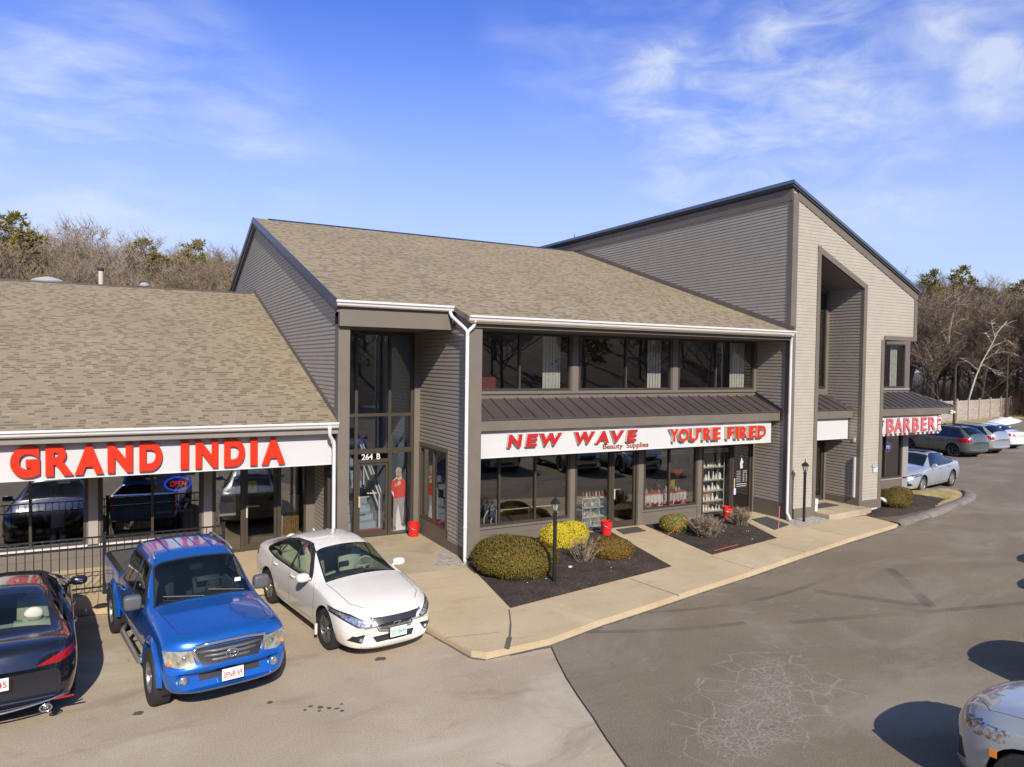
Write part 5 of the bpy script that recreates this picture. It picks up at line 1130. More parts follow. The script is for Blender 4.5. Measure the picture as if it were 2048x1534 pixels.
# ---- blue pickup truck
TB = paint('metallic_blue_paint', (.010, .115, .44), .40, .25, .08)
L = 5.35
T6 = [(0.00, .42, .70, .47, .80, .56, .80, .64, .60, .665, .67), (.04, .38, .80, .45, .88, .60, .87, .68, .70, .695, .70), (.085, .37, .84, .45, .90, .62, .885, .74, .74, .80, .81), (.12, .37, .85, .45, .905, .62, .89, .86, .75, .95, .965), (.20, .37, .87, .45, .91, .66, .895, .96, .75, 1.045, 1.07), (.55, .38, .87, .46, .915, .70, .895, 1.03, .77, 1.10, 1.135),
 (1.00, .40, .87, .46, .915, .72, .895, 1.075, .78, 1.14, 1.175), (1.42, .40, .87, .46, .915, .72, .89, 1.11, .78, 1.17, 1.205), (1.66, .40, .87, .46, .91, .72, .885, 1.12, .745, 1.36, 1.40), (2.02, .40, .87, .46, .91, .72, .885, 1.12, .695, 1.66, 1.70),
 (2.35, .40, .87, .46, .91, .72, .885, 1.12, .69, 1.73, 1.77), (3.0, .40, .87, .46, .91, .72, .885, 1.12, .69, 1.73, 1.77), (3.38, .40, .87, .46, .91, .72, .885, 1.12, .69, 1.69, 1.73), (3.56, .40, .87, .46, .91, .72, .88, 1.12, .66, 1.40, 1.42), (3.66, .40, .87, .46, .91, .72, .89, 1.12, .78, 1.175, 1.18),
 (3.80, .40, .87, .46, .91, .72, .895, 1.14, .82, 1.165, 1.165), (4.6, .41, .87, .46, .915, .72, .895, 1.14, .82, 1.165, 1.165), (5.2, .44, .86, .48, .91, .72, .89, 1.14, .82, 1.165, 1.165), (5.35, .50, .84, .54, .88, .72, .86, 1.12, .80, 1.15, 1.15)]
at_ = math.atan2(-.989, .148); hv = Vector((math.cos(at_), math.sin(at_))); lf = Vector((-hv.y, hv.x))
fa, ra = .93, .93 + 3.246
rw = Vector((-.22, 15.45)); ctr = rw + lf * .92 * KF + hv * (ra - L / 2) * KF   # right side faces left in the picture
tr = car_root('pickup_truck', 'bright blue four door pickup truck with roof racks parked facing the camera', (ctr.x, ctr.y), at_)
X = lambda x: L / 2 - x
bm = body_bm(T6, L, .24, .03, 120, fl=.45, we=3.6)
ax = [(X(fa), .385), (X(ra), .385)]; RA = .455
arch_cuts(bm, ax, RA, L)
cut(bm, [(X(3.78), .80), (X(5.22), .80), (X(5.22), -.80), (X(3.78), -.80)], 'top', lambda c, n: n.z > .5 and c.z > 1.0, delete=True)
cut(bm, [(X(3.70), .93), (X(5.36), .93), (X(5.36), .80), (X(3.70), .80)], 'top', lambda c, n: n.z > .6 and c.z > 1.1, 1); cut(bm, [(X(3.70), -.93), (X(5.36), -.93), (X(5.36), -.80), (X(3.70), -.80)], 'top', lambda c, n: n.z > .6 and c.z > 1.1, 1)
sf = lambda c, n: abs(n.y) > .3 and c.z > 1.08
names = {}
for pl in ([(1.62, 1.13), (2.04, 1.62), (2.48, 1.655), (2.48, 1.13)], [(2.52, 1.13), (2.52, 1.655), (3.26, 1.645), (3.40, 1.13)]): cut(bm, [(X(a), b) for a, b in pl], 'side', sf, 1)
for i, pl in enumerate(([(1.80, 1.165), (2.10, 1.59), (2.45, 1.625), (2.45, 1.165)], [(2.56, 1.165), (2.56, 1.625), (3.22, 1.61), (3.33, 1.165)])): cut(bm, [(X(a), b) for a, b in pl], 'side', sf, 10 + i); names[10 + i] = ('side_window', (CG, CGD)[i], None)
upf = lambda c, n: n.z > .12 and c.z > 1.12
for q, (x0, x1, w0, w1) in enumerate(((1.46, 1.975, .75, .645),)):
    cut(bm, [(X(x0 - .03), w0 + .03), (X(x1 + .03), w1 + .025), (X(x1 + .03), -w1 - .025), (X(x0 - .03), -w0 - .03)], 'top', upf, 1)
    cut(bm, [(X(x0), w0), (X(x1), w1), (X(x1), -w1), (X(x0), -w0)], 'top', upf, 13); names[13] = ('windshield', CG, None)
cut(bm, [(X(3.44), .52), (X(3.60), .58), (X(3.60), -.58), (X(3.44), -.52)], 'top', lambda c, n: n.x < -.3 and c.z > 1.2, 14); names[14] = ('rear_window', CGD, None)
ff = lambda c, n: n.x > .06 and c.x > 1.9
cut(bm, [(-.50, .93), (-.41, .72), (.41, .72), (.50, .93)], 'front', ff, 1)
cut(bm, [(-.44, .585), (-.44, .505), (.44, .505), (.44, .585)], 'front', ff, 1)
for s in (1, -1):
    cut(bm, [(s * .54, .92), (s * .50, .745), (s * .70, .715), (s * .87, .755), (s * .90, .93)], 'front', lambda c, n: n.x > .02 and c.x > 1.75, 15)
names[15] = ('headlight', LENSY, None)
def sgap(bm, x0, z0, x1, z1):
    d = Vector((x1 - x0, z1 - z0)).normalized() * .006; cut(bm, [(X(x0 - d.y), z0 + d.x), (X(x1 - d.y), z1 + d.x), (X(x1 + d.y), z1 - d.x), (X(x0 + d.y), z0 - d.x)], 'side', lambda c, n: abs(n.y) > .3, 4)
for g in ((1.50, .50, 1.50, 1.12), (2.50, .47, 2.50, 1.13), (3.40, .75, 3.42, 1.14), (3.30, .47, 3.40, .75), (3.70, .48, 3.70, 1.15), (1.52, .475, 3.3, .475)): sgap(bm, *g)
for s in (1, -1):
    for (x0, y0, x1, y1) in ((.30, .50, .42, .66), (.42, .66, 1.40, .76)):
        d = Vector((x1 - x0, y1 - y0)).normalized() * .005; cut(bm, [(X(x0 - d.y), s * (y0 + d.x)), (X(x1 - d.y), s * (y1 + d.x)), (X(x1 + d.y), s * (y1 - d.x)), (X(x0 + d.y), s * (y0 - d.x))], 'top', lambda c, n: n.z > .4 and .8 < c.z < 1.25, 4)
split_regions(bm, names, [TB, BLK, CHROME, TRIM, GAP], tr)
arches(tr, ax, RA, .915, .48)
for a in ax:
    for s in (1, -1): wheel(tr, a[0], s * .835, .385, .265, .215, 'plain', s, mat('worn_alloy', (.26, .25, .24), .4, metal=.6), 6)
# flared arches
fl = MB()
for a in ax:
    for s in (1, -1):
        fl = MB(); k = 18; ring = []
        for i in range(k + 1):
            t = math.pi * .96 * i / k + .06
            for rr_, yy in ((RA - .005, .945), (RA + .03, .955), (RA + .085, .915), (RA + .10, .885), (RA - .01, .885)): ring.append((a[0] + math.cos(t) * rr_, s * yy, a[1] + math.sin(t) * rr_))
        n5 = 5; fl.add(ring, [(i * n5 + j, i * n5 + (j + 1) % n5, (i + 1) * n5 + (j + 1) % n5, (i + 1) * n5 + j) for i in range(k) for j in range(n5)]); fl.build('fender_flare', TB, tr, smooth=True, local=True, angle=50)
bl = MB(); bl.box(X(5.22), X(3.78), -.80, .80, .70, .73); bl.box(X(5.24), X(5.21), -.80, .80, .7, 1.15); bl.box(X(3.80), X(3.77), -.80, .80, .7, 1.15); bl.box(X(5.22), X(3.78), .79, .81, .7, 1.15); bl.box(X(5.22), X(3.78), -.81, -.79, .7, 1.15)
for i in range(9): bl.box(X(5.2), X(3.8), -.7 + i * .175 - .03, -.7 + i * .175 + .03, .73, .745)
bl.build('bed_liner', mat('bed_liner_grey', (.055, .05, .048), .8, noise=.3, nscale=6), tr, local=True)
# front face furniture
mb = MB(); mb.tube([(X(.085 + abs(y) * .06), y, z) for y, z in ((-.50, .965), (-.515, .90), (-.43, .705), (-.30, .70), (.30, .70), (.43, .705), (.515, .90), (.50, .965), (.30, .985), (-.30, .985), (-.50, .965))], .028, 8); mb.build('grille_surround', CHROME, tr, smooth=True, local=True)
mb = MB()
for z, w in ((.765, .42), (.825, .45), (.885, .47)): mb.tube([(X(.11 + .06 * (w / 1) * 1), -w, z), (X(.075), -.2, z), (X(.075), .2, z), (X(.11 + .06 * w), w, z)], .022, 8)
mb.build('grille_bars', mat('grille_grey', (.14, .14, .15), .4, metal=.3), tr, smooth=True, local=True)
mb = MB(); c = (X(.03), 0, .83); mb.torus(c, .085, .008, (0, 1, 0), (0, 0, 1), 1, .68); mb.torus(c, .03, .007, (0, 1, 0), (0, 0, 1), 1, 1.8); mb.torus((c[0], 0, c[2] + .022), .055, .007, (0, 1, 0), (0, 0, 1), 1, .45); mb.build('emblem', CHROME, tr, smooth=True, local=True)
for s in (1, -1):
    mb = MB(); mb.ell((X(.20), s * .62, .82), .06, .075, .065); mb.build('lamp_reflector', LENS, tr, smooth=True, local=True)
    mb = MB(); mb.ell((X(.255), s * .83, .77), .07, .035, .035); mb.build('turn_signal', AMB, tr, smooth=True, local=True)
    mb = MB(); mb.lathe((X(.135), s * .66, .545), [(.085, 0), (.085, .015), (.055, .02)], 20, 1, 'x', caps=False); mb.ell((X(.12), s * .66, .545), .022, .062, .062, 16, 8, 0); mb.build('fog_light', [LENS, TB], tr, smooth=True, local=True, angle=40)
    mb = MB(); mb.tube([(X(1.38), s * .62 if s > 0 else -.02, 1.235), (X(1.52), s * .08 if s > 0 else -.62, 1.28)], .010, 6); mb.build('wiper', BLK, tr, local=True)
    mb = MB(); mb.rbox((X(1.72), s * 1.03, 1.21), .075, .135, .105); mb.tube([(X(1.70), s * .86, 1.13), (X(1.71), s * .97, 1.15)], .03, 6); mb.build('mirror', mat('grey_mirror_plastic', (.10, .10, .105), .5), tr, smooth=True, local=True)
    mb = MB(); mb.tube([(X(1.66), s * .84, .37), (X(1.75), s * .93, .33), (X(3.15), s * .93, .33), (X(3.3), s * .84, .37)], .045, 12); mb.tube([(X(1.9), s * .60, .42), (X(1.9), s * .90, .34)], .02, 6); mb.tube([(X(3.0), s * .60, .42), (X(3.0), s * .90, .34)], .02, 6); mb.build('side_step', mat('worn_chrome', (.45, .42, .38), .35, metal=.7), tr, smooth=True, local=True)
    mb = MB(); mb.tube([(X(2.06), s * .63, 1.715), (X(2.2), s * .625, 1.755), (X(3.2), s * .625, 1.755), (X(3.34), s * .62, 1.715)], .014, 8); mb.build('roof_rail', mat('rail_grey', (.30, .30, .32), .4, metal=.4), tr, smooth=True, local=True)
    for hx in (2.36, 3.22):
        mb = MB(); mb.tube([(X(hx) + .1, s * .895, 1.01), (X(hx) + .06, s * .925, 1.01), (X(hx) - .06, s * .925, 1.01), (X(hx) - .1, s * .895, 1.01)], .018, 8); mb.build('door_handle', TB, tr, smooth=True, local=True)
    mb = MB(); mb.box(X(5.36), X(5.32), s * .76, s * .88, .75, 1.05); mb.build('tail_light', TAIL, tr, local=True)
mb = MB()
for i in range(4): mb.tube([(X(2.25), -.36 + i * .24, 1.765), (X(3.25), -.36 + i * .24, 1.765)], .012, 6)
mb.build('roof_ribs', TB, tr, smooth=True, local=True)
plate(tr, X(-.005), .56, '3FNR 69', PRED)
cabin(tr, 1.15, -.85, .76, .50, 1.10, mat('slate_interior', (.07, .075, .08), .8), (.10, -.55), .88, zs=.68, wheel_m=mat('steering_grey', (.05, .05, .055), .5))
mb = MB(); mb.box(X(2.0), X(1.94), -.10, .10, 1.50, 1.57); mb.tube([(X(1.97), 0, 1.5), (X(1.97), 0, 1.36)], .004, 4); mb.ell((X(1.97), 0, 1.33), .012, .02, .05); mb.build('rear_view_mirror', BLK, tr, local=True)
mb = MB(); mb.box(-1.9, 2.1, -.42, .42, .36, .46); mb.tube([(X(fa), -.7, .385), (X(fa), .7, .385)], .06, 8); mb.tube([(X(ra), -.7, .385), (X(ra), .7, .385)], .06, 8); mb.build('chassis', BLK, tr, local=True)
mb = MB(); mb.box(X(1.56), X(1.545), .52, .62, 1.325, 1.38); o = mb.build('inspection_sticker', PLATE, tr, local=True)

# ------------------------------------------------------------------ signs
def letters(mb, txts, xs, y, z0, z1, depth, bold=.03, m=0, sh=0.0, top=None):
    for ch, (a, b), (p, q) in zip(txts, xs, top or [(z0, z1)] * len(xs)):
        put_text(mb, ch, (a, y + depth, p), (1, 0, 0), b - a, (0, 0, 1), q - p, depth, bold, m, sh)
gi = [(-1.97, -1.46), (-1.36, -.86), (-.84, -.30), (-.23, .25), (.38, .84), (1.21, 1.38), (1.52, 2.0), (2.13, 2.59), (2.71, 2.87), (2.97, 3.51)]
t_ = thing('shop_sign', 'long white sign board reading GRAND INDIA in big red capitals', 'sign', (0, 17.9, 2.62))
mb = MB(); mb.box(-12, 4.66, 17.88, 17.98, 2.63, 3.45); mb.build('board', SIGNW, t_)
mb = MB(); mb.box(-12, 4.66, 17.87, 17.99, 2.615, 2.632); mb.build('board_edge', WHITE, t_)
for ch, (a, b) in zip('GRANDINDIA', gi):
    mb = MB(); wide = ch not in 'I'
    if wide: put_text(mb, ch, (a, 17.795 + .0, 2.70 if ch != 'G' else 2.69), (1, 0, 0), b - a, (0, 0, 1), .645 if ch != 'G' else .67, -.0, .055, 0)
    else: mb.box(a, b, 17.795, 17.80, 2.70, 3.345)
    v = mb.v[:]; f = mb.f[:]
    mb2 = MB(); put_text(mb2, ch, (a, 17.86, 2.70 if ch != 'G' else 2.69), (1, 0, 0), b - a, (0, 0, 1), .645 if ch != 'G' else .67, .075, .062 if ch not in 'R' else .048, 0) if wide else mb2.box(a, b, 17.79, 17.86, 2.70, 3.345)
    mb2.build('letter', RED, t_)
xsNW = [(9.14, 9.60), (9.70, 10.10), (10.16, 10.88), (11.30, 12.00), (12.02, 12.49), (12.55, 13.05), (13.12, 13.53)]
t_ = thing('shop_sign', 'white sign board reading NEW WAVE Beauty Supplies and YOU\'RE FIRED in red', 'sign', (13, 17.1, 2.68))
mb = MB(); mb.box(8.15, 13.95, 17.06, 17.14, 2.68, 3.43); mb.box(13.955, 19.27, 17.062, 17.14, 2.68, 3.43); mb.build('board', SIGNW, t_)
mb = MB(); mb.box(8.15, 19.275, 17.05, 17.15, 2.665, 2.682); mb.build('board_edge', WHITE, t_)
for ch, (a, b) in zip('NEWWAVE', xsNW):
    mb = MB(); put_text(mb, ch, (a, 17.055, 2.93), (1, 0, 0), b - a, (0, 0, 1), .355, .09, .05, 0, .12); mb.build('letter', RETW, t_)
    m2 = MB(); put_text(m2, ch, (a, 16.962, 2.93), (1, 0, 0), b - a, (0, 0, 1), .355, .01, .05, 0, .12); m2.build('letter_face', RED2, t_)
mb = MB(); put_text(mb, 'Beauty', (12.34, 17.055, 2.70), (1, 0, 0), .72, (0, 0, 1), .19, .012, .008); put_text(mb, 'Supplies', (13.20, 17.055, 2.70), (1, 0, 0), .82, (0, 0, 1), .19, .012, .008); mb.build('small_lettering', mat('maroon_letters', (.30, .02, .02), .5), t_)
xsF = [(14.75, 15.08), (15.10, 15.48), (15.53, 15.89), (15.93, 16.02), (16.10, 16.45), (16.50, 16.83), (17.12, 17.43), (17.485, 17.62), (17.68, 18.03), (18.09, 18.43), (18.49, 18.87)]
for ch, (a, b) in zip("YOU'REFIRED", xsF):
    z0, h = (3.12, .14) if ch == "'" else (2.865, .40)
    for nm, y, d, mt in (('letter', 17.055, .13, RETW), ('letter_face', 16.922, .012, RED)):
        mb = MB()
        if ch == 'I': mb.box(a, b, y - d, y, z0, z0 + h)
        else: put_text(mb, ch, (a, y, z0), (1, 0, 0), b - a, (0, 0, 1), h, d, .034, 0)
        mb.build(nm, mt, t_)
t_ = thing('shop_sign', 'blank white sign panel inside the tall recessed entrance', 'sign', (22, 17.1, 2.65))
mb = MB(); mb.box(20.98, 23.22, 17.06, 17.14, 2.66, 3.43); mb.build('board', SIGNW, t_); mb = MB(); mb.box(20.98, 23.225, 17.05, 17.15, 2.645, 2.662); mb.build('board_edge', WHITE, t_)
t_ = thing('shop_sign', 'barber sign with pink capitals, red and white striped border and barber pole', 'sign', (27, 17.1, 2.7))
mb = MB(); mb.box(24.55, 28.85, 17.03, 17.12, 2.72, 3.42); mb.build('board', mat('grey_sign', (.58, .58, .56), .5, noise=.2, nscale=1.2), t_)
mb = MB()
for i in range(15):
    x = 24.6 + i * .285
    if 7 < i < 9: continue
    mb.prism([(x, 17.02, 2.66), (x + .15, 17.02, 2.66), (x + .11, 17.02, 2.77), (x + .02, 17.02, 2.77)], (0, .02, 0), i % 3 == 0)
mb.build('striped_border', [SIGNW, mat('pale_red', (.65, .22, .20), .5)], t_)
mb = MB(); mb.box(24.6, 28.8, 17.022, 17.04, 2.655, 2.75); mb.build('border_strip', mat('dark_maroon', (.10, .04, .04), .5), t_)
PINK = mat('faded_red_letters', (.52, .12, .13), .5, noise=.25, nscale=3)
for ch, (a, b) in zip('BARBER', [(25.37, 25.82), (25.86, 26.33), (26.41, 26.88), (26.97, 27.38), (27.52, 27.89), (28.0, 28.46)]):
    mb = MB(); put_text(mb, ch, (a, 17.035, 2.79), (1, 0, 0), b - a, (0, 0, 1), .53, .05, .022); mb.build('letter', PINK, t_)
mb = MB(); mb.lathe((28.66, 16.98, 2.78), [(.05, 0), (.09, .02), (.09, .08), (.06, .10), (.06, .42), (.09, .45), (.09, .50), (.05, .57), (.01, .60)], 16); o = mb.build('barber_pole', mat('pole_stripe', (.8, .76, .74), .3), t_, smooth=True, angle=40)
m_ = MATS['pole_stripe']; tt = m_.node_tree; bb = tt.nodes['Principled BSDF']; g_ = N(tt, 'ShaderNodeTexCoord'); w_ = N(tt, 'ShaderNodeTexWave', bands_direction='DIAGONAL', i={'Scale': 4.0}); LK(tt, g_, 'Object', w_, 0); r_ = ramp(tt, [(.45, (.7, .06, .05)), (.55, (.85, .82, .80))]); LK(tt, w_, 0, r_, 0); LK(tt, r_, 0, bb, 'Base Color')
mb = MB(); mb.ell((25.05, 17.0, 3.1), .11, .03, .14); mb.box(24.9, 25.2, 16.98, 17.02, 3.20, 3.25); mb.build('sign_emblem', BLK, t_, smooth=True, local=False)
mb = MB(); mb.box(24.92, 25.16, 17.0, 17.03, 2.76, 3.0); mb.build('sign_emblem_base', SIGNW, t_)

# ------------------------------------------------------------------ neon OPEN signs, posters
def neon(name, label, c, w, h, ring, word, back=None):
    t = thing(name, label, 'open sign', c)
    if back: mb = MB(); mb.lathe((c[0], c[1] + .03, c[2]), [(.01, 0), (w * .5, 0)], 28, 0, 'y', caps=False); mb.v = [(p[0], p[1], c[2] + (p[2] - c[2]) * h / w) for p in mb.v]; mb.build('backing', back, t)
    mb = MB(); mb.torus(c, 1, .012, (w / 2, 0, 0), (0, 0, h / 2), n=40); mb.torus((c[0], c[1] - .004, c[2]), 1, .009, (w / 2 * .93, 0, 0), (0, 0, h / 2 * .88), n=40); mb.build('ring', ring, t)
    mb = MB(); put_text(mb, 'OPEN', (c[0] - w * .30, c[1] - .01, c[2] - h * .2), (1, 0, 0), w * .60, (0, 0, 1), h * .40, .008, .0); mb.build('lettering', word, t)
NB = mat('neon_blue', (.02, .04, .4), .4, emit=((.05, .10, 1.0), .9)); NR = mat('neon_red', (.5, .02, .02), .4, emit=((1.0, .03, .03), .8)); NW_ = mat('neon_white', (.7, .75, .85), .4, emit=((.7, .8, 1.0), .9))
neon('open_sign', 'oval blue and red neon open sign behind the restaurant window', (1.32, 20.35, 1.98), .62, .36, NB, NR, mat('navy_back', (.01, .01, .03), .5))
neon('open_sign', 'oval blue and white neon open sign behind the barber window', (27.38, 18.30, 2.02), .54, .40, NB, NW_, mat('navy_back2', (.01, .012, .04), .5))
mb = MB(); mb.box(.78, 1.84, 20.42, 20.44, 1.75, 2.45); tag(mb.build('pale_panel', mat('pale_shade', (.45, .50, .52), .8)), 'pale panel hanging behind the restaurant open sign', 'panel')
mb = MB(); mb.box(2.30, 2.70, 20.14, 20.15, 1.08, 1.67); tag(mb.build('menu_poster', mat('menu_paper', (.50, .55, .54), .7, noise=.12, nscale=8)), 'pale menu sheets taped inside the glass left of the restaurant door', 'poster')
mb = MB(); mb.box(2.99, 3.22, 20.10, 20.11, 1.65, 1.97); mb.box(3.07, 3.14, 20.09, 20.10, 1.75, 1.87, 1); tag(mb.build('door_poster', [mat('yellow_paper', (.55, .52, .06), .7), mat('poster_ink', (.30, .33, .22), .7)]), 'yellow flyer inside the restaurant door glass', 'poster')
t_ = thing('draped_stand', 'small stand draped with a pale cloth beside the restaurant door', 'stand', (4.1, 20.7, .14))
mb = MB()
for i in range(14):
    x = 3.86 + i * .042; mb.box(x, x + .04, 20.55 + .02 * (i % 2), 20.60 + .02 * (i % 2), .95, 1.42)
mb.build('cloth_top', mat('pale_mint_cloth', (.56, .62, .57), .85), t_)
mb = MB(); mb.prism([(3.86, 20.54, 1.3), (4.0, 20.54, 1.3), (3.98, 20.54, .2), (3.84, 20.54, .14)], (0, .12, 0)); mb.build('cloth_side', MATS['pale_mint_cloth'], t_)
mb = MB()
for i in range(9): mb.box(4.0 + i * .05, 4.04 + i * .05, 20.60, 20.63 + .02 * (i % 3), .14, .95)
mb.build('curtain', mat('gold_brown_cloth', (.34, .20, .07), .8, noise=.4, nscale=14), t_)
t_ = thing('buffet_table', 'long table with dishes of food behind the left restaurant window', 'table', (-2.2, 21.2, .14))
mb = MB(); mb.box(-3.6, -1.35, 20.7, 21.5, .78, .84); mb.box(-3.5, -3.4, 20.8, 20.9, .14, .78); mb.box(-1.5, -1.4, 20.8, 20.9, .14, .78); mb.box(-3.5, -3.4, 21.3, 21.4, .14, .78); mb.box(-1.5, -1.4, 21.3, 21.4, .14, .78); mb.build('table_top', mat('table_wood', (.14, .08, .04), .5), t_)
rf_ = random.Random(3)
for i in range(9):
    x = -3.2 + i * .21; mb = MB(); mb.ell((x, 20.95 + .12 * (i % 2), .90), .09, .09, .06)
    tag(mb.build('food_dish', mat('food_%s' % ('a', 'b', 'c')[i % 3], ((.55, .36, .18), (.60, .48, .25), (.42, .20, .08))[i % 3], .7), smooth=True), 'small dish of food standing on the buffet table', 'dish', 'dishes of food on the buffet table')
mb = MB(); mb.ell((-2.75, 20.6, .86), .12, .08, .10); mb.ell((-2.65, 20.62, .98), .08, .06, .08); tag(mb.build('flower_bunch', mat('leaf_green_bright', (.12, .40, .08), .7), smooth=True), 'bright green bunch at the left end of the buffet table', 'plant')
t_ = thing('wooden_crate', 'low wooden trough on a table behind the second restaurant window', 'crate', (.35, 21.0, .14))
mb = MB(); mb.box(-.1, .75, 20.8, 21.2, .80, .98); mb.build('box', mat('light_wood', (.38, .23, .10), .6, noise=.2), t_); mb = MB(); mb.box(-.1, .75, 20.8, 21.2, .14, .79); mb.build('stand', INTD, t_)
t_ = thing('counter_sheets', 'two flat pale trays on stands behind the second restaurant window', 'tray', (1.3, 21.2, 1.0))
for x in (1.05, 1.55): mb = MB(); mb.box(x - .2, x + .18, 21.0, 21.2, 1.12, 1.14); mb.build('tray', mat('cream_tray', (.60, .55, .35), .6), t_)
mb = MB(); mb.box(1.28, 1.34, 21.08, 21.12, .14, 1.1); mb.build('post', INTD, t_)

# person behind the restaurant window
def skin_body(name, parent, joints, edges, mats, rule, sub=2):
    me = bpy.data.meshes.new(name); me.from_pydata([j[0] for j in joints], edges, []); o = bpy.data.objects.new(name, me); COL.objects.link(o)
    m = o.modifiers.new('s', 'SKIN'); s = o.modifiers.new('d', 'SUBSURF'); s.levels = sub; s.render_levels = sub
    for v, j in zip(me.skin_vertices[0].data, joints): v.radius = j[1] if isinstance(j[1], tuple) else (j[1], j[1])
    me.skin_vertices[0].data[0].use_root = True
    dg = bpy.context.evaluated_depsgraph_get(); m2 = bpy.data.meshes.new_from_object(o.evaluated_get(dg)); bpy.data.objects.remove(o)
    for q in mats: m2.materials.append(q)
    for p in m2.polygons: p.material_index = rule(p.center); p.use_smooth = True
    ob = bpy.data.objects.new(name, m2); COL.objects.link(ob); ob.parent = parent; return ob
SKIN = mat('skin', (.30, .17, .11), .6); HAIR = mat('dark_hair', (.02, .015, .012), .6)
pr_ = thing('person', 'person in a mauve brown jumper seen from behind at the buffet window', 'person', (-1.32, 20.62, .14), math.radians(12))
J = [((0, 0, .98), (.15, .11)), ((0, .02, 1.18), (.145, .10)), ((0, .05, 1.38), (.17, .11)), ((0, .07, 1.50), (.12, .09)), ((0, .10, 1.58), (.055, .055)), ((0, .13, 1.68), (.085, .095)), ((0, .14, 1.80), (.07, .08)),
     ((-.19, .06, 1.46), (.062, .062)), ((-.26, .10, 1.20), (.047, .047)), ((-.20, .32, 1.06), (.036, .036)), ((-.18, .40, 1.03), (.03, .02)), ((.19, .06, 1.46), (.062, .062)), ((.26, .10, 1.20), (.047, .047)), ((.18, .32, 1.08), (.036, .036)), ((.15, .40, 1.05), (.03, .02)),
     ((-.09, 0, .90), (.095, .095)), ((-.11, .02, .52), (.065, .065)), ((-.11, -.02, .09), (.045, .045)), ((-.12, .12, .03), (.045, .03)), ((.09, 0, .90), (.095, .095)), ((.11, .02, .52), (.065, .065)), ((.11, -.02, .09), (.045, .045)), ((.12, .12, .03), (.045, .03))]
Ed = [(0, 1), (1, 2), (2, 3), (3, 4), (4, 5), (5, 6), (3, 7), (7, 8), (8, 9), (9, 10), (3, 11), (11, 12), (12, 13), (13, 14), (0, 15), (15, 16), (16, 17), (17, 18), (0, 19), (19, 20), (20, 21), (21, 22)]
skin_body('body', pr_, J, Ed, [SKIN, mat('mauve_jumper', (.42, .32, .32), .85), mat('dark_jeans', (.03, .035, .06), .8), mat('dark_shoe', (.03, .025, .02), .6)], lambda c: 0 if c.z > 1.55 else (1 if c.z > .92 and not (c.y > .33) else (0 if c.y > .33 and c.z > .9 else (2 if c.z > .1 else 3))))
mb = MB(); mb.ell((0, .105, 1.78), .10, .11, .11, 16, 10); mb.build('hair', HAIR, pr_, smooth=True, local=True)

# ------------------------------------------------------------------ cardboard standee behind the entrance glass
sd = thing('cardboard_standee', 'cardboard cut-out of a man in a red sweater and grey trousers behind the entrance glass', 'standee', (7.36, 20.50, .14))
def flat(parent, name, poly, m, y=0, th=.004): mb = MB(); mb.prism([(x, y, z) for x, z in poly], (0, th, 0)); return mb.build(name, m, parent, local=True)
SW = mat('printed_red_sweater', (.72, .06, .05), .55); GT = mat('printed_grey_trousers', (.36, .33, .34), .6); SKP = mat('printed_skin', (.50, .30, .21), .6)
flat(sd, 'board', [(-.17, 0), (.21, 0), (.22, .13), (.15, .24), (.17, .98), (.20, 1.2), (.20, 1.46), (.08, 1.58), (.075, 1.84), (.03, 1.895), (-.05, 1.90), (-.10, 1.84), (-.09, 1.6), (-.21, 1.48), (-.24, 1.22), (-.16, 1.0), (-.17, .5)], mat('white_card', (.80, .80, .80), .6), .0, .012)
flat(sd, 'trousers', [(-.17, .08), (-.08, .06), (-.07, .5), (-.02, .80), (.03, .52), (.09, .20), (.15, .22), (.14, .60), (.19, .98), (-.16, .98), (-.17, .6)], GT, -.005)
flat(sd, 'sweater', [(-.15, .96), (.18, .99), (.20, 1.2), (.20, 1.46), (.09, 1.56), (-.07, 1.58), (-.21, 1.48), (-.24, 1.22), (-.16, 1.16)], SW, -.006)
flat(sd, 'head', [(-.09, 1.62), (-.02, 1.56), (.05, 1.60), (.075, 1.70), (.07, 1.80), (-.08, 1.82), (-.10, 1.72)], SKP, -.007)
flat(sd, 'hair', [(-.11, 1.74), (-.105, 1.84), (-.05, 1.90), (.03, 1.895), (.075, 1.84), (.075, 1.79), (.03, 1.82), (-.05, 1.81), (-.08, 1.74)], mat('printed_grey_hair', (.40, .39, .38), .7), -.009)
flat(sd, 'shoe', [(.07, .20), (.16, .22), (.24, .12), (.22, .09), (.12, .12)], mat('printed_shoe', (.20, .17, .17), .6), -.007); flat(sd, 'shoe', [(-.18, .02), (-.08, .02), (-.08, .14), (-.16, .15)], MATS['printed_shoe'], -.007)
flat(sd, 'eye', [(-.055, 1.745), (-.025, 1.745), (-.025, 1.757), (-.055, 1.757)], BLK, -.0095); flat(sd, 'eye', [(.015, 1.745), (.045, 1.745), (.045, 1.757), (.015, 1.757)], BLK, -.0095); flat(sd, 'mouth', [(-.03, 1.655), (.03, 1.655), (.035, 1.672), (-.035, 1.672)], SIGNW, -.0095); flat(sd, 'beard', [(-.06, 1.61), (.05, 1.61), (.06, 1.65), (-.07, 1.65)], mat('printed_beard', (.22, .15, .12), .7), -.009)
flat(sd, 'mug', [(-.05, 1.36), (.05, 1.37), (.05, 1.48), (-.04, 1.48)], SIGNW, -.009); flat(sd, 'hand', [(-.14, 1.30), (-.05, 1.32), (-.05, 1.42), (-.12, 1.42)], SKP, -.008); flat(sd, 'collar', [(-.07, 1.58), (.02, 1.49), (.08, 1.57), (.04, 1.60), (-.02, 1.57)], SIGNW, -.0085)
mb = MB(); mb.box(6.0, 6.86, 20.3, 20.95, .142, .155); tag(mb.build('entrance_mat', mat('red_mat', (.45, .035, .035), .9, noise=.1)), 'red mat on the floor inside the 264 B door', 'door mat')

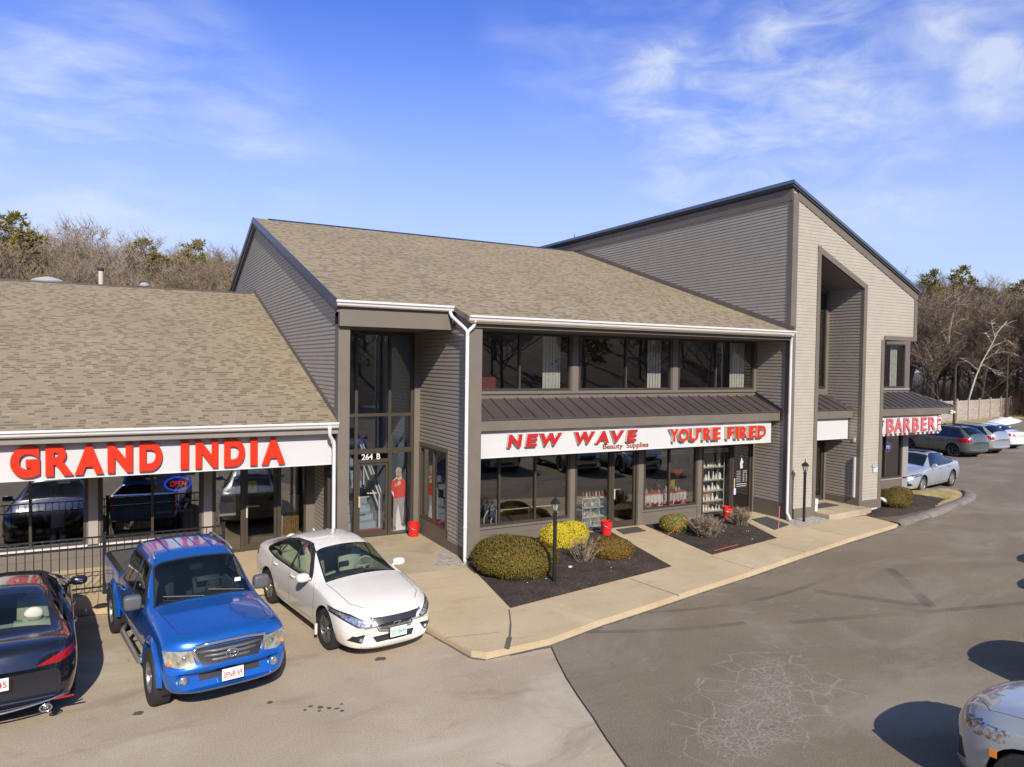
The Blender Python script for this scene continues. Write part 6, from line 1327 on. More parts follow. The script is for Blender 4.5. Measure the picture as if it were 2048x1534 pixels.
# ------------------------------------------------------------------ shop window displays
t_ = thing('cube_shelf', 'pale nine cube shelf unit behind the shop door glass', 'shelf', (13.0, 18.5, .14))
SH = mat('pale_blue_shelf', (.74, .80, .82), .6); mb = MB()
for i in range(4): x = 12.52 + i * .31; mb.box(x, x + .025, 18.32, 18.62, .15, 1.06)
for i in range(4): z_ = .15 + i * .295; mb.box(12.52, 13.475, 18.32, 18.62, z_, z_ + .025)
mb.build('frame', SH, t_); mb = MB(); mb.box(12.52, 13.47, 18.62, 18.63, .15, 1.06); mb.build('back', SH, t_)
pc = [(.6, .05, .05), (.05, .15, .4), (.75, .72, .7), (.1, .1, .1), (.5, .35, .1), (.2, .45, .3)]
for i in range(14):
    x = 12.62 + (i % 3) * .31 + rf_.uniform(-.03, .12); z_ = .176 + (i // 3 % 3) * .295; h = rf_.uniform(.08, .18)
    mb = MB(); mb.lathe((x, 18.42 + rf_.uniform(0, .1), z_), [(.03, 0), (.03, h * .7), (.014, h * .8), (.014, h), (.001, h)], 10); tag(mb.build('bottle', mat('bottle_%d' % (i % 6) if False else 'bottle_tint_' + 'abcdef'[i % 6], pc[i % 6], .3), smooth=True, angle=40), 'small beauty product bottle in the cube shelf', 'bottle', 'bottles in the cube shelf')
for i in range(7):
    mb = MB(); x = 12.62 + i * .12; mb.lathe((x, 18.42, 1.085), [(.028, 0), (.03, .1), (.012, .13), (.012, .17), (.001, .17)], 10); tag(mb.build('bottle', mat('bottle_tint_' + 'abcdef'[(i * 2) % 6], pc[(i * 2) % 6], .3), smooth=True, angle=40), 'small beauty product bottle standing on top of the cube shelf', 'bottle', 'bottles on top of the cube shelf')
t_ = thing('ivy_garland', 'green plastic ivy garland hanging at the left edge of the shop door glass', 'plant', (12.2, 18.3, .9))
mb = MB()
for i in range(260):
    z_ = rf_.uniform(.9, 2.3); x = 12.16 + rf_.gauss(0, .05) + .04 * math.sin(z_ * 6); a = rf_.uniform(0, 6.3); r = rf_.uniform(.025, .05); c = Vector((x, 18.32 + rf_.gauss(0, .03), z_)); u = Vector((math.cos(a), .2, math.sin(a))) * r; v = Vector((-math.sin(a), .3, math.cos(a))) * r * .6
    mb.quad(c - u, c - v, c + u, c + v)
mb.build('leaves', mat('ivy_green', (.05, .22, .03), .6, noise=.3, nscale=8), t_); mb = MB(); mb.tube([(12.16, 18.32, .9), (12.19, 18.32, 1.6), (12.15, 18.32, 2.3)], .008, 5); mb.build('stem', MATS['ivy_green'], t_)
# waiting chairs
for i, x in enumerate((8.95, 9.75)):
    t_ = thing('waiting_chair', ('bent white tube chair behind the low window nearest the corner pier', 'second bent white tube chair, nearer the middle mullion')[i], 'chair', (x, 18.9, .14), 0, 'tube chairs in the shop window')
    mb = MB(); mb.tube([(x - .25, 18.6, .15), (x - .24, 18.6, .62), (x - .12, 18.62, .80), (x + .12, 18.62, .84), (x + .2, 18.7, .8)], .022, 8); mb.tube([(x - .25, 19.05, .15), (x - .24, 19.05, .62), (x - .12, 19.05, .80), (x + .12, 19.05, .84)], .022, 8); mb.build('frame', WHITE, t_, smooth=True)
    mb = MB(); mb.box(x - .22, x + .25, 18.6, 19.1, .50, .56); mb.box(x - .22, x + .25, 19.06, 19.12, .56, 1.0); mb.build('cushion', mat('chair_blue', (.06, .10, .16), .7), t_)
t_ = thing('display_rail', 'thin pale rail running low behind the shop window', 'rail', (10.7, 18.5, .6)); mb = MB(); mb.tube([(9.5, 18.45, .92), (11.75, 18.45, .92)], .018, 6); mb.build('bar', WHITE, t_)
mb = MB()
for x in (9.6, 10.7, 11.7): mb.tube([(x, 18.45, .14), (x, 18.45, .92)], .014, 6)
mb.build('upright', WHITE, t_)
# valentine table
t_ = thing('display_table', 'table under a red and white heart cloth in the pottery shop window', 'table', (15.75, 18.7, .14))
mb = MB(); mb.box(14.72, 16.75, 18.35, 18.85, .95, 1.0); mb.build('table_top', mat('red_cloth', (.40, .03, .04), .8, c2=(.62, .25, .25), nscale=9), t_)
mb = MB()
for i in range(26):
    x = 14.72 + i * .078; mb.box(x, x + .07, 18.32 + .015 * (i % 2), 18.335 + .015 * (i % 2), .62 + .05 * math.sin(i), .96, 0)
for i in range(10): mb.prism([(14.8 + i * .2, 18.315, .62), (14.95 + i * .2, 18.315, .62), (14.93 + i * .2, 18.315, .74), (14.83 + i * .2, 18.315, .70)], (0, .01, 0), 1)
mb.build('cloth', [mat('white_cloth', (.80, .76, .76), .85), mat('red_lace', (.50, .03, .04), .8)], t_)
for i in range(12):
    x = 14.85 + i * .16; h = rf_.uniform(.08, .2); mb = MB()
    mb.lathe((x, 18.45 + rf_.uniform(0, .25), 1.0), [(.03, 0), (.045, h * .4), (.02, h * .8), (.025, h), (.001, h)], 10)
    tag(mb.build('ornament', SIGNW if i % 3 else RED2, smooth=True, angle=50), 'small pottery ornament on the red display table', 'ornament', 'ornaments on the red display table')
mb = MB(); mb.ell((14.86, 18.42, 1.16), .10, .04, .11); tag(mb.build('red_rosette', RED2, smooth=True), 'red round rosette at the left end of the display table', 'ornament')
mb = MB(); hp = []
for i in range(28):
    a = TAU * i / 28; hp.append((16.55 + .19 * math.sin(a) ** 3, 18.55, 1.62 + .0125 * (13 * math.cos(a) - 5 * math.cos(2 * a) - 2 * math.cos(3 * a) - math.cos(4 * a))))
mb.prism(hp, (0, .03, 0)); tag(mb.build('heart_ornament', mat('shiny_red_foil', (.6, .05, .03), .25, metal=.5, noise=.3, nscale=20)), 'shiny red heart hanging over the display table', 'ornament')
mb = MB(); mb.box(16.75, 17.2, 19.3, 19.34, .7, 1.62); tag(mb.build('mustard_panel', mat('mustard', (.42, .33, .03), .8)), 'mustard yellow panel behind the hanging heart', 'panel')
mb = MB(); mb.lathe((16.8, 18.9, 1.95), [(.01, 0), (.12, .0), (.13, .02), (.01, .03)], 20, 0, 'y'); tag(mb.build('hanging_plate', mat('grey_plate', (.30, .32, .34), .4)), 'round grey plate hanging near the top of the display window', 'plate')
mb = MB(); mb.ell((16.0, 18.9, 1.12), .16, .14, .12); tag(mb.build('black_bowl', BLK, smooth=True), 'black domed bowl behind the display table', 'bowl')
for a, b, z0, z1, txt in ((14.72, 15.62, 2.27, 2.40, 'Family Fun'), (15.76, 16.80, 2.29, 2.42, 'Pottery Studio'), (17.14, 18.36, 2.28, 2.41, "Children's Parties")):
    mb = MB(); mb.box(a, b, 18.07, 18.075, z0, z1, 0); put_text(mb, txt, (a + .1, 18.066, z0 + .03), (1, 0, 0), b - a - .2, (0, 0, 1), z1 - z0 - .05, .002, .01, 1)
    tag(mb.build('window_banner', [mat('banner_green_white', (.48, .54, .50), .7), mat('banner_ink', (.08, .10, .10), .7)]), {'F': 'narrow pale lettered strip at the top of the display window nearest the shop door', 'P': 'narrow pale lettered strip above the hanging heart', 'C': 'pale lettered strip over the shelves of white pottery'}[txt[0]], 'banner')
# pottery shelves
t_ = thing('pottery_shelves', 'wire shelves filled with white pottery in the right shop window', 'shelf', (17.75, 18.5, .14))
lv = [.24, .60, .95, 1.32, 1.76]
for i, z_ in enumerate(lv):
    mb = MB(); mb.box(17.14, 18.38, 18.26, 18.6, z_ - .012, z_)
    for k in range(26): mb.box(17.15 + k * .048, 17.165 + k * .048, 18.25, 18.262, z_ - .045, z_)
    mb.build('shelf', mat('white_wire', (.60, .60, .58), .5), t_)
mb = MB()
for x in (17.14, 18.37): mb.tube([(x, 18.27, .14), (x, 18.27, 2.4)], .012, 6); mb.tube([(x, 18.6, .14), (x, 18.6, 2.4)], .012, 6)
mb.build('upright', MATS['white_wire'], t_)
CER = mat('white_bisque', (.82, .80, .72), .7); BLU = mat('blue_glaze', (.03, .08, .35), .4); CRD = mat('card_brown', (.33, .20, .09), .8)
for li, z_ in enumerate(lv):
    for k in range(9):
        x = 17.22 + k * .125 + rf_.uniform(-.02, .02); h = rf_.uniform(.10, .27); r = rf_.uniform(.03, .055); st = rf_.random(); mb = MB(); y = 18.33 + rf_.uniform(0, .12)
        if st < .4: mb.lathe((x, y, z_), [(r, 0), (r * 1.1, h * .3), (r * .5, h * .75), (r * .6, h), (.001, h)], 10)
        elif st < .75: mb.lathe((x, y, z_), [(r * .9, 0), (r * .9, h * .5), (r * .3, h * .6), (r * .5, h * .8), (.001, h)], 10)
        else: mb.box(x - r, x + r, y - .03, y + .03, z_, z_ + h * .6); mb.ell((x, y, z_ + h * .7), r * .7, r * .7, r * .7)
        mt = BLU if (li == 2 and k in (0, 1)) else CER
        tag(mb.build('pottery', mt, smooth=True, angle=40), 'white pottery piece standing on the wire shelves' if mt is CER else 'blue glazed piece on the middle wire shelf', 'pottery', 'white pottery on the wire shelves' if mt is CER else 'blue pieces on the wire shelves')
mb = MB(); mb.box(17.5, 17.95, 18.45, 18.58, .62, .90); mb.box(17.5, 17.9, 18.45, 18.58, .26, .52); tag(mb.build('cardboard_boxes', CRD), 'brown cardboard boxes behind the white pottery', 'box')
t_ = thing('door_notice', 'white figure and opening hours lettered on the dark shop door', 'lettering', (18.95, 17.95, 1.2))
mb = MB()
for i, z_ in enumerate(np.linspace(1.56, 1.20, 7)):
    put_text(mb, ('Monday', 'Tuesday', 'Wednesday', 'Thursday', 'Friday', 'Saturday', 'Sunday')[i], (18.72, 18.03, z_), (1, 0, 0), .20, (0, 0, 1), .035, .002, .01); put_text(mb, ('Closed', '10 - 6', '10 - 6', '10 - 8', '10 - 8', '10 - 6', '12 - 5')[i], (19.02, 18.03, z_), (1, 0, 0), .19, (0, 0, 1), .04, .002, .01)
mb.box(18.72, 19.22, 18.028, 18.03, 1.12, 1.14); mb.box(18.72, 19.20, 18.028, 18.03, 1.05, 1.068); mb.build('hours_lettering', SIGNW, t_)
mb = MB(); mb.prism([(18.90, 18.03, 1.66), (19.02, 18.03, 1.69), (18.99, 18.03, 1.8), (19.04, 18.03, 1.90), (18.98, 18.03, 1.98), (18.96, 18.03, 2.14), (18.93, 18.03, 2.14), (18.92, 18.03, 1.97), (18.88, 18.03, 1.85)], (0, .003, 0)); mb.build('figure', SIGNW, t_)
mb = MB(); mb.box(18.60, 18.70, 18.02, 18.03, .78, 1.0); tag(mb.build('door_sticker', mat('lilac_sticker', (.55, .55, .75), .5)), 'small lilac sticker low on the dark shop door', 'sticker')
# upstairs couch
t_ = thing('red_couch', 'dark red couch back behind the first upstairs window', 'couch', (9.0, 18.8, 4.0)); mb = MB(); mb.box(8.2, 9.55, 18.5, 18.75, 4.0, 4.80); mb.build('backrest', mat('dark_red_fabric', (.22, .03, .035), .8), t_); mb = MB(); mb.box(8.2, 9.5, 18.75, 19.4, 4.0, 4.4); mb.build('seat', MATS['dark_red_fabric'], t_)

# ------------------------------------------------------------------ buckets, mats, lamps
BR = mat('red_plastic', (.62, .02, .02), .35); BW = mat('white_plastic', (.74, .74, .72), .4)
def bucket(x, y, z, m, label, group='red buckets by the doors', h=.40, r=.165):
    t = thing('bucket', label, 'bucket', (x, y, z), .3, group)
    mb = MB(); mb.lathe((0, 0, 0), [(r * .86, 0), (r * .93, h * .55), (r * .95, h * .62), (r * 1.03, h * .63), (r * 1.03, h * .67), (r * .97, h * .68), (r * .98, h * .80), (r * 1.05, h * .81), (r * 1.05, h * .85), (r * .99, h * .86), (r * 1.0, h * .97), (r * 1.06, h), (r * 1.0, h), (r * .93, h * .6), (r * .84, .02), (.01, .02)], 30, caps=False); mb.build('pail', m, t, smooth=True, local=True, angle=35)
    mb = MB(); mb.tube([(math.cos(a) * r * 1.08, -abs(math.sin(a)) * r * 1.15, h * .84 - abs(math.sin(a)) * h * .35) for a in np.linspace(0, math.pi, 13)], .005, 5); mb.build('handle', mat('wire_steel', (.6, .6, .6), .3, metal=.8), t, smooth=True, local=True); return t
bucket(7.53, 19.68, .126, BR, 'red bucket in the corner beside the entrance bay glass'); bucket(12.70, 17.30, .16, BR, 'red bucket left of the middle shop door'); bucket(17.66, 17.36, .16, BR, 'red bucket before the pottery shelves window'); bucket(21.10, 16.75, .26, BW, 'white bucket at the left edge of the tall recessed entrance', None, .42, .14)
DM = mat('brown_door_mat', (.085, .065, .05), .95, noise=.3, nscale=25, bump=.6)
def mat_obj(pts, z, label, m=DM): mb = MB(); mb.prism([(x, y, z) for x, y in pts], (0, 0, .018)); tag(mb.build('door_mat', m), label, 'door mat', 'door mats outside the shops')
mat_obj([(13.28, 17.2), (14.15, 17.25), (14.25, 17.82), (13.42, 17.78)], .124, 'brown mat before the middle shop door'); mat_obj([(17.95, 15.65), (18.95, 15.95), (19.25, 17.15), (18.45, 17.05)], .124, 'large charcoal mat before the dark shop door', mat('charcoal_mat', (.07, .065, .062), .95, noise=.2, nscale=20)); mat_obj([(21.6, 16.9), (22.7, 16.95), (22.7, 17.5), (21.6, 17.5)], .258, 'grey mat in the tall recessed entrance')
BM = mat('black_iron', (.014, .013, .013), .4)
def lamp(x, y, z, label):
    t = thing('lamp_post', label, 'lamp post', (x, y, z), 0, 'short black lantern posts')
    mb = MB(); mb.lathe((0, 0, 0), [(.045, 0), (.045, 1.58), (.055, 1.59), (.055, 1.63), (.02, 1.66)], 14); mb.build('post', BM, t, smooth=True, local=True, angle=40)
    mb = MB(); mb.lathe((0, 0, 0), [(.03, 1.66), (.055, 1.68), (.05, 1.70)], 8)
    for i in range(6): a = TAU * i / 6; mb.tube([(math.cos(a) * .055, math.sin(a) * .055, 1.69), (math.cos(a) * .095, math.sin(a) * .095, 1.86)], .008, 4)
    mb.lathe((0, 0, 0), [(.125, 1.855), (.12, 1.875), (.085, 1.93), (.03, 1.97), (.012, 1.99), (.012, 2.04), (.003, 2.10)], 6); mb.build('lantern_frame', BM, t, local=True)
    mb = MB(); mb.lathe((0, 0, 0), [(.048, 1.69), (.088, 1.855)], 6, caps=False); mb.build('lantern_glass', mat('frosted_glass', (.55, .52, .48), .3, alpha=.55), t, local=True)
    mb = MB(); mb.lathe((0, 0, 0), [(.018, 1.69), (.02, 1.78), (.004, 1.83)], 8); mb.build('bulb', mat('bulb_white', (.7, .68, .6), .3), t, smooth=True, local=True); return t
lamp(8.83, 14.02, .13, 'black lantern post in the mulch bed before the yellow bush'); lamp(19.72, 16.02, .13, 'black lantern post casting its shadow on the tall grey wall')
# snow stakes
OR = mat('orange_stake', (.58, .11, .03), .4)
for (a, b, lab) in (((14.2, 16.4, .14), (15.30, 16.5, .60), 'orange snow stake leaning over the green gold shrub'), ((17.40, 15.05, .13), (17.62, 15.2, .98), 'upright orange snow stake by the charcoal mat'), ((14.15, 14.36, .20), (15.25, 14.58, .20), 'orange snow stake lying at the front of the second mulch bed')):
    mb = MB(); mb.tube([a, b], .009, 6); tag(mb.build('snow_stake', OR), lab, 'stake', 'orange snow stakes')

# ------------------------------------------------------------------ iron fence
def fence(x0, x1, y, z, posts, gates=()):
    t = thing('iron_fence', 'black iron picket fence along the restaurant pavement', 'fence', ((x0 + x1) / 2, y, z))
    for zz in (.16, 1.02, 1.24): mb = MB(); mb.box(x0, x1, y - .017, y + .017, z + zz - .016, z + zz + .016); mb.build('rail', BM, t)
    k = 0; x = x0 + .14
    while x < x1 - .05:
        if all(abs(x - p) > .06 for p in posts): mb = MB(); mb.box(x - .0085, x + .0085, y - .0085, y + .0085, z + .05, z + 1.235); mb.build('picket', BM, t); k += 1
        x += .150
    for p in posts: mb = MB(); mb.box(p - .035, p + .035, y - .035, y + .035, z, z + 1.31); mb.box(p - .045, p + .045, y - .045, y + .045, z + 1.31, z + 1.34); mb.build('post', BM, t)
fence(-5.6, 2.14, 17.67, .12, (-5.5, -2.9, -.29, 2.10))
# wooden fence far right
WD = mat('weathered_wood', (.36, .31, .26), .85, noise=.25, nscale=2.5)
t_ = thing('wooden_fence', 'long weathered grey board fence at the edge of the woods', 'fence', (85, 44, 0))
fp = [(62, 40.3), (66.5, 41.2), (71.15, 42.1), (74.6, 42.5), (77, 42.7), (79.7, 43.1), (83.3, 43.9), (86.7, 44.6), (90.3, 45.4), (94, 46.6), (98, 48), (103, 50), (108, 52)]
for a, b in zip(fp, fp[1:]):
    a, b = Vector(a), Vector(b); d = b - a; n_ = int(d.length / .16); u = d.normalized(); nn = Vector((-u.y, u.x)); mb = MB()
    for i in range(n_):
        p = a + u * (i + .5) * d.length / n_; h = 2.0 + rf_.uniform(-.03, .03); mb.obox((p.x, p.y, .05 + h / 2), (u.x * .074, u.y * .074, 0), (nn.x * .012, nn.y * .012, 0), (0, 0, h / 2))
    for zz in (.35, 1.1, 1.85): m = (a + b) / 2 - nn * .03; mb.obox((m.x, m.y, zz), (u.x * d.length / 2, u.y * d.length / 2, 0), (nn.x * .02, nn.y * .02, 0), (0, 0, .05))
    mb.build('board_panel', WD, t_)
    mb = MB(); mb.obox((a.x - nn.x * .06, a.y - nn.y * .06, 1.1), (.07, 0, 0), (0, .07, 0), (0, 0, 1.15)); mb.build('post', WD, t_)
PB = mat('brown_pole', (.06, .035, .025), .5)
for (x, y, h, lab) in ((58.3, 33.36, 5.7, 'dark brown lot light pole just right of the barber awning'), (83.25, 42.2, 7.0, 'dark brown lot light pole standing at the far wooden fence')):
    t_ = thing('light_pole', lab, 'light pole', (x, y, 0), 0, 'dark brown lot light poles'); mb = MB(); mb.lathe((x, y, -.2), [(.11, 0), (.08, h)], 10); mb.build('pole', PB, t_, smooth=True, angle=40); mb = MB(); mb.lathe((x, y, -.25), [(.24, 0), (.24, .5), (.18, .55)], 12); mb.build('base', CONC if y < 40 else PB, t_)
    mb = MB(); mb.box(x - .14, x + .22, y - .12, y + .12, h - .16, h - .04); mb.build('lamp_head', PB, t_)
# litter in the mulch
for i in range(30):
    bx = rf_.random() < .6
    x, y = (rf_.uniform(7.9, 12.2), rf_.uniform(13.9, 15.4)) if bx else (rf_.uniform(14.5, 17.3), rf_.uniform(14.8, 16.4))
    if bx and (y < 13.3 + (x - 7.1) * .19 or x < 7.72 - (16.35 - y) * .18): continue
    r = rf_.uniform(.008, .022); mb = MB(); mb.ell((x, y, .19), r, r * .8, r * .5, 6, 4); tag(mb.build('pebble', mat('pebble_pale', (.55, .52, .46), .8), smooth=True), 'small pale stone lying on the dark mulch', 'stone', 'pale stones scattered on the mulch')
mb = MB(); mb.ell((9.75, 14.75, .21), .06, .045, .03, 10, 6); tag(mb.build('white_stone', SIGNW, smooth=True), 'larger white stone before the bare twiggy shrub', 'stone')

# ------------------------------------------------------------------ vegetation
def foliage(name, cols, rough=.7, trans=.25):
    m = bpy.data.materials.new(name); m.use_nodes = True; t = m.node_tree; b = t.nodes['Principled BSDF']; g = N(t, 'ShaderNodeNewGeometry')
    r = ramp(t, [(i / max(1, len(cols) - 1), c) for i, c in enumerate(cols)]); LK(t, g, 'Random Per Island', r, 0); LK(t, r, 0, b, 'Base Color'); b.inputs['Roughness'].default_value = rough; b.inputs['Specular IOR Level'].default_value = .2
    MATS[name] = m; return m
YEW = foliage('yew_leaves', [(.065, .055, .010), (.16, .105, .018), (.11, .105, .022), (.21, .11, .022), (.09, .09, .018), (.18, .145, .03)])
YEWR = foliage('yew_leaves_rusty', [(.08, .065, .012), (.20, .11, .02), (.12, .10, .02), (.26, .12, .025), (.10, .085, .018)])
GOLD = foliage('golden_leaves', [(.32, .26, .015), (.62, .49, .03), (.48, .37, .02), (.68, .54, .05), (.28, .24, .02)])
GGOLD = foliage('green_gold_leaves', [(.10, .10, .02), (.26, .22, .05), (.14, .13, .025), (.34, .27, .07), (.08, .07, .02)])
TWIG = foliage('dry_twigs', [(.20, .145, .10), (.33, .25, .18), (.26, .19, .13), (.42, .34, .26)])
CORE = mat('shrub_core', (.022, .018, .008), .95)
BARK = mat('bark_grey_brown', (.135, .105, .080), .9, noise=.3, nscale=2)
BARKP = mat('bark_pale', (.42, .37, .29), .85, noise=.3, nscale=2.5)
BIRCH = mat('bark_birch', (.46, .41, .34), .75, noise=.2, nscale=4)
TWB = foliage('tree_twigs_brown', [(.180, .128, .080), (.270, .195, .125), (.220, .158, .10), (.32, .24, .16)])
TWG = foliage('tree_twigs_grey', [(.19, .142, .10), (.28, .215, .155), (.23, .17, .115)])
PINE = foliage('pine_needles', [(.10, .09, .02), (.20, .165, .035), (.15, .13, .028), (.26, .21, .06)])
VR = random.Random(11)
def leafquad(mb, c, nrm, l, w):
    n_ = Vector(nrm).normalized(); a = VR.uniform(0, TAU); t1 = n_.orthogonal().normalized(); t2 = n_.cross(t1)
    d = (t1 * math.cos(a) + t2 * math.sin(a) + n_ * VR.uniform(.1, 1.1)).normalized(); s = d.cross(n_); s = s.normalized() if s.length > 1e-3 else t1
    i = len(mb.v); mb.v += [tuple(c - s * w), tuple(c + s * w), tuple(c + d * l)]; mb.f.append((i, i + 1, i + 2)); mb.m.append(0)
def shrub(name, label, cx, cy, z, rx, ry, h, m, n, leaf=.055, cat='shrub', group=None, lumps=5, flat_=.8):
    t = thing(name, label, cat, (cx, cy, z), VR.uniform(0, 3), group); hh = h
    LP = [(Vector((VR.gauss(0, 1), VR.gauss(0, 1), abs(VR.gauss(0, .8)))).normalized(), VR.uniform(-.09, .10)) for _ in range(lumps * 3)]
    def rad(d): return 1 + sum(a * max(0, d.dot(q)) ** 6 for q, a in LP)
    mb = MB()
    for _ in range(n):
        th = VR.uniform(0, TAU); zz = VR.uniform(-.55, 1) ; s = math.sqrt(max(0, 1 - zz * zz)) if zz > 0 else (1 - .35 * zz * zz)
        d = Vector((math.cos(th) * s, math.sin(th) * s, zz)); r = rad(d) * (1 - abs(VR.gauss(0, .05))) + (VR.random() < .06) * VR.uniform(0, .07)
        zc = d.z if d.z > 0 else d.z * .9
        c = Vector((d.x * rx * r, d.y * ry * r, hh * .42 + zc * hh * .58 * (r if zc > 0 else 1)))
        leafquad(mb, c, Vector((d.x / rx, d.y / ry, d.z / hh)), leaf * VR.uniform(.6, 1.35), leaf * .24)
    mb.build('foliage', m, t, local=True)
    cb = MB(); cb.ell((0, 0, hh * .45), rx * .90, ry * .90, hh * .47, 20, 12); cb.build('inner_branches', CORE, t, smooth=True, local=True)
    return t
def twig_shrub(name, label, cx, cy, z, r, h, n, cat='shrub', group=None, m=None, dense=7):
    t = thing(name, label, cat, (cx, cy, z), 0, group); mb = MB(); tw = MB()
    for i in range(n):
        a = VR.uniform(0, TAU); tilt = VR.uniform(.1, 1.05); L_ = h * VR.uniform(.8, 1.15); p = Vector((VR.gauss(0, r * .12), VR.gauss(0, r * .12), 0)); d = Vector((math.cos(a) * math.sin(tilt), math.sin(a) * math.sin(tilt), math.cos(tilt)))
        pts = [p]; k = 4
        for j in range(k): d = (d + Vector((VR.gauss(0, .16), VR.gauss(0, .16), .10))).normalized(); pts.append(pts[-1] + d * L_ / k)
        mb.tube(pts, [.011, .009, .007, .005, .003], 4, caps=False)
        for j in range(1, k + 1):
            for _ in range(dense):
                q = pts[j].lerp(pts[j - 1], VR.random()); e = (d + Vector((VR.gauss(0, .7), VR.gauss(0, .7), VR.gauss(.2, .4)))).normalized(); l = VR.uniform(.08, .22) * h
                s = e.orthogonal().normalized() * .0055; i0 = len(tw.v); tw.v += [tuple(q - s), tuple(q + s), tuple(q + e * l)]; tw.f.append((i0, i0 + 1, i0 + 2)); tw.m.append(0)
    mb.build('stems', TWIG, t, local=True); tw.build('twigs', m or TWIG, t, local=True); return t
shrub('yew_shrub', 'large rounded olive brown clipped shrub at the corner of the first mulch bed', 8.50, 15.35, .13, 1.18, 1.02, .74, YEW, 17000, .060)
shrub('golden_shrub', 'bright yellow clipped double shrub under the low shop window', 10.66, 16.75, .13, .50, .45, .66, GOLD, 6500, .055)
g2 = shrub('golden_shrub', 'right hand half of the bright yellow clipped shrub, nearer the red bucket', 11.28, 16.95, .13, .46, .42, .60, GOLD, 5500, .055)
shrub('yew_shrub', 'smaller rusty brown clipped shrub behind the bare twiggy one', 11.42, 15.30, .13, .60, .56, .50, YEWR, 8000, .055)
twig_shrub('bare_shrub', 'bare twiggy shrub between the lantern post and the rusty shrub', 10.42, 15.15, .13, .45, .66, 34, dense=12)
shrub('low_shrub', 'green gold feathery shrub pierced by the leaning orange stake', 15.05, 16.95, .13, .55, .46, .46, GGOLD, 6000, .06)
twig_shrub('bare_shrub', 'dense bare brown twiggy shrub in the middle of the second mulch bed', 15.25, 15.8, .13, .8, .62, 150, dense=16)
twig_shrub('bare_shrub', 'dense bare twiggy shrub at the right end of the second mulch bed', 17.35, 16.5, .13, .6, .52, 120, dense=14)
shrub('low_shrub', 'spreading olive shrub beside the white drain elbow of the tall block', 25.65, 16.85, .10, 1.15, .62, .52, YEW, 8000, .06)
shrub('low_shrub', 'small olive shrub tuft against the foundation under the barber window', 27.0, 17.45, .10, .55, .45, .45, YEWR, 3500, .05)

# ---- trees: a few kinds built once, copied with their trunk and crown
def bare_tree(seed, H, spread, bark, twm, ntw=3200, lean=0.0, forks=2, wtw=.020):
    r_ = random.Random(seed); tr_, tw = MB(), MB()
    def twigs(p, d, k, L_):
        for _ in range(k):
            e = (d * .6 + Vector((r_.gauss(0, .55), r_.gauss(0, .55), r_.gauss(.25, .4)))).normalized(); l = L_ * r_.uniform(.5, 1.3); s = e.orthogonal().normalized() * wtw * r_.uniform(.7, 1.3)
            i = len(tw.v); tw.v += [tuple(p - s), tuple(p + s), tuple(p + e * l)]; tw.f.append((i, i + 1, i + 2)); tw.m.append(0)
            q = p + e * l * r_.uniform(.3, .8); e2 = (e + Vector((r_.gauss(0, .6), r_.gauss(0, .6), r_.gauss(.1, .4)))).normalized(); i = len(tw.v); s = s * .8; tw.v += [tuple(q - s), tuple(q + s), tuple(q + e2 * l * .8)]; tw.f.append((i, i + 1, i + 2)); tw.m.append(0)
    def branch(p, d, L_, rad, lvl):
        k = 5 if lvl < 2 else 3; pts = [p]; rs = [rad]
        for j in range(k):
            d = (d + Vector((r_.gauss(0, .13), r_.gauss(0, .13), .06 if lvl else 0))).normalized(); pts.append(pts[-1] + d * L_ / k); rs.append(max(.012, rad * (1 - .8 * (j + 1) / k)))
        tr_.tube(pts, rs, 6 if lvl == 0 else (4 if lvl == 1 else 3), caps=False)
        if lvl < 3:
            n_ = (13, 7, 4)[lvl]
            for i in range(n_):
                t = (.22 + .75 * (i + r_.random()) / n_) if lvl == 0 else (.25 + .75 * (i + r_.random()) / n_); f = t * k; a = min(k - 1, int(f)); q = pts[a].lerp(pts[a + 1], f - a)
                az = r_.uniform(0, TAU); up = r_.uniform(.35, .85) if lvl == 0 else r_.uniform(.3, .8); e = Vector((math.cos(az), math.sin(az), up * 1.2))
                e = (e + d * (.5 if lvl else .1)).normalized(); branch(q, e, L_ * ((.42 * spread * (1.15 - .6 * t)) if lvl == 0 else .52) * r_.uniform(.8, 1.2), rs[a] * .55, lvl + 1)
        if lvl >= 1:
            for a in range(1, k + 1): twigs(pts[a], d, max(1, int(ntw / 1400 * (1 + lvl * .3))), H * .055)
    branch(Vector((0, 0, -.3)), Vector((lean, 0, 1)).normalized(), H * .93, H * .0145, 0)
    return tr_.mesh('trunk', bark), tw.mesh('crown', twm)
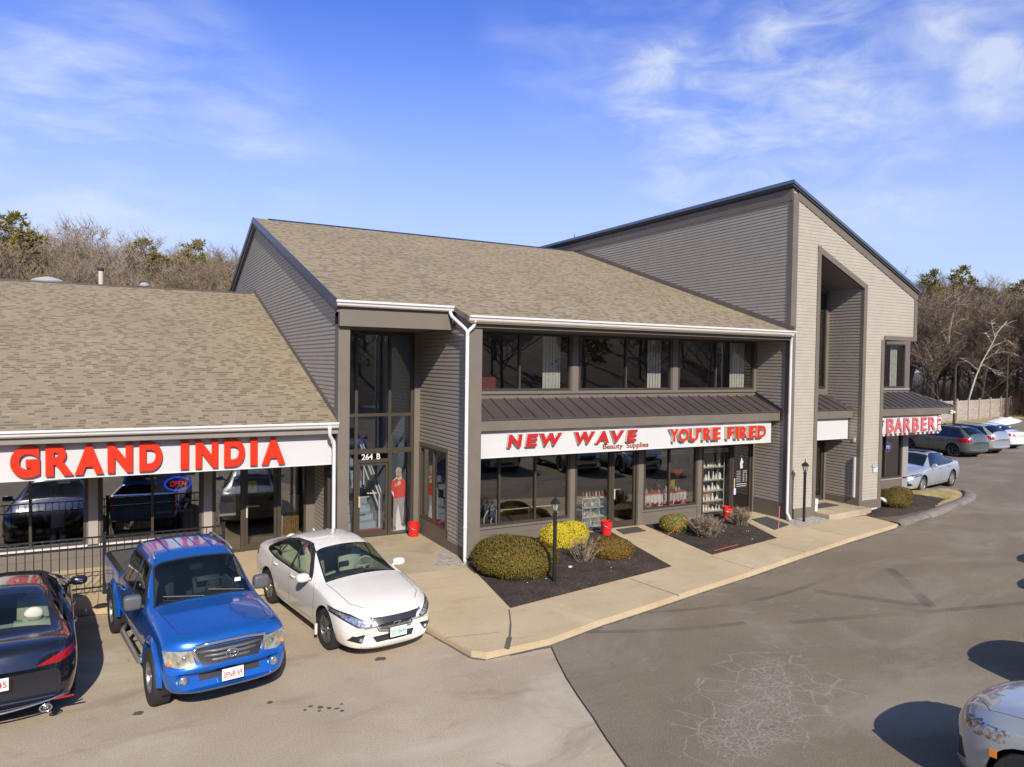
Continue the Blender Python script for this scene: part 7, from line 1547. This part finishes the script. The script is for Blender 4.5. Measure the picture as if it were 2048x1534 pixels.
def pine_tree(seed, H, n=3600):
    r_ = random.Random(seed); tr_, nd = MB(), MB(); pts = [Vector((r_.gauss(0, .02) * H * j / 8, r_.gauss(0, .02) * H * j / 8, -.3 + H * j / 8)) for j in range(9)]
    tr_.tube(pts, [H * .016 * (1 - j / 9) + .03 for j in range(9)], 6, caps=False)
    k = 64
    for i in range(k):
        t = .22 + .78 * (i / k) ** .9; z_ = H * t; az = r_.uniform(0, TAU); L_ = H * (.24 * (1 - t) ** .75 + .045) * r_.uniform(.6, 1.3); d = Vector((math.cos(az), math.sin(az), r_.uniform(.05, .55))).normalized(); p = Vector((0, 0, z_)); q = p + d * L_
        tr_.tube([p, (p + q) / 2 + Vector((0, 0, -.03 * L_)), q], [.05, .035, .015], 3, caps=False)
        for c_ in range(max(3, int(L_ * 2.2))):
            cc = p.lerp(q, r_.uniform(.35, 1.05)) + Vector((r_.gauss(0, .10), r_.gauss(0, .10), r_.gauss(.06, .08))) * L_ * .9; R_ = r_.uniform(.35, .65)
            for _ in range(max(6, int(n / 300))):
                e = Vector((r_.gauss(0, 1), r_.gauss(0, 1), r_.gauss(.5, .7))).normalized(); s = e.orthogonal().normalized() * .085; o_ = cc + e * R_ * r_.uniform(0, .6); j = len(nd.v); nd.v += [tuple(o_ - s), tuple(o_ + s), tuple(o_ + e * R_ * .8)]; nd.f.append((j, j + 1, j + 2)); nd.m.append(0)
    return tr_.mesh('trunk', BARK), nd.mesh('crown', PINE)
KINDS_T = {'a': bare_tree(1, 17, 1.0, BARK, TWB), 'b': bare_tree(2, 16, 1.25, BARK, TWG), 'c': bare_tree(3, 18, .85, BARKP, TWB, 2600), 'd': bare_tree(4, 15, 1.1, BARK, TWB), 'e': bare_tree(7, 17, 1.2, BARKP, TWG, 2300), 'p': pine_tree(5, 17), 'q': pine_tree(6, 18, 4200), 'r': bare_tree(9, 9, 1.6, BARK, TWB, 3000)}
TW_ = {'a': 'bare_tree', 'b': 'bare_tree', 'c': 'bare_tree', 'd': 'bare_tree', 'e': 'bare_tree', 'p': 'pine_tree', 'q': 'pine_tree', 'r': 'bare_tree'}
def tree(kind, x, y, sc_, rz, label, group, z=0):
    t = thing(TW_[kind], label, 'tree', (x, y, z), rz, group); t.scale = (sc_ * VR.uniform(.9, 1.12), sc_ * VR.uniform(.9, 1.12), sc_)
    for nm, me in zip(('trunk', 'crown'), KINDS_T[kind]):
        o = bpy.data.objects.new(nm, me); COL.objects.link(o); o.parent = t
    return t
F2 = Vector((math.sin(yaw), math.cos(yaw), 0)); R2 = Vector((math.cos(yaw), -math.sin(yaw), 0))
def ground_at(bx, D):           # a bearing (tangent right of the view axis) and a distance
    v = F2 + R2 * bx; v = v / v.length * D; return v.x, v.y
LB = {'b': 'bare brown deciduous tree in the wood beyond the restaurant roof', 'p': 'olive green pine standing among the bare trees beyond the restaurant roof', 'w': 'bare tree with pale bark in the wood beyond the restaurant roof'}
RBL = {'b': 'bare brown deciduous tree in the wood behind the far wooden fence', 'p': 'dark pine among the bare trees behind the far wooden fence', 'w': 'bare tree with pale bark in the wood behind the far wooden fence'}
G1 = {'b': 'bare trees beyond the restaurant roof', 'p': 'pines beyond the restaurant roof', 'w': 'pale barked trees beyond the restaurant roof'}
G2 = {'b': 'bare trees behind the wooden fence', 'p': 'pines behind the wooden fence', 'w': 'pale barked trees behind the wooden fence'}
kd = lambda k: 'p' if k in 'pq' else ('w' if k in 'ce' else 'b')
for row, (D, n_, s0) in enumerate(((62, 20, .70), (72, 26, .79), (84, 28, .89), (97, 28, .99))):
    for i in range(n_):
        b = -.80 + .60 * (i + VR.uniform(-.3, .3) + .5) / n_; k = VR.choice('abdabcde'); x, y = ground_at(b, D + VR.uniform(-4, 4))
        tree(k, x, y, s0 * VR.uniform(.84, 1.04), VR.uniform(0, 6.3), LB[kd(k)], G1[kd(k)])
for (px_, D, s_, k) in ((28, 66, .93, 'q'), (-30, 72, .85, 'p'), (100, 70, .80, 'p'), (145, 76, .86, 'q'), (288, 70, .90, 'q'), (315, 74, .90, 'p'), (345, 70, .82, 'q'), (385, 72, .93, 'q'), (410, 78, .90, 'p'), (440, 80, .86, 'q'), (470, 66, .74, 'p'), (215, 84, .86, 'p'), (70, 84, .9, 'p'), (5, 78, .84, 'q')):
    x, y = ground_at((px_ - 1024) / 1440, D); tree(k, x, y, s_ * .95, VR.uniform(0, 6), LB['p'], G1['p'])
for i in range(15):
    x, y = ground_at((-40 + i * 38 + VR.uniform(-14, 14) - 1024) / 1440, VR.uniform(68, 84)); tree(VR.choice('pq'), x, y, VR.uniform(.66, .80), VR.uniform(0, 6), LB['p'], G1['p'])
for px_, s_ in ((1038, .90), (1066, .88)): x, y = ground_at((px_ - 1024) / 1440, 88); tree('b', x, y, s_, 1.0, 'bare tree top showing just above the main roof ridge', 'tree tops above the main roof ridge')
for row, (D, n_, s0) in enumerate(((100, 9, .74), (106, 10, .83), (114, 11, .92), (124, 13, 1.0))):
    for i in range(n_):
        b = .50 + .36 * (i + VR.uniform(-.35, .35) + .5) / n_; k = VR.choice('abdabcd'); x, y = ground_at(b, D + VR.uniform(-2, 3))
        tree(k, x, y, s0 * VR.uniform(.9, 1.08), VR.uniform(0, 6.3), RBL[kd(k)], G2[kd(k)])
for (px_, D, s_, k) in ((1853, 112, 1.02, 'q'), (1875, 116, .96, 'p'), (1915, 118, 1.08, 'q'), (1960, 118, .96, 'p'), (2035, 112, .92, 'q'), (2000, 104, .55, 'p'), (1975, 103, .5, 'q'), (2070, 104, .7, 'p')):
    x, y = ground_at((px_ - 1024) / 1440, D); tree(k, x, y, s_, VR.uniform(0, 6), RBL['p'], G2['p'])
mb = MB(); hv_ = []
for i in range(25):
    x = -150 + i * 15; hv_ += [(x, -44, -.3), (x, -62, 7 + 1.5 * math.sin(i * 1.3)), (x, -95, 13 + 2 * math.sin(i * .9))]
mb.add(hv_, [(i * 3 + j, i * 3 + j + 1, i * 3 + j + 4, i * 3 + j + 3) for i in range(24) for j in range(2)])
tag(mb.build('reflection_backdrop_slope', SOIL, smooth=True), kind='structure')  # unseen slope added behind the viewer to darken the window reflections
# woods across the road behind the viewer, seen only in the window panes
for i in range(56):
    k = VR.choice('abdqp'); tree(k, -85 + i * 3.6 + VR.uniform(-2, 2), -46 - (i % 3) * 7 + VR.uniform(-3, 3), VR.uniform(.9, 1.15), VR.uniform(0, 6), 'tree in the wood across the lot, seen only as a reflection in the windows', 'trees reflected in the windows', (i % 3) * 2.2)
# brush under the far woods
mb = MB(); br = random.Random(21)
for i in range(26000):
    if i % 2: b = br.uniform(.48, .86); D = br.uniform(97, 122)
    else: b = br.uniform(-.82, -.18); D = br.uniform(58, 70)
    x, y = ground_at(b, D); h = br.uniform(1.2, 4.2); a = Vector((br.gauss(0, .35), br.gauss(0, .35), 1)).normalized(); s = a.orthogonal().normalized() * .035
    z0 = br.uniform(-.2, 3.5 if i % 2 else 8.5) * br.random()
    mb.add([(x - s.x, y - s.y, z0), (x + s.x, y + s.y, z0), (x + a.x * h, y + a.y * h, z0 + h)], [(0, 1, 2)])
tag(mb.build('underbrush', TWB), 'tangled brown underbrush between the trees', None, None, 'stuff')
# the leaning birch at the far fence
t_ = thing('birch_tree', 'white barked birch leaning to the right over the far wooden fence', 'tree', (76.4, 44.4, 0))
def bp(px_, py, D=92): r = F + R * ((px_ - 1024) / 1440) - U * ((py - 767) / 1440); k = D / math.hypot(r.x, r.y); return Vector((r.x * k, r.y * k, 5.2 + r.z * k))
mb = MB(); tp = [bp(*q) for q in ((1930, 826), (1943, 780), (1952, 752), (1965, 722), (1983, 690), (1995, 665), (2013, 643))]
mb.tube(tp, [.12, .10, .09, .075, .06, .045, .025], 8); mb.build('trunk', BIRCH, t_, smooth=True)
mb = MB(); bl_ = [((1965, 722), (1985, 708), (2008, 703), (2030, 707)), ((1962, 727), (1978, 735), (1992, 748), (2006, 752)), ((1953, 738), (1938, 724), (1918, 716)), ((1985, 687), (1975, 672), (1968, 664)), ((1990, 676), (1985, 655), (1982, 640)), ((2005, 653), (2020, 645), (2035, 640)), ((1975, 705), (1990, 690), (2015, 680), (2030, 690))]
for l in bl_: mb.tube([bp(*q) for q in l], [.022, .018, .014, .010][:len(l)], 5)
for l in bl_:
    for _ in range(14):
        i = VR.randrange(len(l) - 1); p = bp(*l[i]).lerp(bp(*l[i + 1]), VR.random()); e = Vector((VR.gauss(.3, .7), VR.gauss(0, .5), VR.gauss(.1, .6))).normalized() * VR.uniform(.5, 1.6); s = e.orthogonal().normalized() * .02; mb.add([p - s, p + s, p + e], [(0, 1, 2)])
mb.build('crown', BIRCH, t_)
# the bent dark oak limb with pale arms seen left of the birch
t_ = thing('crooked_tree', 'crooked dark limbed tree with two pale upward arms behind the wooden fence', 'tree', (75, 50, 0)); mb = MB()
mb.tube([bp(1862, 830, 100), bp(1864, 760, 100), bp(1870, 728, 100), bp(1885, 718, 100), bp(1895, 705, 100), bp(1897, 688, 100)], [.30, .26, .22, .22, .20, .16], 7); mb.build('trunk', mat('bark_dark', (.07, .05, .04), .9), t_, smooth=True)
mb = MB(); mb.tube([bp(1897, 688, 100), bp(1885, 665, 100), bp(1880, 640, 100), bp(1877, 615, 100)], [.13, .11, .08, .04], 5); mb.tube([bp(1897, 690, 100), bp(1899, 660, 100), bp(1908, 620, 100), bp(1920, 592, 100)], [.13, .11, .08, .04], 5); mb.tube([bp(1865, 722, 100), bp(1850, 690, 100), bp(1840, 665, 100)], [.1, .07, .03], 5)
for _ in range(240):
    p = bp(VR.uniform(1868, 1925), VR.uniform(590, 700), 100 + VR.uniform(-2, 2)); e = Vector((VR.gauss(0, .7), VR.gauss(0, .5), abs(VR.gauss(.4, .5)))).normalized() * VR.uniform(.6, 2.0); s = e.orthogonal().normalized() * .022; mb.add([p - s, p + s, p + e], [(0, 1, 2)])
mb.build('crown', BARKP, t_)

# ------------------------------------------------------------------ survey units -> metres
for o in list(COL.objects):
    if o.parent is None and o.type in ('MESH', 'EMPTY'):
        o.location = o.location * S; o.scale = o.scale * S
